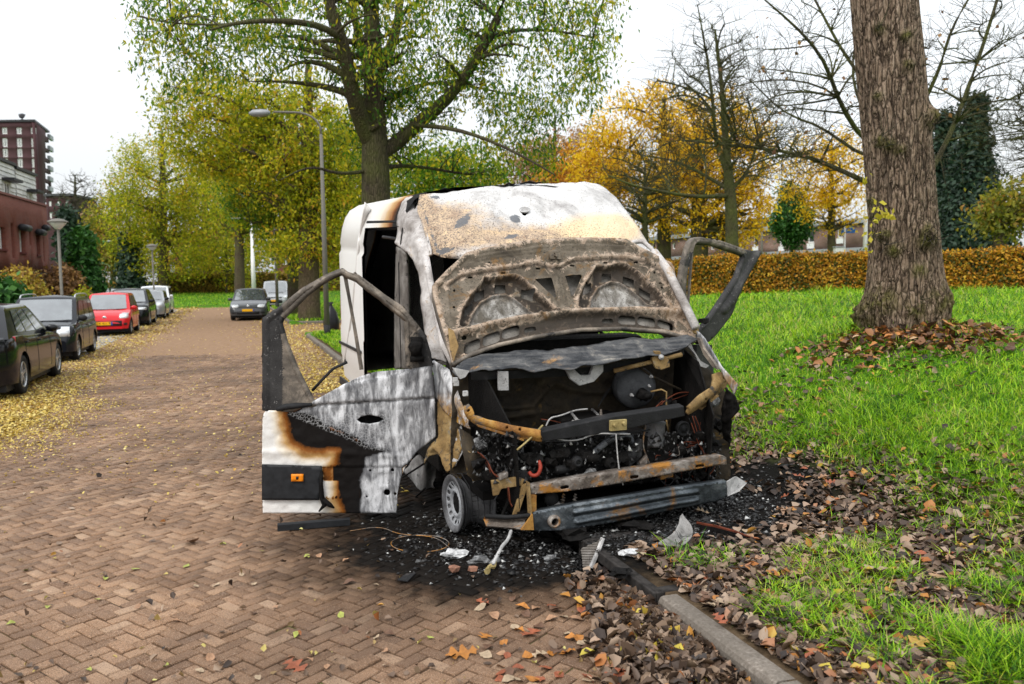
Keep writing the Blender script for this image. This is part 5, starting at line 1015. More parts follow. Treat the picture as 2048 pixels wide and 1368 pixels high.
# ---- bonnet standing open
zh = lambda pts: zp(pts, 860, 470, 3.657)
HP0, HN = plane3(V(905, 718, u=.06), V(1397, 670, u=.06), V(1135, 485, u=-.42))
def hood():
    out = zh([(20, 360), (130, 250), (262, 135), (400, 100), (700, 55), (1000, 36), (1300, 34), (1430, 42), (1560, 110), (1760, 210), (1785, 250), (1800, 380), (1870, 530), (1905, 600), (1950, 690), (1955, 770), (1900, 762), (1700, 704), (1400, 684), (1100, 692), (800, 738), (500, 802), (300, 872), (165, 945), (130, 800), (60, 560), (25, 420)])
    def rr(cx, cy, w, h, sl=0, r=.3):
        pts = []
        for sx, sy, a0 in ((1, -1, -90), (1, 1, 0), (-1, 1, 90), (-1, -1, 180)):
            for a in (0, 45, 90):
                q = math.radians(a0 + a); x = sx * (w / 2 - r * min(w, h)) + r * min(w, h) * math.cos(q); y = sy * (h / 2 - r * min(w, h)) + r * min(w, h) * math.sin(q); pts.append((cx + x, cy + y + x * sl))
        return zh(pts)
    slots = [rr(310, 815, 118, 88, -.42), rr(450, 760, 126, 86, -.34), rr(591, 715, 126, 82, -.25), rr(731, 697, 86, 40, -.1, .45), rr(1297, 634, 84, 34, -.04, .45), rr(1439, 630, 128, 64, .02), rr(1584, 637, 132, 68, .1), rr(1726, 657, 118, 62, .25)]
    sq = [rr(372, 418, 72, 60, -.5, .05), rr(525, 370, 80, 62, 0, .05), rr(722, 420, 84, 62, .35, .05), rr(292, 520, 62, 56, -.9, .05), rr(1162, 372, 62, 66, -.5, .05), rr(1305, 292, 68, 60, 0, .05), rr(1470, 322, 82, 58, .35, .05), rr(1590, 408, 82, 58, .55, .05)]
    tri = [zh([(765, 328), (880, 318), (890, 330), (922, 455), (912, 468)]), zh([(985, 305), (1100, 294), (1108, 308), (1050, 445), (1030, 452)])]
    dots = [rr(297, 305, 34, 12, 0, .4), rr(535, 277, 34, 12, 0, .4), rr(788, 249, 34, 12, 0, .4), rr(1040, 226, 34, 12, 0, .4), rr(1283, 204, 34, 12, 0, .4), rr(1507, 198, 34, 12, 0, .4), rr(252, 748, 36, 26, 0, .45), rr(182, 396, 16, 18, 0, .45), rr(180, 517, 20, 16, 0, .45), rr(430, 208, 12, 14, 0, .45), rr(1645, 270, 14, 18, 0, .45), rr(1700, 380, 16, 16, 0, .45), rr(1690, 346, 24, 9, 0, .4), rr(1800, 420, 14, 26, 0, .4), rr(998, 552, 24, 10, 0, .4)]
    LO = zh([(215, 660), (240, 540), (300, 440), (385, 345), (395, 312), (440, 318), (520, 308), (610, 300), (650, 312), (700, 350), (780, 430), (860, 505), (930, 565)]); LI = zh([(285, 665), (318, 565), (380, 475), (470, 425), (560, 418), (640, 465), (720, 535), (800, 592)])
    RO = zh([(1080, 545), (1090, 455), (1130, 365), (1195, 262), (1215, 232), (1290, 238), (1380, 212), (1430, 222), (1500, 262), (1600, 345), (1680, 430), (1740, 520)]); RI = zh([(1175, 525), (1190, 450), (1240, 372), (1330, 328), (1400, 338), (1480, 390), (1560, 460), (1600, 492), (1700, 520)])
    up = zh([(135, 350), (225, 290), (400, 258), (600, 238), (780, 208), (840, 222), (880, 240), (950, 236), (1000, 205), (1050, 182), (1200, 172), (1350, 162), (1560, 180), (1680, 240), (1740, 330)])
    rail = zh([(140, 720), (330, 690), (500, 640), (720, 610), (950, 580), (1150, 568), (1500, 555), (1700, 560), (1850, 560)])
    inset = [tuple(np.array(p) * .0 + p) for p in out]
    def hf(P):
        d = -sdf(P, out); h = .016 * sstep(11, 8, d) - .004 * sstep(4, 0, d)
        h += bumpline(P, LO, 2.8, .042) + bumpline(P, RO, 2.8, .042) + bumpline(P, LI, 2.4, .030) + bumpline(P, RI, 2.4, .030)
        h -= region(P, LO, 2.2, .048) + region(P, RO, 2.2, .048); h += region(P, LI, 2.0, .006) + region(P, RI, 2.0, .006)
        h += region(P, up + zh([(1800, 330), (1800, -50), (0, -50), (0, 350)]), 2.2, .020) + bumpline(P, up, 2.2, .012)
        h += bumpline(P, zh([(905, 150), (905, 250), (945, 400), (985, 550)]), 7, .022) - bumpline(P, zh([(925, 250), (985, 545)]), 1.6, .012)
        h += bumpline(P, zh([(290, 170), (420, 150), (700, 110), (860, 95)]), 2.0, .012) + bumpline(P, zh([(940, 90), (1200, 85), (1420, 95), (1600, 190)]), 2.0, .012) + bumpline(P, zh([(330, 200), (700, 150), (860, 140)]), 1.6, -.01) + bumpline(P, zh([(960, 125), (1200, 115), (1480, 135)]), 1.6, -.01)
        h += bumpline(P, rail, 8, .055) + bumpline(P, rr(902, 178, 84, 58, 0, .2), 1.4, .014, True)
        for t in tri: h += bumpline(P, t, 2.2, .012, True)
        for t in sq: h += bumpline(P, t, 1.5, .004, True)
        for t in slots: h += bumpline(P, t, 1.5, .006, True)
        for t in dots: h += bumpline(P, t, 1.5, .003, True)
        return h + fbm(P, .03, 3) * .008 + bumpline(P, zh([(130, 400), (140, 560), (170, 660)]), 3, .012)
    def edge(P):
        d = np.minimum(segdist(P, LO, False), segdist(P, RO, False)); d = np.minimum(d, segdist(P, up, False)); d = np.minimum(d, segdist(P, out)); d = np.minimum(d, segdist(P, LI, False)); d = np.minimum(d, segdist(P, RI, False)); d = np.minimum(d, segdist(P, rail, False) - 2)
        return np.clip(1 - d / 16, 0, 1) + .5 * sstep(900, 872, P[:, 0]) + .6 * sstep(1310, 1360, P[:, 0])
    def dark(P):  # shade painted into the recesses and just under the bonnet's ridges
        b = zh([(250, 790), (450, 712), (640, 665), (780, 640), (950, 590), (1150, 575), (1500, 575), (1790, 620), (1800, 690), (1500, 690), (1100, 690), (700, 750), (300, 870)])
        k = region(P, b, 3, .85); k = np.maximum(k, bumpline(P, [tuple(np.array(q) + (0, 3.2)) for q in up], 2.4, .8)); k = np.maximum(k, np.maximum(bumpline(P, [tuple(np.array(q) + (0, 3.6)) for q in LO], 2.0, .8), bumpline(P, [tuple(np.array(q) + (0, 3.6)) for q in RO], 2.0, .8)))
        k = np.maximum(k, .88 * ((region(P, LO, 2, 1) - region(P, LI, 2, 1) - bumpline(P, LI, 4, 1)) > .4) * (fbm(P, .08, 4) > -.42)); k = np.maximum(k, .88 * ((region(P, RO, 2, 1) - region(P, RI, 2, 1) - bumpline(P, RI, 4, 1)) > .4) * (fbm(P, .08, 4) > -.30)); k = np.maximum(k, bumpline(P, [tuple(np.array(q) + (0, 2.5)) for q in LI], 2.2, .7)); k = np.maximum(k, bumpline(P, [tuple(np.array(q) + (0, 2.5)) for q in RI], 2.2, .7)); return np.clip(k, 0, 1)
    cx, cy = 1130, 590
    def to3(P):
        b = onP(P, HP0, HN); s = (P[:, 0] - cx) / 260; return b + np.outer(hf(P) - .035 * s * s, HN)
    hd = sheet('bonnet', out, slots + sq + tri + dots, 2.4, to3, M_hood, van, {'edge': edge, 'dark': dark, 'disc': lambda P: np.maximum(region(P, LI, 1.5, 1.), region(P, RI, 1.5, 1.))}, .004); tag(hd, 'open bonnet scorched brown with arched ribs and slots on its inner side')
    M_skin = metal('hood_skin', [(.3, (.07, .062, .05)), (.55, (.17, .155, .135)), (.75, (.34, .31, .28))], (6, .62, .06, (.05, .04, .03)), sc=5, rough=.7, seed=14)
    skoff = lambda P: np.where(True, .035 * ((P[:, 0] - cx) / 260) ** 2 + .095 - .065 * sstep(24, 12, segdist(P, zh([(310, 815), (450, 760), (591, 715), (731, 697), (1000, 650), (1297, 634), (1439, 630), (1584, 637), (1726, 657)]), False)), 0)
    skin = [tuple(np.array(p) * .985 + np.array([cx, cy]) * .015) for p in out]
    sheet('outer_skin', skin, [], 5, lambda P: onP(P, HP0, HN) - np.outer(skoff(P), HN), M_skin, hd, None, .003)
    ol = resample(out, 8); A_ = to3(np.array(ol)); S_ = np.array([tuple(np.array(p) * .985 + np.array([cx, cy]) * .015) for p in ol]); B_ = onP(S_, HP0, HN) - np.outer(skoff(S_), HN); m = MB(); m.grid([[a, b] for a, b in zip(A_, B_)] + [[A_[0], B_[0]]]); m.build('bonnet_edge', M_frame, hd, True, solid=.003)
    # bottom lip, latch, hinges
    low = zh([(165, 945), (300, 872), (500, 802), (800, 738), (1100, 692), (1400, 684), (1700, 704), (1900, 762), (1950, 800)]); m = MB(); m.tube([onP(np.array([(x, y + 2)]), HP0, HN)[0] + HN * .012 for x, y in resample(low, 12, False)], .016, 8); m.build('lower_lip', M_frame, hd, True)
    m = MB(); ex = np.cross(VZ, HN); ex /= np.linalg.norm(ex); ey = np.cross(HN, ex); c = onP(np.array(zh([(902, 180)])), HP0, HN)[0] + HN * .045
    m.obox(c, ex * .045, ey * .028, HN * .006); m.lathe([(.012, 0), (.012, .02), (0, .021)], c, HN, 10); m.tube([c + ey * .02, c + ey * .02 + HN * .03, c - ey * .02 + HN * .03, c - ey * .02], .006, 6); m.build('latch_plate', M_hood, hd)
    for q in ([(1840, 545), (1875, 550), (1945, 690), (1950, 745), (1915, 735), (1855, 620)], [(125, 700), (165, 720), (200, 830), (165, 940), (140, 860)]): m = MB(); m.prism([onP(np.array(zh([p])), HP0, HN)[0] + HN * .03 for p in q], HN * .012); m.build('hinge_arm', M_rusttan, hd)
    for q0, q1 in ((745, 690), (0, 0)): pass
hood()

# ---- cab: dome roof, side, pillars, windscreen frame
def dome():
    out = smoothpoly([(826, 396), (880, 384), (960, 375), (1040, 368.5), (1120, 366), (1186, 366.5), (1205, 374), (1238, 405), (1265, 440), (1292, 480), (1316, 512), (1150, 516), (1000, 519), (866, 519), (858, 500)], 1)
    def uf(P):
        xl = np.interp(P[:, 1], [366, 396, 510], [830, 826, 866]); xr = np.interp(P[:, 1], [366, 400, 440, 510], [1190, 1234, 1265, 1314]); s = (P[:, 0] - (xl + xr) / 2) / ((xr - xl) / 2)
        t = np.clip((514 - P[:, 1]) / 146, 0, 1); return -.72 - .95 * t ** 1.25 - .28 * np.clip(np.abs(s), 0, 1.1) ** 4 - .12 * sstep(.92, 1, t)
    def hf(P): return bumpline(P, [(1049, 420)], 9, .0) + bumpline(P, [(848, 410), (870, 470), (885, 512)], 3.5, -.012) + bumpline(P, [(1225, 400), (1262, 455), (1295, 505)], 3.5, -.010) + fbm(P, .012, 4) * .045 + fbm(P, .05, 9) * .006 + bumpline(P, [(960, 470), (1080, 440)], 22, -.03) + bumpline(P, [(866, 514), (1000, 512), (1310, 506)], 3, .018)
    def to3(P): b = onU(P, uf(P)); nn = unit(CAM - b) * .4 + np.array([0, 0, .9]); return b + nn * hf(P)[:, None]
    hole = [(1049 + 7 * math.cos(a), 421 + 8 * math.sin(a)) for a in np.arange(9) * .698]
    tan = lambda P: np.clip(np.exp(-(((P[:, 0] - 900) / 80) ** 2 + ((P[:, 1] - 425) / 30) ** 2)) * .8 + np.exp(-(((P[:, 0] - 1060) / 150) ** 2 + ((P[:, 1] - 470) / 28) ** 2)) * .9 + .8 * np.exp(-((P[:, 0] - (845 + (P[:, 1] - 400) * .35)) / 18) ** 2) + .25 * sstep(440, 500, P[:, 1]) + .5 * np.exp(-(((P[:, 0] - 905) / 40) ** 2 + ((P[:, 1] - 480) / 30) ** 2)), 0, 1)
    cream = lambda P: np.exp(-(((P[:, 0] - 1190) / 90) ** 2 + ((P[:, 1] - 455) / 30) ** 2)) * 1.1 + .7 * np.exp(-(((P[:, 0] - 1230) / 60) ** 2 + ((P[:, 1] - 470) / 25) ** 2))
    def dk(P):
        k = np.zeros(len(P))
        for x, y, a, b, r in ((925, 445, 26, 11, -.8), (1030, 436, 15, 9, .2), (1022, 468, 20, 7, -.2), (890, 505, 26, 8, -.2), (870, 395, 14, 5, 0), (1035, 371, 26, 4, -.1), (1060, 368, 20, 3, 0)):
            dx, dy = P[:, 0] - x, P[:, 1] - y; c, s = math.cos(r), math.sin(r); k = np.maximum(k, 1.1 * np.exp(-(((dx * c + dy * s) / a) ** 2 + ((-dx * s + dy * c) / b) ** 2)))
        return np.maximum(k, .7 * np.exp(-((P[:, 0] - (838 + (P[:, 1] - 400) * .36)) / 5) ** 2)) + .45 * np.exp(-((P[:, 0] - (1218 + (P[:, 1] - 390) * .72)) / 10) ** 2)
    d = sheet('cab_roof', out, [hole], 3.0, to3, M_dome, van, {'tan': tan, 'cream': cream, 'dk': dk}, .006); tag(d, 'burnt cab roof, white ash with brown and grey scorch marks')
    c = onU(np.array([(1049, 421)]), uf(np.array([(1049, 421.)])))[0]; m = MB(); m.lathe([(.035, -.01), (.045, .004), (.05, .01), (.042, .012), (.03, -.005)], c, np.array([.0, -.55, .83]), 16); m.build('aerial_hole_rim', M_ash, d, True)
    m = MB()
    for x0, y0, x1, y1 in ((1040, 369, 1085, 366), (875, 384, 910, 379), (1010, 372, 1030, 369)):
        a = onU(np.array([(x0, y0)]), np.array([-1.72]))[0] + VZ * .006; b = onU(np.array([(x1, y1)]), np.array([-1.72]))[0] + VZ * .006; m = MB(); m.tube([a, (a * .6 + b * .4) + VZ * .012, (a * .3 + b * .7) - VZ * .004, b], [.006, .014, .01, .005], 6); m.build('peeled_flake', M_char, d, True)
dome()
def cab_side():
    z7 = lambda pts: zp(pts, 640, 370, 3.508)
    out = z7([(568, 128), (600, 95), (650, 82), (692, 104), (735, 220), (792, 492), (742, 510), (752, 600), (800, 800), (885, 1245), (800, 1218), (770, 1150), (740, 1000), (718, 820), (690, 620), (660, 530), (625, 478), (560, 435), (530, 412), (545, 300), (555, 200)])
    vf = lambda P: np.interp(P[:, 1], [392, 410, 440, 490, 560, 730], [-.80, -.86, -.91, -.945, -.965, -.97]) + .10 * sstep(0, 1, (P[:, 0] - np.interp(P[:, 1], [392, 510, 515, 730], [800, 830, 832, 862])) / 40)
    def to3(P): b = onV(P, vf(P)); return b + np.outer(fbm(P, .03, 6) * .02 + bumpline(P, z7([(690, 110), (790, 490)]), 3, .012) - bumpline(P, z7([(660, 300), (640, 330)]), 7, .03) + bumpline(P, z7([(535, 400), (630, 470), (700, 600), (760, 900)]), 2.5, .012), -VR)
    def burn(P): return np.clip(.80 + fbm(P, .03, 5) * .18 + 0 * P[:, 0], .66, 1)
    s = sheet('cab_side', out, [], 3, to3, M_pillar, van, None, .02)
    b = z7([(545, 432), (610, 478), (622, 620), (628, 880), (620, 1290), (530, 1290), (532, 900), (540, 600)]); sheet('door_pillar', b, [], 4, lambda P: onV(P, -.93 - .03 * np.sin((P[:, 0] - 792) / 8)), M_framedark if False else M_pillar2, van, None, .03)
    # windscreen frame
    for pts, nm in (([(852, 516, -.73), (860, 560, -.62), (872, 620, -.42), (888, 690, -.15), (906, 724, .03)], 'windscreen_pillar'),):
        m = MB(); m.tube([onU(np.array([(x, y)]), np.array([u]))[0] for x, y, u in pts], [.03, .028, .028, .03, .03], 8); m.build(nm, M_pillar, van, True)
    m = MB(); m.tube([V(x, y, v=v) for x, y, v in ((1308, 504, .86), (1335, 540, .88), (1365, 600, .91), (1392, 656, .93))], [.035, .035, .035, .035], 8); m.build('windscreen_pillar', M_pillar, van, True)
    m = MB(); m.tube([onU(np.array([(x, y)]), np.array([u]))[0] for x, y, u in ((1250, 500, -.80), (1268, 484, -.84), (1285, 483, -.84), (1302, 496, -.78), (1312, 512, -.72))], .02, 8); m.build('windscreen_frame', M_pillar, van, True)
M_pillar2 = metal('pillar_sooty', [(.28, (.035, .03, .027)), (.5, (.13, .115, .10)), (.7, (.28, .26, .24))], (9, .58, .06, (.02, .018, .017)), sc=5, rough=.75, seed=15)
cab_side()

# ---- cargo body
TLT = lambda u, v: .045 * v + .055 * (-u - 1.5)
PROF = [(-.955, .36), (-.975, .62), (-.985, .66), (-.985, 1.02), (-.975, 1.05), (-.975, 1.98), (-.952, 2.02), (-.948, 2.08), (-.958, 2.12), (-.93, 2.30), (-.885, 2.44), (-.82, 2.535), (-.70, 2.60), (-.45, 2.635), (0, 2.645)]
def body():
    full = PROF + [(-v, w) for v, w in PROF[::-1][1:]]
    us = [-1.70, -1.74, -2.4, -3.0, -3.66, -3.7, -4.3, -5.0, -5.5, -5.62, -5.68]
    def P(u, v, w, k=1.0): return v2w(u, v * k, w + TLT(u, v))
    def shell(name, mat, k, dw, endcap):
        v = []; f = []; n = len(full)
        for i, u in enumerate(us):
            kk = k * (1 - .03 * (i == len(us) - 2) - .08 * (i == len(us) - 1)); v += [P(u, q, w - dw * (w > 2.2) - (.03 * (w > 2.4) if i >= len(us) - 1 else 0), kk) for q, w in full]
        for i in range(len(us) - 1):
            for j in range(n - 1):
                w0 = full[j][1]; left = j < len(PROF) - 1
                if left and -3.69 < us[i] < -1.70 - .001 + (.0 if us[i] < -1.71 else 0) and us[i + 1] >= -3.70 - 1e-6 and full[j + 1][1] <= 2.31 and us[i] <= -1.73: continue
                f.append((i * n + j, i * n + j + 1, (i + 1) * n + j + 1, (i + 1) * n + j))
        if endcap: f.append(tuple((len(us) - 1) * n + j for j in range(n)))
        m = MB(); m.v = [tuple(q) for q in v]; m.f = f; return m
    m = shell('cargo_body', None, 1.0, 0, True); o = m.build('cargo_body', M_paint, van, True); tag(o, 'white cargo body, clean at the rear and scorched towards the cab')
    me = o.data; at = me.attributes.new('burn', 'FLOAT', 'POINT'); U = np.array([-((np.array(q.co)) @ VF) for q in me.vertices]); at.data.foreach_set('value', np.interp(U, [1.7, 2.0, 2.5, 3.0, 3.6], [.55, .4, .24, .12, .0]).astype(np.float32))
    q = o.modifiers.new('e', 'EDGE_SPLIT'); q.split_angle = math.radians(38)
    m = shell('x', None, .965, .03, True); m.build('cargo_lining', M_charsoft, o)
    m = MB(); m.add([v2w(-1.76, -.9, .3), v2w(-1.76, .9, .3), v2w(-1.76, .9, 2.45), v2w(-1.76, -.55, 2.45), v2w(-1.76, -.55, .3)], [(0, 1, 2, 3)]); m.f = [(4, 1, 2, 3)]; m.build('dark_backing', M_charsoft, van, solid=.02)  # black sheet added behind the cab so the door opening stays dark
    m = MB(); m.obox(v2w(-2.6, 0, .36), VF * 3.05, VR * .9, VZ * .03); m.build('floor_pan', M_charsoft, van)
    # sliding-door track and rail at the top of the opening
    for w_, r_ in ((2.36, .02), (2.30, .014)): m = MB(); m.tube([v2w(-1.75, -.90, w_ - .02 + TLT(-1.75, -.9)), v2w(-3.68, -.90, w_ + TLT(-3.68, -.9))], r_, 6); m.build('door_track', M_char, van)
    m = MB(); m.tube([v2w(-2.2, -.86, 2.22), v2w(-2.5, -.80, 2.20), v2w(-2.9, -.88, 2.24)], .018, 6); m.build('roller_arm', M_framedark, van, True)
    m = MB(); m.obox(v2w(-5.70, -.90, 1.25), VF * .02, VR * .05, VZ * .32); m.build('tail_lamp', M_tail, van, bev=.01)
    m = MB(); m.obox(v2w(-3.5, -.99, .46), VF * 2.15, VR * .015, VZ * .05); m.build('sill', M_strip, van, bev=.008)
    m = MB(); m.obox(v2w(-4.7, -1.0, .98), VF * .9, VR * .006, VZ * .02); m.build('side_moulding', M_strip, o, bev=.006)
    # sliding door, its front part folded inward by the heat
    z7 = lambda pts: zp(pts, 640, 370, 3.508)
    cre = z7([(318, 122), (272, 360), (268, 395), (250, 620), (225, 900), (180, 1200), (168, 1245)]); fr = z7([(405, 225), (385, 380), (350, 500), (312, 640), (248, 880), (200, 1100), (176, 1238)])
    # the crease lies in the side wall, the free edge leans into the van
    rows = []
    for t in np.linspace(0, 1, 22):
        c = cre; k = t * (len(c) - 1); i = min(int(k), len(c) - 2); a = np.array(c[i]) * (1 - k + i) + np.array(c[i + 1]) * (k - i); b = np.array(fr[i]) * (1 - k + i) + np.array(fr[i + 1]) * (k - i)
        A = V(a[0], a[1], v=-.985 + .05 * (1 - t) ** 3); vin = -.985 + .26 * (1 - t) ** .8; B = V(b[0], b[1], v=vin); rows.append([A + (B - A) * s + VF * .015 * math.sin(s * 3.1) for s in np.linspace(0, 1, 9)])
    m = MB(); m.grid(rows); d = m.build('sliding_door', M_burn, van, True, solid=.025); tag(d, 'white sliding door with its front edge folded inward'); me = d.data
    for nm, fn in (('burn', lambda i, j: .02 + .55 * max(0, (j - 5.5) / 2.5) ** 2 * (.4 + i / 21 * .8)),):
        at = me.attributes.new(nm, 'FLOAT', 'POINT'); at.data.foreach_set('value', [fn(i, j) for i in range(22) for j in range(9)])
    inner = []
    for r in rows: B = r[-1]; A = r[0]; inner.append([B, B + VR * .05 - VF * .05, B + VR * .10 - VF * .20])
    m = MB(); m.grid(inner); e = m.build('door_return', M_burn, d, True, solid=.01); at = e.data.attributes.new('burn', 'FLOAT', 'POINT'); at.data.foreach_set('value', [np.interp(i, [0, 12, 14, 16, 18, 21], [.5, .47, .33, .28, .14, .5]) + .02 * j for i in range(22) for j in range(3)])
M_paint = M_burn
body()
# sill below the open door, wheel arch inner, steps
def lower():
    m = MB(); m.obox(v2w(-1.05, -.90, .40), VF * .62, VR * .07, VZ * .07); m.build('sill', M_char, van, bev=.02)
    pl = z8([(1110, 800), (1200, 690), (1290, 640), (1330, 700), (1325, 1060), (1290, 1050), (1180, 900)]); sheet('wheel_arch_panel', pl, [], 5, lambda P: onV(P, -.93 + .12 * sstep(840, 870, P[:, 0])) + np.outer(fbm(P, .06, 3) * .02, VR), M_ash2, van, None, .006)
    for a, b in (((1255, 745), (1100, 845)), ((1260, 925), (1100, 1070))): m = MB(); m.tube([V(*z8([a])[0], v=-1.0), V(*z8([b])[0], v=-1.06)], .008, 6); m.build('strut', M_char, van)
    # seat base and frames inside the cab
    for k in range(3): m = MB(); m.obox(v2w(-1.3, -.55, 1.13 - k * .055), VF * .02, VR * .38, VZ * .018); m.build('seat_slat', M_pillar2, van, bev=.006)
    for vc, hw_ in ((-.38, .46), (.55, .28)): m = MB(); m.obox(v2w(-1.30, vc, .68), VF * .28, VR * hw_, VZ * .27); m.build('seat_base', M_char, van, bev=.03)
    m = MB(); m.obox(v2w(-.38, -.1, 1.10), VF * .16, VR * .78, VZ * .24); m.build('dashboard', M_char, van, bev=.05)
    m = MB(); c = v2w(-.75, .42, 1.2); m.tube([c + VR * .18 * math.cos(a) + (VZ * .9 + VF * .4) * .18 * math.sin(a) for a in np.linspace(0, 6.283, 25)], .012, 6, False); m.tube([c - VR * .17, c, c + VR * .17], .01, 5); m.tube([c, c + VF * .3 - VZ * .25], .02, 6); m.build('steering_wheel', M_char, van, True)
    m = MB(); m.obox(v2w(-.95, 0, .36), VF * .8, VR * .85, VZ * .03); m.build('cab_floor', M_charsoft, van)
M_ash2 = metal('arch_ash', [(.3, (.10, .095, .09)), (.55, (.26, .25, .24)), (.75, (.42, .41, .4))], (7, .57, .07, (.02, .02, .02)), sc=6, rough=.8, seed=20)
lower()
# ================================================================= VAN FRONT: engine bay, wings, bumper, wheels
z4f = lambda pts: zp(pts, 820, 640, 2.443)
ze5 = lambda pts: zp(pts, 1180, 660, 4.885); ze4 = lambda pts: zp(pts, 900, 660, 4.885); ze6 = lambda pts: zp(pts, 860, 900, 4.885)
def front():
    # cowl panel
    cp0, cn = plane3(V(943, 742, u=.27), V(1368, 693, u=.27), V(1150, 690, u=.02))
    out = z4f([(205, 238), (330, 182), (600, 147), (900, 120), (1100, 95), (1300, 74), (1375, 78), (1405, 95), (1345, 132), (1230, 165), (1100, 190), (900, 226), (800, 238), (700, 234), (600, 246), (480, 245), (400, 252), (300, 250), (225, 262)])
    sheet('cowl_panel', out, [], 3, lambda P: onP(P, cp0, cn) + np.outer(fbm(P, .03, 3) * .02 + bumpline(P, z4f([(230, 215), (600, 170), (900, 150), (1350, 95)]), 6, .03) - bumpline(P, z4f([(240, 240), (600, 205), (900, 190), (1350, 120)]), 3, .015) + .012 * np.sin(P[:, 0] / 37), cn), M_cowl, van, None, .006)
    m = MB(); m.add([V(*p, u=q) for p, q in (((943, 744), .28), ((1100, 738), .28), ((1190, 734), .28), ((1368, 695), .28))] + [V(*p, u=.26) - VZ * .055 for p in ((943, 744), (1100, 738), (1190, 734), (1368, 695))], [(0, 4, 5, 1), (1, 5, 6, 2), (2, 6, 7, 3)]); m.build('cowl_lip', M_darkbeam, van, solid=.006)
    # firewall with embossed shapes
    fo = [(905, 745), (945, 735), (1100, 725), (1370, 690), (1420, 740), (1460, 800), (1460, 960), (900, 960)]
    def fh(P):
        h = fbm(P, .04, 3) * .02
        for x, y, r in ((1036, 769, 10), (1013, 795, 9), (1061, 786, 12)): d = np.hypot(P[:, 0] - x, (P[:, 1] - y) * .9); h += .016 * np.exp(-((d - r) / 2.2) ** 2)
        h += bumpline(P, ze4([(470, 760), (800, 740), (870, 650), (930, 560), (1020, 500), (1150, 570), (1400, 600), (1560, 590)]), 6, .05) + bumpline(P, ze4([(480, 850), (800, 810)]), 6, .04) + bumpline(P, ze4([(470, 400), (470, 900)]), 2.5, .03) + bumpline(P, ze4([(690, 600), (690, 740)]), 1.5, .014) + bumpline(P, ze4([(640, 620), (640, 740)]), 1.5, .014)
        return h
    sheet('firewall', fo, [], 4, lambda P: onU(P, np.full(len(P), -.06)) + np.outer(fh(P), VF), M_fire, van, None, .006)
    m = MB(); m.add([v2w(-.05, -.80, .3), v2w(.62, -.70, .3), v2w(.62, -.72, .78), v2w(.3, -.80, 1.10), v2w(-.05, -.84, 1.22)], [(0, 1, 2, 3, 4)]); m.build('inner_wing', M_char, van, solid=.012)
    m = MB(); m.add([v2w(-.05, .80, .3), v2w(.62, .72, .3), v2w(.66, .74, .82), v2w(.3, .84, 1.16), v2w(-.05, .86, 1.28)], [(0, 1, 2, 3, 4)]); m.build('inner_wing', M_char, van, solid=.012)
    m = MB(); m.obox(v2w(.25, 0, .26), VF * .40, VR * .72, VZ * .02); m.build('undertray', M_charsoft, van)
    # centre cross member and its arms
    q = z4f([(628, 548), (1000, 470), (1200, 442), (1340, 420), (1346, 470), (1200, 503), (1010, 548), (640, 598)]); m = MB(); m.prism([V(*p, u=.63) for p in q], -VF * .075 + VZ * .012); m.build('cross_member', M_darkbeam, van, bev=.008)
    lp0, ln = plane3(V(934, 816, u=.40), V(1076, 862, u=.635), V(1076, 882, u=.635)); q = z4f([(268, 424), (285, 412), (300, 428), (320, 465), (380, 488), (500, 518), (640, 542), (645, 590), (560, 578), (430, 545), (330, 510), (285, 475)])
    hl = [zp([(x + 7 * math.cos(a), y + 6 * math.sin(a)) for a in np.arange(8) * .785], 820, 640, 2.443) for x, y in ((478, 523), (540, 533), (290, 440))]
    sheet('support_arm', q, hl, 2.5, lambda P: onP(P, lp0, ln) + np.outer(.03 * np.exp(-(segdist(P, z4f([(270, 430), (330, 480), (430, 518), (640, 560)]), False) / 7) ** 2), ln), M_rust, van, None, .03)
    m = MB(); m.prism([V(*p, u=.60) for p in z4f([(330, 512), (560, 582), (556, 592), (335, 522)])], -VF * .03); m.build('arm_flange', M_rust, van)
    rp0, rn = plane3(V(1371, 820, u=.635), V(1440, 752, u=.42), V(1440, 775, u=.42)); q = z4f([(1342, 418), (1400, 368), (1460, 328), (1478, 290), (1482, 265), (1505, 255), (1535, 268), (1545, 300), (1535, 330), (1480, 378), (1410, 424), (1350, 458)])
    hr = [zp([(x + 6 * math.cos(a), y + 6 * math.sin(a)) for a in np.arange(8) * .785], 820, 640, 2.443) for x, y in ((1512, 285), (1518, 300), (1420, 385))]
    sheet('support_arm', q, hr, 2.5, lambda P: onP(P, rp0, rn) + np.outer(.03 * np.exp(-(segdist(P, z4f([(1345, 430), (1460, 350), (1510, 290)]), False) / 8) ** 2), rn), M_rusttan, van, None, .03)
    m = MB(); m.prism([V(*p, u=.52) for p in ze5([(1060, 770), (1250, 630), (1262, 645), (1090, 780)])], -VF * .02); m.build('arm_flange', M_rusttan, van)
    m = MB(); m.obox(V(1236, 850, u=.66), VR * .06, VF * .012, VZ * .035); m.lathe([(.012, 0), (.012, .03), (0, .031)], V(1228, 850, u=.67), VF, 8); m.lathe([(.012, 0), (.012, .03), (0, .031)], V(1246, 846, u=.67), VF, 8); m.build('bonnet_lock', M_yellow, van)
    # upper and lower bumper beams
    def beam(name, top, bot, u0, dep, mat, hf, holes=()):
        o = top + bot[::-1]
        def to3(P):
            s = (P[:, 0] - 1260) / 200; return onU(P, u0 - .05 * s * s) + np.outer(hf(P), VF)
        b = sheet(name, o, list(holes), 2.6, to3, mat, van, None, .006); m = MB()
        T = [onU(np.array([p]), np.array([u0 - .05 * ((p[0] - 1260) / 200) ** 2]))[0] for p in resample(top, 10, False) + [top[-1]]]; Bm = [onU(np.array([p]), np.array([u0 - .05 * ((p[0] - 1260) / 200) ** 2]))[0] for p in resample(bot, 10, False) + [bot[-1]]]
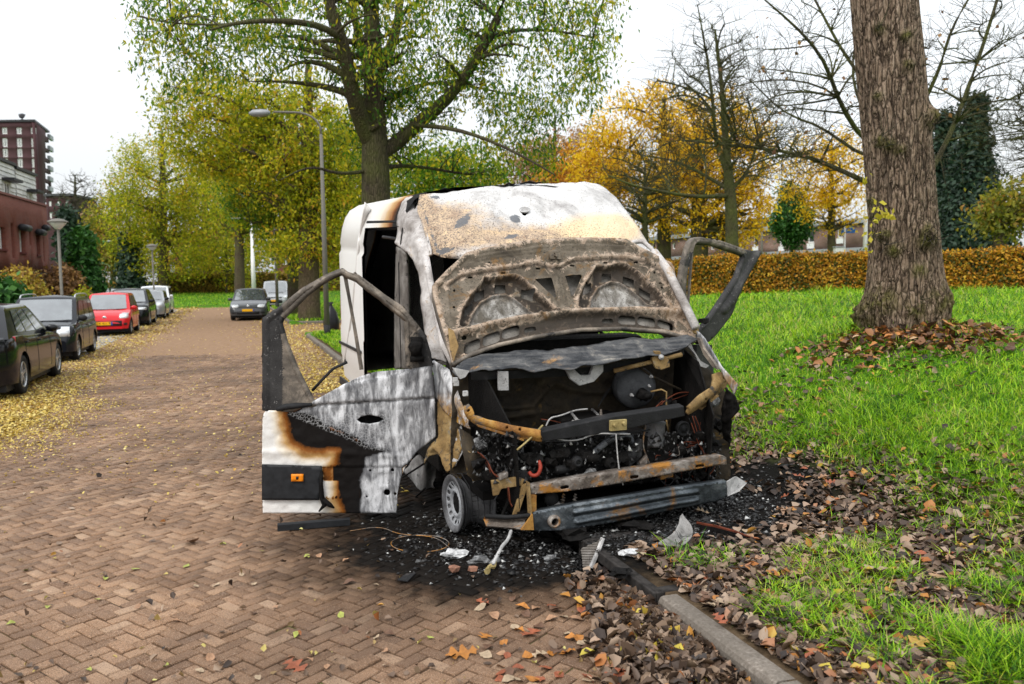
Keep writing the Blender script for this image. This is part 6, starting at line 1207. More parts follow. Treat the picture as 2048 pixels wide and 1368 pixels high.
        m.grid([[p, p - VF * dep * .5 + VZ * .004, p - VF * dep] for p in T]); m.build('top_flange', mat, b, True, solid=.005); m = MB(); m.grid([[p, p - VF * dep] for p in Bm]); m.build('bottom_flange', mat, b, True, solid=.005); return b
    sl = lambda x, y: zp([(x + a, y + b) for a, b in ((-22, 2), (-18, -6), (16, -11), (22, -6), (20, 3), (-14, 9))], 820, 640, 2.443)
    beam('bumper_beam', z4f([(588, 818), (700, 795), (1000, 745), (1300, 700), (1520, 664), (1545, 672)]), z4f([(594, 850), (750, 838), (1000, 800), (1300, 745), (1500, 708), (1548, 704)]), .73, .09, M_beam, lambda P: fbm(P, .04, 4) * .006, [sl(755, 818), sl(1095, 768), sl(1415, 715)])
    bt, bb = z4f([(600, 944), (800, 905), (1000, 872), (1300, 822), (1545, 788)]), z4f([(606, 1030), (760, 1026), (1000, 986), (1300, 922), (1500, 884), (1548, 862)])
    def bh(P):
        g = np.interp(P[:, 0], [1065, 1452], [1, 0]); f = lambda k: [tuple(np.array(a) * (1 - k) + np.array(b) * k) for a, b in zip(z4f([(800, 905), (1000, 872), (1300, 822), (1400, 808)]), z4f([(820, 1018), (1000, 986), (1300, 922), (1400, 905)]))]
        return .022 * np.exp(-(segdist(P, f(.30), False) / 3.0) ** 2) + .022 * np.exp(-(segdist(P, f(.72), False) / 3.2) ** 2) - .012 * np.exp(-(segdist(P, f(.5), False) / 3.5) ** 2) + fbm(P, .05, 4) * .005
    eye = zp([(705 + 15 * math.cos(a), 985 + 17 * math.sin(a)) for a in np.arange(10) * .628], 820, 640, 2.443)
    low = beam('lower_beam', bt, bb, .76, .07, M_blue, bh, [eye]); m = MB(); c = V(*z4f([(705, 985)])[0], u=.75); m.lathe([(.042, -.03), (.042, .015), (.03, .02), (.026, .02), (.026, -.03)], c, VF, 14, False); m.build('towing_eye', M_beam, low, True)
    m = MB(); q = z4f([(370, 955), (480, 956), (590, 948)]); T = [V(*p, u=u) for p, u in zip(q, (.56, .66, .74))]; q = z4f([(373, 1008), (500, 1018), (560, 1028)]); Bq = [V(*p, u=u) for p, u in zip(q, (.58, .70, .76))]; m.grid([T, [(a + b) / 2 - VF * .05 for a, b in zip(T, Bq)], Bq]); m.build('beam_end', M_beam, low, solid=.012)
    m = MB(); m.tube([V(*p, u=u) for p, u in zip(z4f([(370, 958), (480, 964), (585, 955)]), (.57, .67, .75))], .016, 6); m.build('edge_tube', M_darkbeam, low, True)
    m = MB(); m.prism([V(*p, u=.775) for p in z4f([(543, 1026), (575, 985), (600, 948), (606, 1026)])], -VF * .02); m.build('bent_tab', M_rust, low)
    tp = [V(*p, u=u) for p, u in zip(z4f([(1546, 790), (1590, 764), (1642, 796), (1604, 838), (1546, 862)]), (.66, .56, .52, .60, .66))]; m = MB(); m.add(tp, [(0, 1, 2, 3, 4)]); m.build('beam_end', M_ash, low, solid=.015)
    m = MB(); m.prism([V(*p, u=.70) for p in ze6([(985, 440), (1040, 440), (1040, 600), (985, 620)])], -VF * .05); m.build('beam_upright', M_rust, van)
    m = MB(); m.prism([V(*p, u=.72) for p in ze6([(958, 310), (975, 320), (998, 620), (975, 625)])], -VF * .04); m.build('beam_upright', M_rusttan, van)
    m = MB(); m.prism([V(*p, u=.62) for p in ze6([(900, 350), (945, 330), (955, 350), (860, 640), (815, 640)])], -VF * .025); m.build('brace', M_rusttan, van)
    m = MB(); m.prism([V(*p, u=.60) for p in ze6([(600, 300), (860, 262), (930, 290), (900, 350), (700, 380), (670, 440), (620, 450)])], -VF * .02); m.build('lamp_bracket', M_rusttan, van, bev=.004)
    m = MB(); m.lathe([(.05, 0), (.05, .10), (.035, .13), (.03, .16)], V(*ze6([(1200, 550)])[0], u=.55), VF + VR * .3 - VZ * .2, 14); m.build('fog_lamp_shell', M_ash, van, True)
    for x in (1300, 1415): m = MB(); pth = [V(*ze6([(x + 18 * math.sin(k * 1.9), 430 + k * 9)])[0], u=.62 + .01 * math.cos(k * 1.9)) for k in range(12)]; m.tube(pth, .006, 5); m.build('coil_spring', M_beam, van, True)
    m = MB(); m.lathe([(.05, 0), (.05, .03), (.02, .04)], V(*ze6([(1175, 470)])[0], u=.58), VF, 14); m.build('pulley', M_darkbeam, van, True)
    # wings
    wp0, wn = plane3(V(868, 760, v=-1.0), V(941, 850, v=-.88), V(895, 935, v=-.99))
    q = z8([(1318, 12), (1352, 6), (1440, 70), (1510, 230), (1592, 420), (1586, 498), (1500, 458), (1400, 372), (1336, 262)])
    w = sheet('front_wing', q, [], 2.5, lambda P: onP(P, wp0, wn) + np.outer(.03 * np.exp(-(segdist(P, z8([(1360, 20), (1480, 230), (1580, 450)]), False) / 9) ** 2) + fbm(P, .05, 2) * .01, wn), M_burn, van, {'burn': lambda P: np.clip(.86 + fbm(P, .04, 3) * .2, .7, 1), 'rust': lambda P: sstep(770, 845, P[:, 1] + fbm(P, .06, 7) * 20) * 1.0}, .006); tag(w, 'ash white front wing turning to rust at its tip')
    q = z8([(1338, 262), (1400, 372), (1470, 440), (1512, 640), (1480, 740), (1428, 812), (1405, 760), (1375, 705), (1335, 676), (1300, 690), (1265, 748), (1272, 680), (1300, 610), (1340, 560)])
    sheet('wing_arch', q, [], 2.5, lambda P: onP(P, wp0, wn) + np.outer(-.012 + .035 * np.exp(-(segdist(P, z8([(1270, 735), (1300, 655), (1340, 630), (1400, 700), (1428, 800)]), False) / 5) ** 2) + fbm(P, .06, 2) * .016, wn), M_rusttan, w, None, .006)
    q = ze4([(0, 880), (60, 940), (110, 1130), (95, 1180), (30, 1330), (0, 1340)]); sheet('torn_wing_edge', q, [], 3, lambda P: onP(P, wp0, wn) + np.outer(.03 + fbm(P, .05, 3) * .03, wn) + VR * .06, M_ash, w, None, .006)
    m = MB(); m.grid([[V(*p, u=u) for p in r] for r, u in (([(918, 855), (938, 868), (958, 890)], .42), ([(925, 900), (945, 910), (965, 930)], .5), ([(935, 950), (948, 962), (968, 958)], .52))]); m.build('headlamp_panel', M_fire, van, True, solid=.006)
    m = MB(); m.prism([V(*p, u=.50) for p in ze6([(370, 0), (395, 20), (440, 290), (425, 310), (375, 200)])], -VF * .02); m.build('torn_strip', M_rusttan, van)
    q = ze5([(1045, 8), (1075, 30), (1120, 80), (1290, 360), (1446, 530), (1412, 632), (1322, 480), (1280, 392), (1190, 290), (1100, 180), (1052, 80)])
    w2 = sheet('front_wing', q, [], 3, lambda P: onV(P, .93 + .03 * np.sin((P[:, 1] - 660) / 40)), M_burn, van, {'burn': lambda P: np.clip(.84 + fbm(P, .04, 3) * .2, .7, 1), 'rust': lambda P: sstep(715, 775, P[:, 1] + fbm(P, .06, 7) * 14) * .8}, .008)
    q = ze5([(1412, 632), (1446, 660), (1464, 770), (1400, 882), (1385, 960), (1362, 1110), (1300, 1060), (1310, 800), (1330, 560)]); sheet('wing_edge', q, [], 3, lambda P: onV(P, .945) + np.outer(fbm(P, .05, 3) * .03, VR), M_char, w2, None, .008)
    q = ze5([(1060, 70), (1095, 80), (1130, 180), (1240, 330), (1270, 385), (1220, 360), (1130, 240)]); m = MB(); m.prism([V(*p, v=.90) for p in q], -VR * .02); m.build('wing_rail', M_frame, w2)
    q = ze5([(930, 125), (985, 120), (1010, 190), (1080, 300), (1165, 350), (1130, 372), (1070, 350), (1030, 240)]); m = MB(); m.prism([V(*p, u=.18) for p in q], -VF * .03); m.build('bonnet_hinge', M_ash, van)
    q = ze4([(30, 370), (190, 400), (150, 460), (100, 480), (70, 440)]); m = MB(); m.prism([V(*p, u=.30) for p in q], -VF * .03); m.build('bonnet_hinge', M_ash, van)
    for x, y in ((150, 620), (50, 490), (60, 520)): m = MB(); c = V(*ze4([(x, y)])[0], u=.36); m.obox(c, VR * .018, VF * .01, VZ * .018); m.build('clip', M_ash, van, bev=.004)
    # brackets under the cowl
    m = MB(); m.prism([V(*p, u=.31) for p in z4f([(430, 250), (482, 250), (484, 345), (433, 346)])], -VF * .025); m.build('cowl_bracket', M_ash, van, bev=.005)
    q = z4f([(760, 236), (792, 232), (835, 270), (880, 268), (900, 212), (946, 206), (946, 252), (900, 302), (830, 322), (786, 290)]); m = MB(); m.prism([V(*p, u=.31) for p in q], -VF * .035); m.build('cowl_bracket', M_ash, van, bev=.006)
    # brake booster
    c = V(1273, 776, u=.16); ax = VF * 1 + VR * -.12 - VZ * .06; bst = MB(); bst.lathe([(.10, -.16), (.152, -.12), (.158, -.05), (.152, -.02), (.158, -.012), (.15, .005), (.12, .03), (.075, .045), (.06, .05), (.055, .06), (0, .06)], c, ax, 36); bo = bst.build('brake_booster', metal('booster', [(.3, (.025, .026, .028)), (.6, (.06, .062, .066)), (.8, (.16, .16, .165))], sc=6, rough=.6, seed=21), van, True)
    a = ax / np.linalg.norm(ax); m = MB(); m.tube([c + a * .05 + VR * .02 - VZ * .02, c + a * .17 + VR * .03 - VZ * .03], [.035, .028], 10); m.lump(c + a * .12 + VR * .0 - VZ * .03, .045, 8, 2); m.build('master_cylinder', M_char, bo, True)
    for k, (x, y) in enumerate(((.10, .09), (-.06, -.04), (.08, .02))): m = MB(); m.lathe([(.014, 0), (.014, .02), (.006, .022), (.006, .05), (0, .05)], c + a * .035 + VR * x + VZ * y, a, 8); m.build('bolt', M_ash, bo, True)
    m = MB(); m.tube([c + a * .16 + VR * .05, c + a * .2 + VR * .12 + VZ * .02, c + a * .2 + VR * .16, c + a * .2 + VR * .16 - VZ * .2, c + a * .2 + VR * .18 - VZ * .3], .007, 6); m.build('brake_pipe', M_rusttan, bo, True)
    # wiper rod and bracket
    m = MB(); m.tube([V(1228, 742, u=.30), V(1363, 709, u=.30)], .017, 8); m.build('wiper_rod', M_rusttan, van, True); m = MB(); m.tube([V(1254, 714, u=.20), V(1300, 750, u=.20), V(1362, 780, u=.20)], .010, 6); m.build('wiper_rod', M_fire, van, True)
    q = ze5([(630, 205), (690, 205), (700, 240), (770, 270), (785, 360), (700, 392), (650, 380), (610, 300), (605, 270), (640, 250)]); m = MB(); m.prism([V(*p, u=.34) for p in q], -VF * .03); o = m.build('wiper_bracket', M_rusttan, van, bev=.006); m = MB(); m.lathe([(.02, 0), (.02, .018), (.008, .02), (.008, .03), (0, .03)], V(*ze5([(688, 265)])[0], u=.345), VF, 10); m.build('bolt', M_ash, o, True)
    m = MB(); m.lathe([(.05, 0), (.055, .01), (.055, .10), (.04, .11)], V(1293, 717, u=.22), -VR + VZ * .2, 14); m.build('wiper_motor', M_char, van, True)
    # battery shell, canister, pulley, hoses
    tp = [V(*p, w=.785) for p in z4f([(768, 462), (888, 430), (942, 474), (805, 508)])]; m = MB(); m.prism(tp, -VZ * .13); b = m.build('control_box', M_ash, van, bev=.008)
    a0, a1 = (tp[0] + tp[3]) / 2, (tp[1] + tp[2]) / 2
    for k in (.12, .88): m = MB(); c = a0 * (1 - k) + a1 * k; e = (tp[3] - tp[0]) * .45; m.tube([c - e + VZ * .012, c + e + VZ * .012], .012, 6); m.build('rib', M_ash, b)
    m = MB(); c = V(1310, 866, u=.50); m.lathe([(.03, -.10), (.066, -.09), (.068, -.075), (.068, .065), (.074, .07), (.074, .082), (.06, .088), (0, .09)], c, VZ + VR * .06, 20); m.build('filter_canister', metal('canister', [(.3, (.05, .05, .052)), (.6, (.13, .13, .135)), (.8, (.24, .24, .24))], sc=8, rough=.6, seed=22), van, True)
    m = MB(); c = V(1368, 858, u=.5); m.lathe([(.055, -.03), (.055, 0), (.045, .005), (.042, -.002), (.022, -.002), (.02, .012), (0, .012)], c, VF, 20); m.build('pulley', M_darkbeam, van, True)
    def hose(name, pts, r, mat, n=8): m = MB(); P = smoothpoly([tuple(V(x, y, u=u)) for x, y, u in pts], 2, False); m.tube(P, r, n); return m.build(name, mat, van, True)
    hose('coolant_hose', [(1188, 905, .52), (1205, 890, .53), (1222, 878, .54), (1241, 870, .54), (1258, 872, .53), (1264, 888, .5)], .024, metal('hose', [(.3, (.04, .042, .046)), (.7, (.13, .135, .145))], sc=8, rough=.6, seed=23))
    for k in range(5): m = MB(); a = V(1214 + k * 2.2, 885 - k * 1.8, u=.535); m.lathe([(.028, -.003), (.028, .003)], a, V(1220, 880, u=.54) - V(1210, 888, u=.535), 10); m.build('hose_clip', M_darkbeam, van)
    hose('fuel_pipe', [(1095, 875, .6), (1150, 884, .6), (1190, 866, .62), (1230, 868, .64), (1260, 868, .6)], .006, M_ash, 5); hose('fuel_pipe', [(1232, 868, .66), (1234, 900, .67), (1238, 940, .68), (1246, 970, .66)], .005, M_ash, 5); hose('fuel_pipe', [(1292, 850, .55), (1284, 890, .56), (1296, 920, .55), (1304, 940, .55)], .006, M_beam, 5)
    hose('brake_pipe', [(1092, 852, .3), (1100, 835, .3), (1120, 832, .28), (1150, 820, .26), (1175, 818, .25)], .006, M_ash, 5); hose('loose_rod', [(1034, 900, .62), (1060, 878, .64), (1075, 862, .66), (1085, 851, .6)], .007, M_yellow, 5); hose('gas_spring', [(1005, 1030, .5), (1022, 990, .5), (1035, 960, .5)], .014, M_char, 6)
    hose('hanging_strap', [(1022, 1062, .72), (1016, 1080, .80), (1004, 1092, .88), (994, 1112, .95), (986, 1128, 1.0)], [.014] * 0 or .012, M_ash, 6); q = [(990, 1122), (986, 1132), (978, 1134), (974, 1143)]; m = MB(); m.tube([gz(x, y, .03) for x, y in q], [.012, .02, .012, .02], 6); m.build('strap_hook', M_yellow, van)
    hose('red_hose', [(1058, 944, .58), (1064, 952, .6), (1076, 950, .61), (1082, 936, .61), (1078, 922, .58)], .013, M_red); 
    # copper wire looms
    R = random.Random(12)
    for nm, path, k, jit in (('copper_loom', [(1388, 835, .5), (1400, 870, .52), (1412, 900, .55), (1420, 925, .58), (1410, 950, .58)], 9, 7), ('copper_loom', [(1390, 780, .2), (1360, 790, .25), (1330, 800, .3), (1310, 815, .3)], 6, 6), ('copper_loom', [(1330, 905, .5), (1360, 890, .5), (1395, 888, .52), (1412, 880, .52)], 7, 6), ('copper_loom', [(958, 905, .5), (972, 920, .55), (985, 945, .58), (1005, 955, .6)], 6, 4), ('copper_loom', [(1125, 850, .2), (1105, 840, .2), (1085, 838, .2)], 3, 4), ('copper_loom', [(1200, 815, .1), (1215, 790, .05), (1225, 770, .02)], 3, 3), ('copper_loom', [(1014, 975, .6), (1018, 1000, .6), (1024, 1015, .6)], 2, 2)):
        for q in range(max(2, k - 2)): hose(nm, [(x + R.gauss(0, jit), y + R.gauss(0, jit), u + R.gauss(0, .02)) for x, y, u in path], R.uniform(.0025, .0055), M_copper if R.random() < .7 else M_rubber, 4)
    for q in range(34):
        x, y = R.uniform(960, 1430), R.uniform(850, 960); u = R.uniform(.35, .6); hose('burnt_wire', [(x, y, u), (x + R.gauss(0, 25), y + R.gauss(0, 14), u + .02), (x + R.gauss(0, 40), y + R.gauss(5, 16), u), (x + R.gauss(0, 50), y + R.gauss(10, 18), u)], R.uniform(.003, .006), R.choice([M_beam, M_rubber, M_rubber, M_rubber, M_copper]), 4)
    # engine: block, head, and charred remains
    m = MB(); m.obox(v2w(.22, .02, .52), VF * .26, VR * .36, VZ * .18); m.build('engine_block', M_char, van, bev=.03)  # engine block as a plain black box, put in to block light in the bay
    m = MB(); m.obox(v2w(.12, .0, .74), VF * .12, VR * .24, VZ * .06); m.build('cylinder_head', M_char, van, bev=.02)
    m = MB(); m.obox(v2w(.50, -.02, .52), VF * .02, VR * .55, VZ * .16); m.build('radiator_core', M_char, van)
    for x, y, u, r, s in ((1120, 905, .55, .055, 1), (1140, 930, .56, .05, 2), (1165, 910, .55, .05, 3), (1100, 925, .55, .045, 4), (1065, 920, .55, .06, 5), (1180, 950, .57, .05, 6), (1250, 915, .54, .065, 7), (1285, 935, .56, .05, 8), (1345, 935, .55, .06, 9), (1400, 945, .56, .055, 10), (990, 905, .45, .07, 11), (960, 890, .42, .06, 12), (1030, 930, .5, .06, 13), (1010, 890, .4, .09, 14), (1060, 880, .35, .09, 15), (950, 840, .35, .05, 16), (1330, 810, .25, .08, 17), (1420, 800, .3, .06, 18), (1440, 850, .35, .07, 19), (1425, 890, .45, .06, 20)):
        m = MB(); m.lump(V(x, y, u=u), (r, r * .8, r * .8), s, 2, 1, .4); m.build('charred_lump', M_char if s % 6 else M_ashlump, van)
    for x, y, u, r, h, axv in ((1150, 922, .56, .04, .06, VF), (1175, 915, .55, .035, .09, VF + VR), (1110, 940, .56, .03, .10, VR), (1215, 925, .55, .04, .08, VF), (1300, 945, .57, .03, .12, VR), (1080, 905, .5, .035, .12, VZ), (1202, 838, .3, .010, .07, VZ), (1262, 920, .54, .05, .10, VZ), (1270, 950, .57, .03, .06, VF)):
        m = MB(); m.lathe([(r * .7, 0), (r, .008), (r, h * .7), (r * .75, h * .75), (r * .7, h), (r * .4, h), (r * .35, h * .85), (0, h * .85)], V(x, y, u=u), axv, 12); m.build('engine_fitting', R.choice([M_darkbeam, M_char, M_char, M_beam]), van, True)
    for x, y, u, a, b_, c in ((1268, 905, .55, .05, .03, .06), (1285, 925, .57, .03, .02, .03), (1390, 905, .4, .1, .04, .09), (1150, 960, .6, .08, .03, .02), (1005, 951, .60, .03, .03, .018), (1040, 948, .55, .06, .03, .03), (1330, 950, .58, .05, .03, .02)):
        m = MB(); m.obox(V(x, y, u=u), VR * a + VZ * R.gauss(0, .02), VF * b_, VZ * c); m.build('engine_bracket', R.choice([M_darkbeam, M_beam, M_char]), van, bev=.006)
    for q in range(46):
        x, y = R.uniform(950, 1435), R.uniform(862, 962); r = R.uniform(.02, .05); m = MB(); m.lump(V(x, y, u=R.uniform(.40, .57)), (r * R.uniform(.7, 1.6), r, r * R.uniform(.5, 1.2)), q + 50, 1, 1, .5); m.build('charred_lump', M_char, van)
    v, f = [], []; rg = np.random.default_rng(3); n = 1600; P = np.stack([rg.uniform(945, 1440, n), rg.uniform(865, 965, n)], 1); C = onU(P, rg.uniform(.3, .6, n)); s = rg.uniform(.006, .022, n)
    T = np.array([(0, 0, 1.2), (1, 0, -.4), (-.5, .87, -.4), (-.5, -.87, -.4)]); Q = rg.normal(size=(n, 4, 3)) * .35; Vt = C[:, None] + (T[None] + Q) * s[:, None, None]; F4 = np.array([(0, 1, 2), (0, 2, 3), (0, 3, 1), (1, 3, 2)]); Ft = (np.arange(n)[:, None, None] * 4 + F4[None]).reshape(-1, 3)
    tag(link('engine_ash', fastmesh('engine_ash', Vt.reshape(-1, 3) - VO, Ft, M_debris), van), kind='stuff')
def debrismat():
    n = NT('burnt_debris'); r = n.island(); c = n.ramp(r, [(0, (.004, .004, .004)), (.5, (.010, .009, .009)), (.78, (.03, .028, .027)), (.90, (.09, .09, .09)), (.96, (.28, .28, .27)), (1, (.62, .62, .6))], 'LINEAR'); return n.done(c, .55, 0, .4)
M_debris = debrismat(); M_ashlump = metal('ash_lump', [(.3, (.02, .02, .02)), (.5, (.10, .10, .10)), (.7, (.42, .42, .42))], sc=22, rough=.8, seed=30)
front()
def wheel(name, u, v, side, burnt, r=.20, toe=0):
    """side -1: outer face towards -v"""
    root = bpy.data.objects.new(name, None); COL.objects.link(root); root.parent = van; ORG[root] = VO
    ax = VR * side + VF * toe; ax /= np.linalg.norm(ax); w0 = r + (.012 if burnt else .12); c = v2w(u, v, w0)
    m = MB(); m.lathe([(r, 0), (r + .006, -.006), (r, -.016), (r - .02, -.022), (r - .028, -.07), (r - .06, -.10), (r - .06, -.15), (r - .03, -.20), (r - .02, -.235), (r + .004, -.245), (r + .006, -.255), (r - .01, -.26), (r - .04, -.2), (r - .075, -.15), (r - .075, -.08), (r - .04, -.012), (r - .01, .002), (r, 0)], c, ax, 44, False); m.build('rim', M_wheelb if burnt else M_wheel, root, True)
    # disc with a ring of round holes
    a = np.array([0, 0, 1.]); x = np.cross(a, ax); x /= np.linalg.norm(x); y = np.cross(ax, x); R_ = r - .03; ring = [(R_ * math.cos(k), R_ * math.sin(k)) for k in np.linspace(0, 6.283, 49)[:-1]]
    holes = [[(R_ * .80 * math.cos(t) + .0165 * math.cos(q) * 1.0, R_ * .80 * math.sin(t) + .0165 * math.sin(q)) for q in np.linspace(0, 6.283, 9)[:-1]] for t in np.linspace(0, 6.283, 17)[:-1]] + [[(.03 * math.cos(q), .03 * math.sin(q)) for q in np.linspace(0, 6.283, 13)[:-1]]]
    def to3(P):
        d = np.hypot(P[:, 0], P[:, 1]); h = -.02 - .02 * sstep(R_ * .95, R_ * .6, d) + .015 * sstep(R_ * .62, R_ * .55, d) - .03 * sstep(R_ * .5, R_ * .42, d); return c + np.outer(P[:, 0], x) + np.outer(P[:, 1], y) + np.outer(h, ax)
    sheet('wheel_disc', ring, holes, .011, to3, M_wheel, root, None, .005)
    for k in range(6): t = k * 1.047 + .3; m = MB(); m.lathe([(.012, 0), (.012, .022), (0, .026)], c + x * .055 * math.cos(t) + y * .055 * math.sin(t) - ax * .06, ax, 6); m.build('wheel_nut', M_char, root)
    m = MB(); m.lathe([(.14, -.04), (.14, -.2), (.05, -.22)], c, ax, 24); m.build('brake_drum', M_char, root, True)
    if not burnt: m = MB(); m.lathe([(r + .004, -.01), (r + .05, .01), (r + .10, 0), (r + .12, -.03), (r + .12, -.2), (r + .10, -.235), (r + .05, -.245), (r + .004, -.235)], c, ax, 40, False); m.build('tyre', M_rubber, root, True)
    else:
        for k in range(5): m = MB(); R2 = random.Random(k); m.tube([c - ax * (.03 + .045 * k) + (x * math.cos(t) + y * math.sin(t)) * (r - .005 + .02 * R2.random()) for t in np.linspace(-.3 - R2.random(), 3.4 + R2.random(), 20)], .0035, 4); m.build('bead_wire', M_rubber, root)
    return root
M_wheelb = metal('rim_burnt', [(.3, (.035, .034, .034)), (.5, (.12, .12, .125)), (.7, (.30, .30, .31))], (4, .56, .1, (.015, .014, .014)), sc=4, rough=.55, met=.2, seed=31)
wheel('front_wheel', 0.03, -1.0, -1, True, .20, .10); wheel('front_wheel', 0.03, 1.0, 1, True, .20, .0); wheel('rear_wheel', -3.9, -.97, -1, False); wheel('rear_wheel', -3.9, .97, 1, False)
# ================================================================= PARKED CARS
def paint(name, col, metal=.0, rough=.07):
    n = NT(name); z = n.noise(40, 4); dirt = n.ramp(n.noise(5, 5), [(.45, 0), (.8, .08)]); c = n.mix(dirt, col, tuple(x * .6 + .015 for x in col)); n.b.inputs['Coat Weight'].default_value = .12; n.b.inputs['Coat Roughness'].default_value = .06
    return n.done(c, n.ramp(z, [(.3, rough), (.7, rough + .08)]), metal, .3)
P_black = paint('paint_black', (.005, .0055, .007)); P_red = paint('paint_red', (.55, .012, .018), .0); P_dark = paint('paint_charcoal', (.009, .010, .013)); P_grey = paint('paint_grey', (.055, .058, .062)); P_silver = paint('paint_silver', (.34, .35, .36), .3); P_whitec = paint('paint_white', (.68, .70, .72), 0)
M_cglass = plain('car_glass', (.07, .08, .085), .05, 0, .5, 3, 1.0); M_cglass.node_tree.nodes['Principled BSDF'].inputs['Coat Weight'].default_value = 1.0; M_cglass.node_tree.nodes['Principled BSDF'].inputs['Coat IOR'].default_value = 1.9; M_cglass.node_tree.nodes['Principled BSDF'].inputs['Coat Roughness'].default_value = .04; M_tyre = plain('tyre', (.018, .018, .018), .8, 0, .3, 30); M_alloy = plain('alloy', (.52, .53, .54), .3, .7); M_headl = plain('headlamp', (.62, .64, .66), .12, .2, .25, 60, .8); M_ctrim = plain('car_trim', (.015, .015, .016), .5); M_plate = plain('number_plate', (.80, .42, .01), .4, 0, .05); M_taill = plain('tail_lamp', (.45, .012, .012), .15, 0, .2, 20, .8); M_chrome = plain('chrome', (.7, .7, .7), .12, .9); M_plblue = plain('plate_blue', (.02, .06, .35), .4)
def car(name, label, base, head, C, pt, group='cars parked along the street'):
    """base: ground point at the middle; head: unit vector the car faces"""
    h = np.array([head[0], head[1], 0.]); l = np.array([-h[1], h[0], 0.]); B = np.array(base, float); root = thing(name, B, label, 'car', group)
    W3 = lambda p: B + h * p[0] + l * p[1] + VZ * p[2]
    L, W, Ht, wb, rw = C['L'], C['W'], C['H'], C['wb'], C['r']; xf, xr = wb / 2 + C.get('sh', 0), -wb / 2 + C.get('sh', 0); x0, x1 = -L / 2, L / 2
    belt = C['belt']; nx = int(L / .045); X = np.linspace(x0, x1, nx)
    def zb(x): return np.interp(x, [p[0] * L / 2 for p in belt], [p[1] for p in belt])
    def hw(x): e = np.clip((np.abs(x) - (L / 2 - C.get('rnd', .5))) / C.get('rnd', .5), 0, 1); return W / 2 * (1 - C.get('nose', .30) * e ** 2.6)
    def z0(x):
        z = C.get('sill', .24) + .10 * sstep(L / 2 - .5, L / 2, np.abs(x)) * 0
        for c in (xf, xr):
            R = rw + .055; d = np.abs(x - c); z = np.maximum(z, np.where(d < R, rw + np.sqrt(np.maximum(R * R - d * d, 0)), 0))
        return z
    fr = np.array([0, .12, .3, .5, .68, .84, .94, 1.0]); rows = []
    def yy(x, z): t = (z - .30) / (zb(x) - .30); return hw(x) * (1 - .05 * np.clip(.25 - t, 0, 1) - .035 * np.clip(t, 0, 1) ** 3 - .05 * np.clip(t - .8, 0, 1) * 2)
    for x in X:
        a, b = float(z0(x)), float(zb(x)); pts = [(x, yy(x, a + (b - a) * q) - (.0 if q < 1 else .035), a + (b - a) * q) for q in fr]; top = [(x, pts[-1][1] * k, b + C.get('crown', .03) * (1 - k * k)) for k in (.75, .4, 0)]
        s = pts + top; rows.append([W3(p) for p in s] + [W3((p[0], -p[1], p[2])) for p in s[::-1][1:]])
    m = MB(); m.grid(rows); n = len(rows[0]); m.f.append(tuple(range(n))); m.f.append(tuple((nx - 1) * n + k for k in range(n))[::-1]); body = m.build('body', pt, root, True); q = body.modifiers.new('e', 'EDGE_SPLIT'); q.split_angle = math.radians(50)
    m = MB(); m.box((x0 + .25, -W / 2 + .12, .13), (x1 - .25, W / 2 - .12, .62), W3); m.build('underbody', M_ctrim, root)
    # greenhouse
    gp = C['gh']; (bx0, bx1, rx0, rx1) = gp; zt = Ht; ins = C.get('ins', .80)
    def gpt(x_, k, t):  # k side -1..1 ; t 0 belt..1 roof
        return None
    def prof(t): return bx0 + (rx0 - bx0) * t, bx1 + (rx1 - bx1) * t
    hb = lambda x: float(yy(np.array(x), float(zb(x))) - .05)
    def side(x, t): xb = x; w0 = W / 2 * .93; w1 = W / 2 * ins; return w0 + (w1 - w0) * t
    T = [0, .3, .6, .82, .94, 1.0]; rows = []
    for t in T:
        a, b = prof(t); z = lambda x: float(zb(np.clip(x, bx0, bx1))) * (1 - t) + zt * t - .03 * (1 - t); s = side(0, t) - (.05 if t == 1 else .012 if t > .9 else 0); zq = zb((bx0 + bx1) / 2) * (1 - t) + zt * t
        cr = .10 * (1 - t) + .05; xs = np.linspace(0, 1, 9); ring = [(b + cr * (1 - (y / s) ** 2) * .8, y, None) for y in np.linspace(-s, s, 7)] + [(b + (a - b) * q, s, None) for q in xs[1:-1]] + [(a - cr * (1 - (y / s) ** 2) * .5, y, None) for y in np.linspace(s, -s, 7)] + [(a + (b - a) * q, -s, None) for q in xs[1:-1]]
        rows.append([W3((p[0], p[1], (float(zb(np.clip(p[0], x0, x1))) - .02) * (1 - t) + (zt - (.03 if t == 1 else 0) * 0 - .02 * (abs(p[1]) / s) ** 3) * t)) for p in ring])
    for r in rows: r.append(r[0])
    m = MB(); m.grid(rows); cen = W3(((rx0 + rx1) / 2, 0, zt + .035)); b0 = (len(T) - 1) * len(rows[0]); m.v.append(tuple(cen)); ci = len(m.v) - 1; m.f += [(b0 + k, b0 + k + 1, ci) for k in range(len(rows[0]) - 1)]
    gh_ = m.build('cabin', pt, root, True); q = gh_.modifiers.new('e', 'EDGE_SPLIT'); q.split_angle = math.radians(55)
    def gpoint(where, k, t, off=.008):
        a, b = prof(t); s = side(0, t)
        cr = .10 * (1 - t) + .05
        if where == 'f': y = k * s; x = b + cr * (1 - k * k) * .8 + off
        elif where == 'r': y = k * s; x = a - cr * (1 - k * k) * .5 - off
        else: x = a + (b - a) * k; y = (s + off) * where
        z = (float(zb(np.clip(x, x0, x1))) - .02) * (1 - t) + (zt - .02 * min(1, abs(y) / s) ** 3) * t
        return W3((x, y, z + (off * .3 if where in ('f', 'r') else 0)))
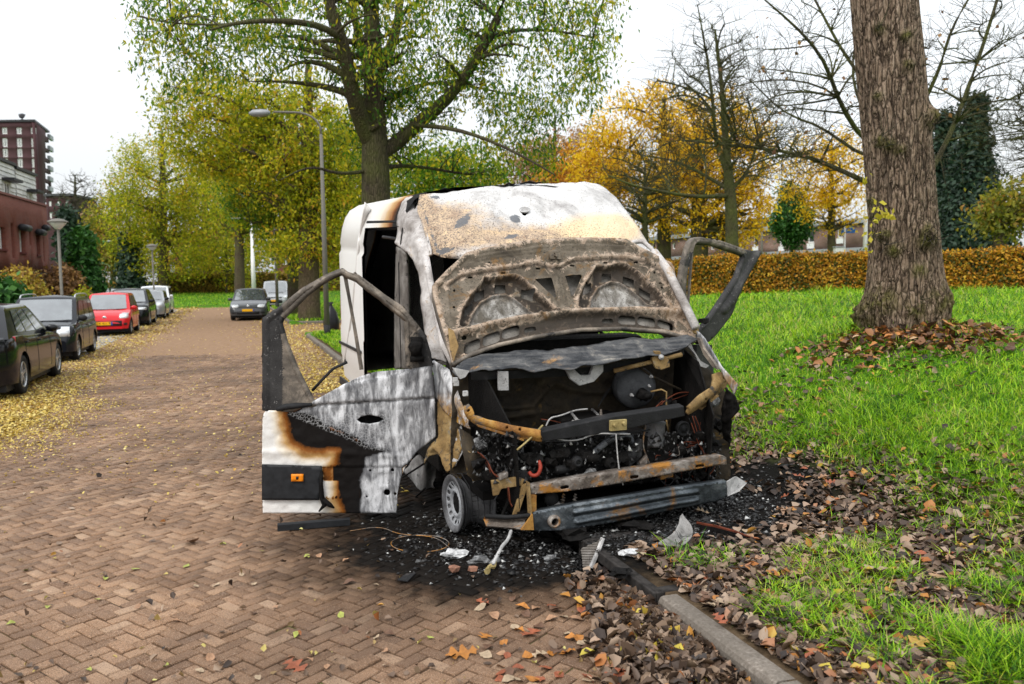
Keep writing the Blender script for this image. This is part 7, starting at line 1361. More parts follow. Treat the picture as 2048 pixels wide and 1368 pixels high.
    def glass(nm, where, k0, k1, t0, t1, par=None, sl0=0, sl1=0):
        m = MB(); m.grid([[gpoint(where, k0 + (k1 - k0) * i / 6 + (sl0 * (1 - i / 6) + sl1 * i / 6) * (t - .5), t) for i in range(7)] for t in np.linspace(t0, t1, 5)]); return m.build(nm, M_cglass, par or root, True)
    glass('windscreen', 'f', -.86, .86, .10, .90); glass('rear_window', 'r', -.82, .82, .28, .88)
    for sd in (1, -1):
        for k0, k1 in C.get('win', [(.08, .46), (.50, .90)]): glass('side_window', sd, k0, k1, .14, .86)
    # wheels
    for c in (xf, xr):
        for sd in (1, -1):
            ctr = W3((c, sd * (W / 2 - .02), rw)); ax = l * sd; wr = bpy.data.objects.new('wheel', None); COL.objects.link(wr); wr.parent = root; ORG[wr] = B
            m = MB(); m.lathe([(rw * .64, -.02), (rw * .8, .0), (rw * .95, -.01), (rw, -.04), (rw, -.17), (rw * .9, -.2), (rw * .6, -.2)], ctr, ax, 26, False); m.build('tyre', M_tyre, wr, True)
            m = MB(); m.lathe([(rw * .66, -.012), (rw * .62, -.02), (rw * .6, -.07), (0, -.09)], ctr, ax, 26, False); m.build('rim', M_ctrim, wr, True)
            m = MB(); a = np.cross(VZ, ax); a /= np.linalg.norm(a); m.lathe([(rw * .17, -.05), (rw * .15, -.025), (0, -.022)], ctr, ax, 12); m.lathe([(rw * .66, -.015), (rw * .62, -.008), (rw * .57, -.02), (rw * .58, -.05)], ctr, ax, 26, False)
            for k in range(C.get('spk', 5)):
                t = k * 2 * math.pi / C.get('spk', 5) + .3; d = a * math.cos(t) + VZ * math.sin(t); e = np.cross(d, ax); m.obox(ctr + d * rw * .37 - ax * .035, d * rw * .23, e * rw * .055, ax * .012)
            m.build('spokes', M_alloy, wr)
    fx = lambda y: x1 - 0.0  # nose plane (body narrows there)
    def xs_at(y, z):  # outermost x of the nose where half width still exceeds |y|
        for x in np.linspace(x1, x1 - .6, 30):
            if yy(np.array(x), z) >= abs(y) + .005 and zb(x) >= z - .01: return x
        return x1 - .6
    def patch(nm, mat, y0, y1, za, zc, off=.008, par=None, front=1, n=5):
        rows = []
        for z in np.linspace(za, zc, 3): rows.append([W3((front * (xs_at(y, z) + off), y, z)) for y in np.linspace(y0, y1, n)])
        m = MB(); m.grid(rows); return m.build(nm, mat, par or root, True, solid=.012)
    for nm, mat, y0, y1, za, zc, fr_ in C['face']: patch(nm, mat, y0, y1, za, zc, .024 if mat is M_chrome else .012, None, fr_)
    pl = C.get('plate')
    if pl:
        f_ = pl[1]; o = xs_at(0, pl[0]) + .03; m = MB(); m.box((f_ * o - .012, -.26, pl[0] - .055), (f_ * o + .012, .26, pl[0] + .055), W3); p = m.build('number_plate', M_plate, root, bev=.004); m = MB(); sg = 1 if f_ > 0 else -1; m.box((f_ * (o + .004) - .012, -sg * .26 if sg < 0 else -.26, pl[0] - .054), (f_ * (o + .004) + .012, (-.21 if sg > 0 else .26), pl[0] + .054), W3) if False else m.box((f_ * (o + .003) - .012, (-.259 if f_ < 0 else .21), pl[0] - .054), (f_ * (o + .003) + .012, (-.21 if f_ < 0 else .259), pl[0] + .054), W3); m.build('plate_band', M_plblue, p)
        txt = C.get('txt')
        if txt:
            cu = bpy.data.curves.new('plate_text', 'FONT'); cu.body = txt; cu.size = .115; cu.align_x = 'CENTER'; cu.align_y = 'CENTER'; cu.extrude = .002; tmp = bpy.data.objects.new('t', cu); COL.objects.link(tmp); me = bpy.data.meshes.new_from_object(tmp.evaluated_get(bpy.context.evaluated_depsgraph_get())); bpy.data.objects.remove(tmp)
            for v in me.vertices: q = W3((f_ * (o + .016), f_ * (v.co.x - .02) * 1.0, pl[0] + v.co.y)) - B; v.co = q
            me.materials.clear(); me.materials.append(M_ctrim); link('lettering', me, p)
    for sd in (1, -1):
        c = np.array([prof(.12)[1] - .12, sd * (side(0, .12) + .11), float(zb(prof(0)[1])) + .07]); m = MB(); m.lump(W3(c), .1, 4, 2, 1, .02); ctr = W3(c); m.v = [tuple(ctr + h * ((np.array(p) - ctr) @ h) * .65 + l * ((np.array(p) - ctr) @ l) * 1.05 + VZ * ((np.array(p) - ctr) @ VZ) * .78) for p in m.v]; mr = m.build('mirror', C.get('mirm', pt), root, True); m = MB(); m.tube([W3(c - np.array([0, sd * .12, .06])), W3(c)], .025, 6); m.build('mirror_arm', M_ctrim, mr)
        for k in C.get('seams', (.5, -.12)):
            x = k; m = MB(); m.tube([W3((x, sd * (float(yy(np.array(x), z)) + .001), z)) for z in np.linspace(.30, float(zb(x)) - .02, 7)], .004, 4); m.build('door_gap', M_ctrim, body)
        for k in C.get('hnd', (-.02, -.85)): z = float(zb(k)) - .12; m = MB(); m.tube([W3((k - .09, sd * (float(yy(np.array(k), z)) + .012), z)), W3((k + .09, sd * (float(yy(np.array(k), z)) + .012), z + .004))], .014, 6); m.build('door_handle', C.get('hm', pt), body, True)
    if C.get('wip', 1):
        for y0, y1 in ((-.5, .05), (.05, .6)): m = MB(); m.tube([gpoint('f', y0 / (W / 2), .06, .02), gpoint('f', (y0 + y1) / 2 / (W / 2), .075, .024), gpoint('f', y1 / (W / 2), .09, .02)], .009, 5); m.build('wiper', M_ctrim, root)
    if C.get('rails'):
        for sd in (1, -1): s = side(0, 1) - .04; P = [W3((rx0 + .1, sd * s, zt - .03)), W3((rx0 + .2, sd * s, zt + .05)), W3(((rx0 + rx1) / 2, sd * s, zt + .06)), W3((rx1 - .15, sd * s, zt + .05)), W3((rx1 - .05, sd * s, zt - .03))]; m = MB(); m.tube(smoothpoly(P, 2, False), .018, 6); m.build('roof_rail', M_alloy, root, True)
    if C.get('ant'): P = W3((rx1 - .1, 0, zt)); m = MB(); m.tube([P, P + h * -.15 + VZ * .22], .006, 4); m.build('aerial', M_ctrim, root)
    if C.get('badge'): z = C['badge']; o = xs_at(0, z) + .02; m = MB(); m.lathe([(.07, 0), (.07, .012), (.055, .016), (0, .016)], W3((o, 0, z)), h, 16); m.build('badge', M_chrome, root, True)
    return root
hatch = [(-1, .60), (-.97, .84), (-.6, .93), (-.1, .92), (.35, .92), (.52, .90), (.80, .76), (.93, .66), (.985, .52), (1, .42)]
def place_front(px, py, t_off, C, sgn=-1):
    """wheel contact pixel of the road-side front wheel"""
    p = gz(px, py, 0.); hd = KB * sgn; c = p[:2] - hd * (C['wb'] / 2 + C.get('sh', 0)) - KR * (C['W'] / 2 - .1); return np.array([c[0], c[1], 0.]), hd
LF = lambda y0, y1, a, b, m=None: [('headlamp', M_headl, y0, y1, a, b, 1), ('headlamp', M_headl, -y1, -y0, a, b, 1)]
C = dict(L=4.6, W=1.86, H=1.48, wb=2.77, r=.33, sh=.08, belt=[(-1, .62), (-.97, .92), (-.8, 1.0), (-.3, .96), (.3, .93), (.42, .92), (.8, .82), (.95, .70), (1, .45)], gh=(-1.98, .98, -1.25, .18), ins=.70, win=[(.20, .40), (.42, .66), (.69, .90)], rnd=.7, nose=.34, seams=(.75, -.30, -1.15), hnd=(-.05, -.98),
         face=[('tail_lamp', M_taill, .50, .90, .72, .98, -1), ('tail_lamp', M_taill, -.90, -.50, .72, .98, -1), ('bumper_trim', M_ctrim, -.7, .7, .28, .42, -1), ('headlamp', M_headl, .45, .85, .62, .76, 1), ('headlamp', M_headl, -.85, -.45, .62, .76, 1)])
p = gz(38, 789, 0.); c0 = p[:2] + KB * (C['wb'] / 2 - .08) - KR * (C['W'] / 2 - .12); car('estate_car', 'black estate car at the left edge showing its red tail lamp', (c0[0], c0[1], 0), KB, C, P_black)
C = dict(L=3.54, W=1.58, H=1.50, wb=2.30, r=.285, belt=[(-1, .62), (-.97, .90), (-.2, .90), (.35, .90), (.50, .93), (.90, .84), (.965, .72), (1, .50)], gh=(-1.70, 1.02, -1.55, .35), ins=.80, win=[(.08, .28), (.31, .58), (.61, .90)], rnd=.35, nose=.22, rails=1, seams=(.62, -.25), hnd=(-.1, -.85), mirm=M_ctrim, plate=(.46, 1), txt='31-TZ-KL'[:0] or None,
         face=LF(.42, .74, .60, .82) + [('grille', M_chrome, -.36, .36, .655, .685, 1), ('grille', M_chrome, -.36, .36, .715, .745, 1), ('grille_panel', M_ctrim, -.40, .40, .62, .775, 1), ('bumper_trim', M_ctrim, -.74, .74, .36, .44, 1)])
b, hd = place_front(152, 720, 0, C); car('hatchback', 'dark charcoal small hatchback with roof rails in front of the red car', b, hd, C, P_dark)
C = dict(L=3.43, W=1.62, H=1.46, wb=2.34, r=.285, belt=hatch, gh=(-1.62, 1.0, -1.25, .15), ins=.76, rnd=.5, nose=.30, plate=(.43, 1), txt='ZX 911 R', ant=1, badge=.62, seams=(.55, -.35), hnd=(-.1,), mirm=P_red,
         face=LF(.46, .74, .60, .78) + [('lower_grille', M_ctrim, -.55, .55, .34, .52, 1), ('fog_lamp', M_ctrim, .60, .70, .36, .44, 1), ('fog_lamp', M_ctrim, -.70, -.60, .36, .44, 1)])
b, hd = place_front(259, 669, 0, C); car('red_hatchback', 'bright red small hatchback parked third from the left', b, hd, C, P_red)
C = dict(L=4.36, W=1.80, H=1.56, wb=2.64, r=.34, belt=[(-1, .7), (-.96, .98), (-.5, 1.0), (.3, .96), (.5, .97), (.85, .88), (.96, .72), (1, .5)], gh=(-1.9, 1.05, -1.2, .2), ins=.72, rnd=.6, nose=.32, mirm=M_ctrim, face=LF(.45, .82, .70, .80) + [('lower_grille', M_ctrim, -.6, .6, .34, .60, 1)])
b, hd = place_front(297, 651, 0, C); car('black_crossover', 'black crossover parked directly behind the red hatchback', b, hd, C, P_black)
C = dict(L=3.85, W=1.73, H=1.42, wb=2.5, r=.31, belt=[(-1, .62), (-.96, .9), (.3, .9), (.45, .93), (.85, .84), (.97, .68), (1, .5)], gh=(-1.7, .85, -1.45, .30), ins=.80, rnd=.5, nose=.3, badge=.66, mirm=P_black, face=LF(.42, .72, .62, .84) + [('lower_grille', M_ctrim, -.5, .5, .36, .56, 1)])
b, hd = place_front(328, 637, 0, C); car('silver_hatchback', 'silver hatchback with round headlamps behind the black crossover', b, hd, C, P_silver)
C = dict(L=4.3, W=1.78, H=1.62, wb=2.6, r=.31, belt=[(-1, .62), (-.97, .95), (.3, .95), (.5, .97), (.85, .85), (.97, .68), (1, .5)], gh=(-2.05, 1.0, -1.9, .30), ins=.80, rnd=.5, nose=.28, face=LF(.45, .78, .62, .78) + [('lower_grille', M_ctrim, -.5, .5, .36, .5, 1)])
b, hd = place_front(338, 628, 0, C); car('white_car', 'white car farthest along the left parked row', b, hd, C, P_whitec)
C2 = dict(C, H=1.5); p = gz(232, 632, 0.); car('grey_car', 'grey car partly hidden beyond the red hatchback', (p[0] - .6, p[1], 0.), -KB, C2, P_silver)
C = dict(L=3.97, W=1.69, H=1.46, wb=2.47, r=.31, belt=hatch, gh=(-1.75, .95, -1.35, .20), ins=.76, rnd=.5, nose=.28, plate=(.48, 1), badge=.66, seams=(.55, -.35), mirm=P_grey, face=LF(.42, .76, .60, .74) + [('grille', M_ctrim, -.40, .40, .61, .71, 1), ('lower_grille', M_ctrim, -.5, .5, .30, .41, 1), ('fog_lamp', M_ctrim, .56, .74, .32, .42, 1), ('fog_lamp', M_ctrim, -.74, -.56, .32, .42, 1)])
p = gz(497, 641, 0.); hd = unit(np.array([[.24, -.97]]))[0]; c0 = p[:2] - hd * 1.9; car('dark_hatchback', 'dark grey hatchback facing the viewer on the right of the road', (c0[0], c0[1], 0.), hd, C, P_grey)
C = dict(L=4.4, W=1.80, H=1.82, wb=2.7, r=.32, belt=[(-1, .62), (-.98, 1.0), (.3, 1.0), (.5, 1.0), (.85, .88), (.97, .7), (1, .5)], gh=(-2.15, 1.15, -2.05, .45), ins=.84, rnd=.45, nose=.25, plate=(.5, 1), face=LF(.48, .80, .66, .84) + [('grille', M_ctrim, -.45, .45, .66, .78, 1), ('bumper_trim', M_ctrim, -.72, .72, .34, .56, 1)])
p = gz(551, 616, 0.); c0 = p[:2] - hd * 2.1; car('silver_minivan', 'silver compact van partly hidden behind the dark grey hatchback', (c0[0], c0[1], 0.), hd, C, P_silver)
# ================================================================= DEBRIS AND FALLEN LEAVES
def debris_things():
    # curved ash-grey panel by the drain
    c = gz(1335, 1100, .03); ex = unit(np.array([[.86, .35, 0.]]))[0]; nrm = unit(np.array([[-.25, -.75, .62]]))[0]; ey = np.cross(nrm, ex); q = [(1297, 1100), (1318, 1082), (1338, 1073), (1356, 1054), (1362, 1020), (1374, 1034), (1384, 1050), (1387, 1068), (1376, 1084), (1360, 1094), (1330, 1108), (1305, 1109)]
    p0 = gz(1330, 1108, .115)
    r = thing('curved_panel', p0, 'curved ash-white body panel lying at the kerb under the bumper', 'debris'); n = unit(np.array([[-.1, -.62, .78]]))[0]
    sheet('panel', smoothpoly(q, 1), [], 3, lambda P: onP(P, p0, n) + np.outer(-.03 * np.exp(-(segdist(P, [(1300, 1104), (1345, 1088), (1372, 1060), (1368, 1030)], False) / 12) ** 2), n), M_ash2, r, None, .006)
    # finned heat-exchanger strip
    p0 = gz(1176, 1140, .0); r = thing('radiator_piece', p0, 'buckled finned radiator piece with white metal edge at the kerb drain', 'debris'); n = unit(np.array([[-.55, -.6, .55]]))[0]
    f_ = lambda P: onP(P, p0, n) + np.outer(.006 * np.sin(P[:, 1] * 1.25), n); sheet('fins', [(1163, 1098), (1203, 1079), (1184, 1134), (1168, 1141)], [], 1.3, f_, M_pillar2, r, None, .01, smooth=False)
    m = MB(); a = [onP(np.array([p]), p0, n)[0] + n * .015 for p in ((1208, 1078), (1200, 1100), (1191, 1122), (1184, 1137))]; m.tube(a, .015, 6); m.build('edge_rail', M_ash, r)
    p0 = gz(1450, 1068, .1); r = thing('charred_strip', p0, 'thin charred strip with red-orange edge lying on the verge', 'debris'); m = MB(); P = [gz(x, y, .125) for x, y in ((1393, 1050), (1430, 1058), (1470, 1068), (1508, 1082))]; m.tube(P, [.02, .03, .025, .008], 5); m.build('strip', M_char, r); m = MB(); m.tube([p + np.array([0, -.015, .02]) for p in P], [.008, .012, .008, .003], 5); m.build('edge', M_copper, r)
    p0 = gz(620, 1052, 0); r = thing('black_trim_bar', p0, 'long black plastic trim bar lying under the open door', 'debris'); a, b = gz(555, 1054, .03), gz(700, 1042, .03); d = unit((b - a)[None])[0]; s = np.cross(d, VZ); m = MB(); m.add([a + s * x + VZ * z for x, z in ((-.022, -.028), (.022, -.028), (.022, .02), (.012, .026), (-.012, .026), (-.022, .02))] + [b + s * x + VZ * z for x, z in ((-.022, -.028), (.022, -.028), (.022, .02), (.012, .026), (-.012, .026), (-.022, .02))], [(5, 4, 3, 2, 1, 0), (6, 7, 8, 9, 10, 11)] + [(i, (i + 1) % 6, 6 + (i + 1) % 6, 6 + i) for i in range(6)]); m.build('bar', M_strip, r, bev=.003)
    p0 = gz(840, 1086, 0); r = thing('tyre_wire_hoop', p0, 'steel wire hoop from a burnt tyre lying left of the front wheel', 'wire'); m = MB(); R = random.Random(2); P = [gz(840 + 58 * math.cos(t), 1087 + 17 * math.sin(t), .012 + .01 * R.random()) for t in np.linspace(2.2, 7.6, 40)]; m.tube(P, .0032, 4); m.build('wire', M_beam, r)
    p0 = gz(800, 1012 + 48, 0); r = thing('bent_wire', p0, 'thin bent wire lying on the soot beside the wheel', 'wire'); m = MB(); m.tube(smoothpoly([tuple(gz(x, y, .015)) for x, y in ((700, 1062), (760, 1052), (800, 1070), (870, 1072), (900, 1096))], 2, False), .003, 4); m.build('wire', M_beam, r)
    for k, (px, py, s, nm, lab, mt) in enumerate(((909, 1112, .055, 'ash_clump', 'white clump of molten aluminium left of the hanging strap', M_whiteash), (909, 1146, .042, 'brick_fragment', 'broken reddish brick piece in the ash before the wheel', M_brickfrag), (946, 1143, .03, 'brick_fragment', 'smaller dusty brick chip right of the broken brick piece', M_brickfrag), (958, 1124, .05, 'ash_clump', 'pale grey flat ash lump above the brick chip', M_ashlump), (1100, 1118, .04, 'ash_clump', 'grey ash lump below the middle of the bumper', M_ashlump), (1258, 1110, .045, 'ash_clump', 'white and orange lump between radiator piece and curved panel', M_whiteash), (1240, 1150, .05, 'ash_clump', 'charred lump resting on the drain lid', M_char), (1090, 1080, .07, 'burnt_clump', 'black clump under the bumper left end', M_char), (1150, 1072, .08, 'burnt_clump', 'black clump under the bumper middle', M_char), (1270, 1058, .08, 'burnt_clump', 'black clump under the bumper right half', M_char))):
        p = gz(px, py, 0.02); s_, t_ = w2st(p[0], p[1]); z = .12 if t_ > .02 else .0; p = gz(px, py, z); r = thing(nm, p, lab, 'debris'); m = MB(); R = random.Random(k)
        if nm == 'brick_fragment': m.lump(p + VZ * s * .6, (s, s * .8, s * .75), k + 3, 1, 1, .25)
        else:
            m.lump(p + VZ * s * .25, (s * 1.3, s, s * .45), k + 3, 2, 1, .5)
        m.build('lump', mt, r)
    p = gz(805, 1160, 0); r = thing('sheet_scrap', p, 'small flat dark grey metal scrap on the bricks before the wreck', 'debris'); m = MB(); m.prism([gz(x, y, .012) for x, y in ((795, 1161), (812, 1149), (832, 1147), (815, 1164))], VZ * .006); m.build('plate', M_darkbeam, r)
M_whiteash = metal('molten_white', [(.3, (.16, .16, .16)), (.5, (.5, .5, .5)), (.7, (.74, .74, .73))], sc=25, rough=.6, seed=33); M_brickfrag = plain('brick_fragment', (.24, .12, .08), .9, 0, .4, 30)
debris_things()
def soot_field(n=16000):
    u = rng.normal(.35, .6, n * 2); v = rng.normal(.1, .85, n * 2); ok = (u > -.6) & (u < 1.6) & (np.abs(v) < 2.1); u, v = u[ok][:n], v[ok][:n]; X = VO[0] + VF[0] * u + VR[0] * v; Y = VO[1] + VF[1] * u + VR[1] * v; s_, t_ = w2st(X, Y); sv = sootval(X, Y); k = (sv < 1.5) & (rng.random(len(X)) < sstep(1.6, .5, sv)); X, Y, t_ = X[k], Y[k], t_[k]; n = len(X)
    Z = np.where(t_ > .0, np.maximum(gh(X, Y), .1), 0); s = .004 + .016 * rng.random(n) ** 2.5; s = np.where(rng.random(n) < .03, s * 2.2, s)
    T = np.array([(0, 0, .8), (1, 0, -.3), (-.5, .87, -.3), (-.5, -.87, -.3)]); Vt = np.stack([X, Y, Z + s * .2], 1)[:, None] + (T[None] + rng.normal(size=(n, 4, 3)) * .4) * (s[:, None] * np.array([1.3, 1.3, .55]))[:, None, :]
    F4 = np.array([(0, 1, 2), (0, 2, 3), (0, 3, 1), (1, 3, 2)]); Ft = (np.arange(n)[:, None, None] * 4 + F4[None]).reshape(-1, 3); tag(link('burnt_debris', fastmesh('burnt_debris', Vt.reshape(-1, 3), Ft, M_debris)), 'black soot, ash flakes and charred crumbs around the front of the wreck', 'debris', kind='stuff')
soot_field()
# ---- leaves
L_litter = leafmat('litter_brown', [(0, (.018, .012, .010)), (.3, (.06, .038, .026)), (.55, (.13, .085, .058)), (.76, (.25, .17, .115)), (.88, (.34, .25, .18)), (.94, (.30, .10, .03)), (.98, (.42, .20, .04)), (1, (.45, .36, .05))], .06, .5, (1.5, .12))
L_yel = leafmat('litter_yellow', [(0, (.22, .13, .03)), (.3, (.46, .32, .05)), (.6, (.60, .46, .12)), (.85, (.74, .62, .25)), (1, (.56, .30, .05))], .2, .6, (.8, .2))
def litter_mesh(name, label, X, Y, Z, size, mat, curl=.5):
    n = len(X); az = rng.random(n) * 6.283; ti = rng.normal(0, curl * .5, n); D = np.stack([np.cos(az) * np.cos(ti), np.sin(az) * np.cos(ti), np.sin(ti)], 1); N = unit(np.array([0, 0, 1.]) + rng.normal(size=(n, 3)) * curl * .5); sd = unit(np.cross(D, N)); N = np.cross(sd, D)
    s = size * (.4 + 1.0 * rng.random(n)); w = s * (.45 + .4 * rng.random(n)); lift = np.abs(np.sin(ti)) * s * .5 + .004; P = np.stack([X, Y, Z + lift], 1) - D * s[:, None] * .5
    cu = (rng.random(n) * curl * .45)[:, None] * s[:, None]; k = s[:, None]; ww = w[:, None]
    jj = lambda: .55 + .85 * rng.random((n, 1))
    a = P; b = P + D * k * .3 * jj() + sd * ww * .5 * jj() + N * cu; c = P + D * k * .72 * (.85 + .25 * rng.random((n, 1))) + sd * ww * .38 * jj() + N * cu; t = P + D * k + N * cu * .3; d = P + D * k * .72 * (.85 + .25 * rng.random((n, 1))) - sd * ww * .38 * jj() + N * cu; e = P + D * k * .3 * jj() - sd * ww * .5 * jj() + N * cu; m1 = P + D * k * .5 - N * .0
    v = np.stack([a, b, c, t, d, e], 1).reshape(-1, 3); i = np.arange(n)[:, None] * 6; f = np.concatenate([i + np.array([0, 1, 2, 3]), i + np.array([0, 3, 4, 5])], 0); return tag(link(name, fastmesh(name, v, f, mat)), label, 'leaves', kind='stuff')
def scatter():
    # brown litter on the verge near the wreck and along the kerb
    n = 130000; Y = 2.9 / (1 - rng.random(n) * (1 - 2.9 / 13)); X = -(Y * .66 + .3) + rng.random(n) * (Y * 1.45 + 1.0); s, t = w2st(X, Y); P = np.stack([X, Y], 1); g = grassdens(X, Y); sv = sootval(X, Y)
    d = sstep(.12, .2, t) * (1 - .62 * sstep(.3, .9, g)) * (1 - sstep(2.6, 4.2, t + fbm(P, .8, 3) * .8)) * sstep(.6, 1.7, sv) + .8 * np.exp(-(((X - 4.6) / 1.0) ** 2 + ((Y - 9.4) / .8) ** 2)) + .004 * (t > 2)
    k = (t > .15) & (rng.random(n) < d) & ~VANREG(X, Y); X1, Y1 = X[k], Y[k]; litter_mesh('leaf_litter', 'brown fallen leaves matted over the verge beside the wreck', X1, Y1, gh(X1, Y1) + .012 * rng.random(len(X1)) + .02 * sstep(.3, .9, g[k]), .062, L_litter, .7)
    n = 2600; X1 = 4.8 + rng.normal(0, .55, n); Y1 = 9.75 + rng.normal(0, .42, n); k = (np.hypot(X1 - 4.87, Y1 - 10.3) > .5) & (rng.random(n) < .5 + .5 * fbm(np.stack([X1, Y1], 1), 1.5, 2)); X1, Y1 = X1[k], Y1[k]; litter_mesh('leaf_litter', 'russet fallen leaves gathered around the foot of the massive trunk', X1, Y1, gh(X1, Y1) + .05 * rng.random(k.sum()), .095, leafmat('litter_russet', [(0, (.03, .018, .012)), (.4, (.12, .06, .03)), (.7, (.30, .13, .05)), (.9, (.46, .19, .05)), (1, (.5, .34, .2))], .1, .5, (2, .2)), .7)
    # drift in the gutter
    n = 26000; s = -3.4 + rng.random(n) * 3.5; t = -np.abs(rng.normal(0, .34, n)); P0 = K0 + np.outer(s, KB) + np.outer(t, KR); w = .28 + .30 * np.exp(-((s + 1.3) / .5) ** 2) + .1 * fbm(P0, 1.5, 4); k = rng.random(n) < sstep(1.6, .2, -t / w) * sstep(.15, -.5, s) * (.35 + .65 * sstep(-.1, .3, fbm(P0, 1.3, 9)))
    X1, Y1 = P0[k].T; litter_mesh('leaf_drift', 'brown and orange leaves drifted against the kerb in the foreground', X1, Y1, .004 + .035 * rng.random(k.sum()) * sstep(.5, 0, -t[k]), .062, L_litter, 1.0)
    # yellow leaves along both sides of the road and thinly over it
    n = 400000; Yd = 6 / (1 - rng.random(n) * (1 - 6 / 60)); X = (rng.random(n) * 2 - 1) * (Yd * .66); s, t = w2st(X, Yd); P = np.stack([X, Yd], 1); nz = fbm(P, .35, 7) * .7
    left = sstep(-3.9, -5.0, t + nz) * sstep(7.0, 10.5, Yd + nz * 2) * (t > -8.3) * (1 - .75 * sstep(-6.0, -6.4, t)); right = sstep(-1.9, -.7, t + nz * .8) * (s > 9) * (t < .05); bay = (s > 23.7) & (s < 31) & (t > 0) & (t < 5.3); thin = .05 * (t < 0) * (t > -5.6) * sstep(6, 12, Yd)
    d = np.maximum(np.maximum(left, right), np.maximum(bay * .9, thin)) + .25 * ((s > 31) & (t > 0) & (t < 3)) + .5 * ((s > 54) & (s < 60) & (t < 2) & (t > -14)); k = (rng.random(n) < d) & (s < 62) & ~VANREG(X, Yd); X1, Y1, t1, s1 = X[k], Yd[k], t[k], s[k]
    Z = np.where((t1 > .05) & ~((s1 > 23.7) & (s1 < 31)), gh(X1, Y1), 0.0); litter_mesh('yellow_leaves', 'carpet of yellow fallen leaves along both edges of the brick street', X1, Y1, Z + .012 * rng.random(len(X1)), np.where((t1 > -4.6) & (t1 < -1.2), .7, 1) * np.maximum(.042, Y1 * .0023), L_yel, .6)
    n = 300; Yd = 3 / (1 - rng.random(n) * (1 - 3 / 12)); X = (rng.random(n) * 2 - 1) * (Yd * .66); s, t = w2st(X, Yd); k = (t < -.1) & (sootval(X, Yd) > .9); X1, Y1 = X[k], Yd[k]; litter_mesh('scattered_leaves', 'small yellow leaves scattered thinly over the near paving', X1, Y1, 0 * X1 + .002, .032, leafmat('litter_dull', [(0, (.10, .06, .03)), (.4, (.26, .17, .07)), (.75, (.45, .35, .10)), (1, (.50, .46, .16))], .1, .5, (1, .2)), 1.0)
    n = 420; Yd = 3 / (1 - rng.random(n) * (1 - 3 / 9)); X = (rng.random(n) * 2 - 1) * (Yd * .66); s, t = w2st(X, Yd); k = (t < -.1); X1, Y1 = X[k], Yd[k]; litter_mesh('scattered_leaves', 'small brown leaves and twigs scattered over the near paving', X1, Y1, 0 * X1 + .002, .04, L_litter, 1.0)
scatter()
# single large lobed leaves one can pick out
def leaf_shape(kind, seed):
    R = random.Random(seed); pts = []
    if kind == 'oak':
        side = [(0, .012), (.10, .02)] + [(x, max(.03, .40 * math.sin(math.pi * x) ** .6 * (.60 - .40 * math.cos(2 * math.pi * 3.2 * x + .4)))) for x in np.linspace(.16, .97, 20)] + [(1.0, 0)]
    else: side = [(0, .01), (.12, .16), (.3, .30), (.5, .33), (.72, .22), (.9, .07), (1.0, 0)]
    up_ = [(x, y * R.uniform(.8, 1.2)) for x, y in side]; dn = [(x, -y * R.uniform(.8, 1.2)) for x, y in side[1:-1]][::-1]; out = up_ + dn; n = len(out); cu, bw = R.uniform(.1, .7), R.uniform(-.4, .6)
    z = lambda x, y: cu * abs(y) * .9 + bw * (x - .5) ** 2 + .05 * math.sin(x * 9 + seed)
    mid = [(x, 0) for x in (.2, .4, .6, .8)]; me = bpy.data.meshes.new('fallen_leaf'); V_ = [(x - .5, y, z(x, y)) for x, y in out] + [(x - .5, 0, z(x, 0)) for x, y in mid]
    # fan strips from the midrib
    m0 = n; rib = [0] + [m0 + k for k in range(4)] + [len(up_) - 1]; f = []
    def nearest(x): return min(range(len(rib)), key=lambda k: abs((V_[rib[k]][0]) - x))
    for lst in (list(range(0, len(up_))), [0] + list(range(n - 1, len(up_) - 1, -1)) + [len(up_) - 1]):
        for a, b in zip(lst[:-1], lst[1:]):
            ra, rb = rib[nearest(V_[a][0])], rib[nearest(V_[b][0])]
            if ra != rb and len({a, b, rb, ra}) == 4: f.append((a, b, rb, ra))
            elif len({a, b, ra}) == 3: f.append((a, b, ra))
            elif len({a, b, rb}) == 3: f.append((a, b, rb))
    zmin = min(p[2] for p in V_); V_ = [(a, b, c - zmin) for a, b, c in V_]; me.from_pydata(V_, [], f); return me
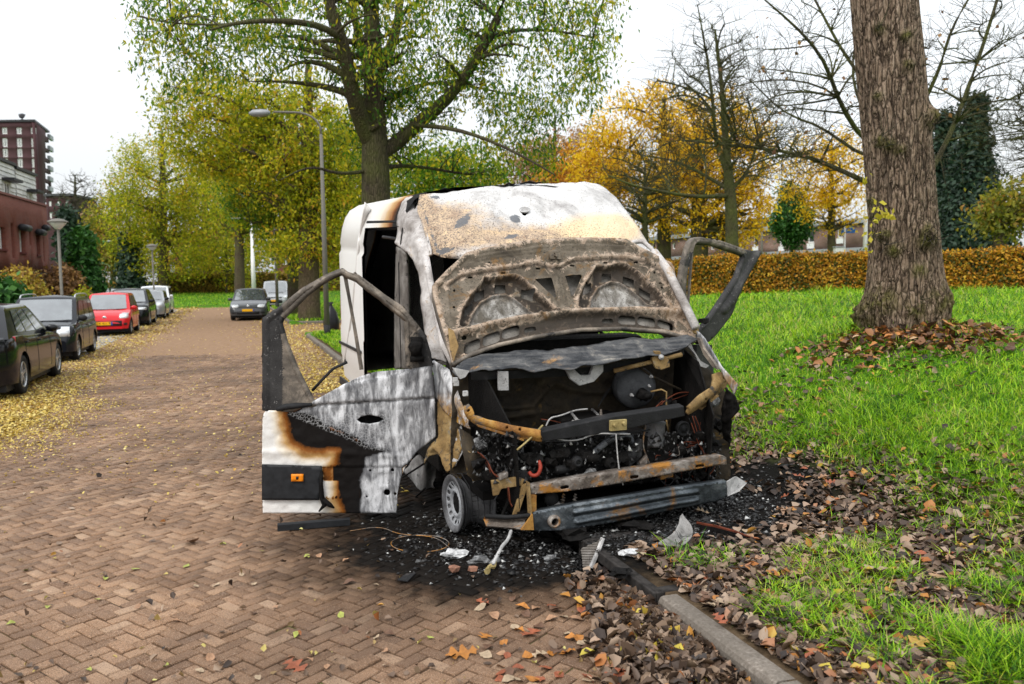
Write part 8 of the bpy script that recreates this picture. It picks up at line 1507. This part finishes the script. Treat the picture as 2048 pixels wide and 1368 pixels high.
def big_leaves():
    cols = {'tan': (.36, .20, .11), 'orange': (.46, .18, .03), 'gold': (.52, .32, .06), 'brown': (.13, .065, .035), 'russet': (.30, .085, .035), 'pale': (.42, .31, .20), 'green': (.36, .38, .08)}
    mats = {}
    for k, c in cols.items():
        n = NT('fallen_leaf_' + k); r = n.objrand(); z = n.noise(6, 5, .6); cc = n.mix(n.ramp(z, [(.35, 0), (.65, 1)]), tuple(x * .6 for x in c), c); cc = n.mix(n.ramp(r, [(0, .35), (.5, 0)]), cc, tuple(x * .4 for x in c)); mats[k] = n.done(cc, .55, 0, .35)
    shapes = []
    for k in mats:
        for kind in ('oak', 'plain'):
            for sd in (1, 2): me = leaf_shape(kind, sd + len(shapes)); me.materials.append(mats[k]); shapes.append((kind, k, me))
    R = random.Random(5)
    def put(px, py, size, want, parent):
        p = gz(px, py, .0); s, t = w2st(p[0], p[1])
        if t > .13:
            for _ in range(6): p = gz(px, py, float(gh(p[0], p[1])))
        par = ground if t > .13 else road; c = [q for q in shapes if q[1] in want and (size > .09) == (q[0] == 'oak')] or shapes; me = R.choice(c)[2]
        z = (float(gh(p[0], p[1])) + .035 if t > .13 else .006); o = link('fallen_leaf', me, par); o.location = (p[0], p[1], z); o.scale = (size, size, size * R.uniform(.5, 1)); o.rotation_euler = (R.gauss(0, .22), R.gauss(0, .22), R.uniform(0, 6.28))
    for px, py, s, w in ((383, 1087, .14, ('tan',)), (700, 1168, .09, ('brown',)), (925, 1310, .17, ('orange', 'gold')), (590, 1335, .14, ('russet',)), (1880, 1165, .17, ('tan',)), (1860, 1265, .15, ('orange', 'tan')), (1835, 1310, .14, ('gold',)), (1990, 1165, .13, ('tan', 'russet')), (1060, 1270, .14, ('russet', 'orange')), (1400, 1320, .18, ('orange', 'tan')), (1240, 1362, .17, ('russet',)), (1790, 745, .16, ('orange', 'russet')), (1835, 685, .15, ('orange',)), (1940, 1000, .14, ('russet',)), (1760, 915, .15, ('russet', 'tan')), (2010, 1350, .16, ('russet', 'orange')), (1670, 1240, .05, ('gold',))): put(px, py, s, w, None)
    for _ in range(120): put(R.uniform(960, 1460), R.uniform(1200, 1366), R.uniform(.05, .10), ('tan', 'brown', 'orange', 'pale', 'russet'), None)
    for _ in range(45): put(R.uniform(0, 900), R.uniform(1090, 1366), R.uniform(.035, .06), ('pale', 'brown', 'brown', 'green', 'tan'), None)
    for _ in range(110): put(R.uniform(1330, 2048), R.uniform(930, 1366), R.uniform(.055, .11), ('tan', 'brown', 'pale', 'russet'), None)
    for _ in range(40): put(R.uniform(1480, 2048), R.uniform(640, 930), R.uniform(.08, .13), ('orange', 'russet', 'tan'), None)
big_leaves()
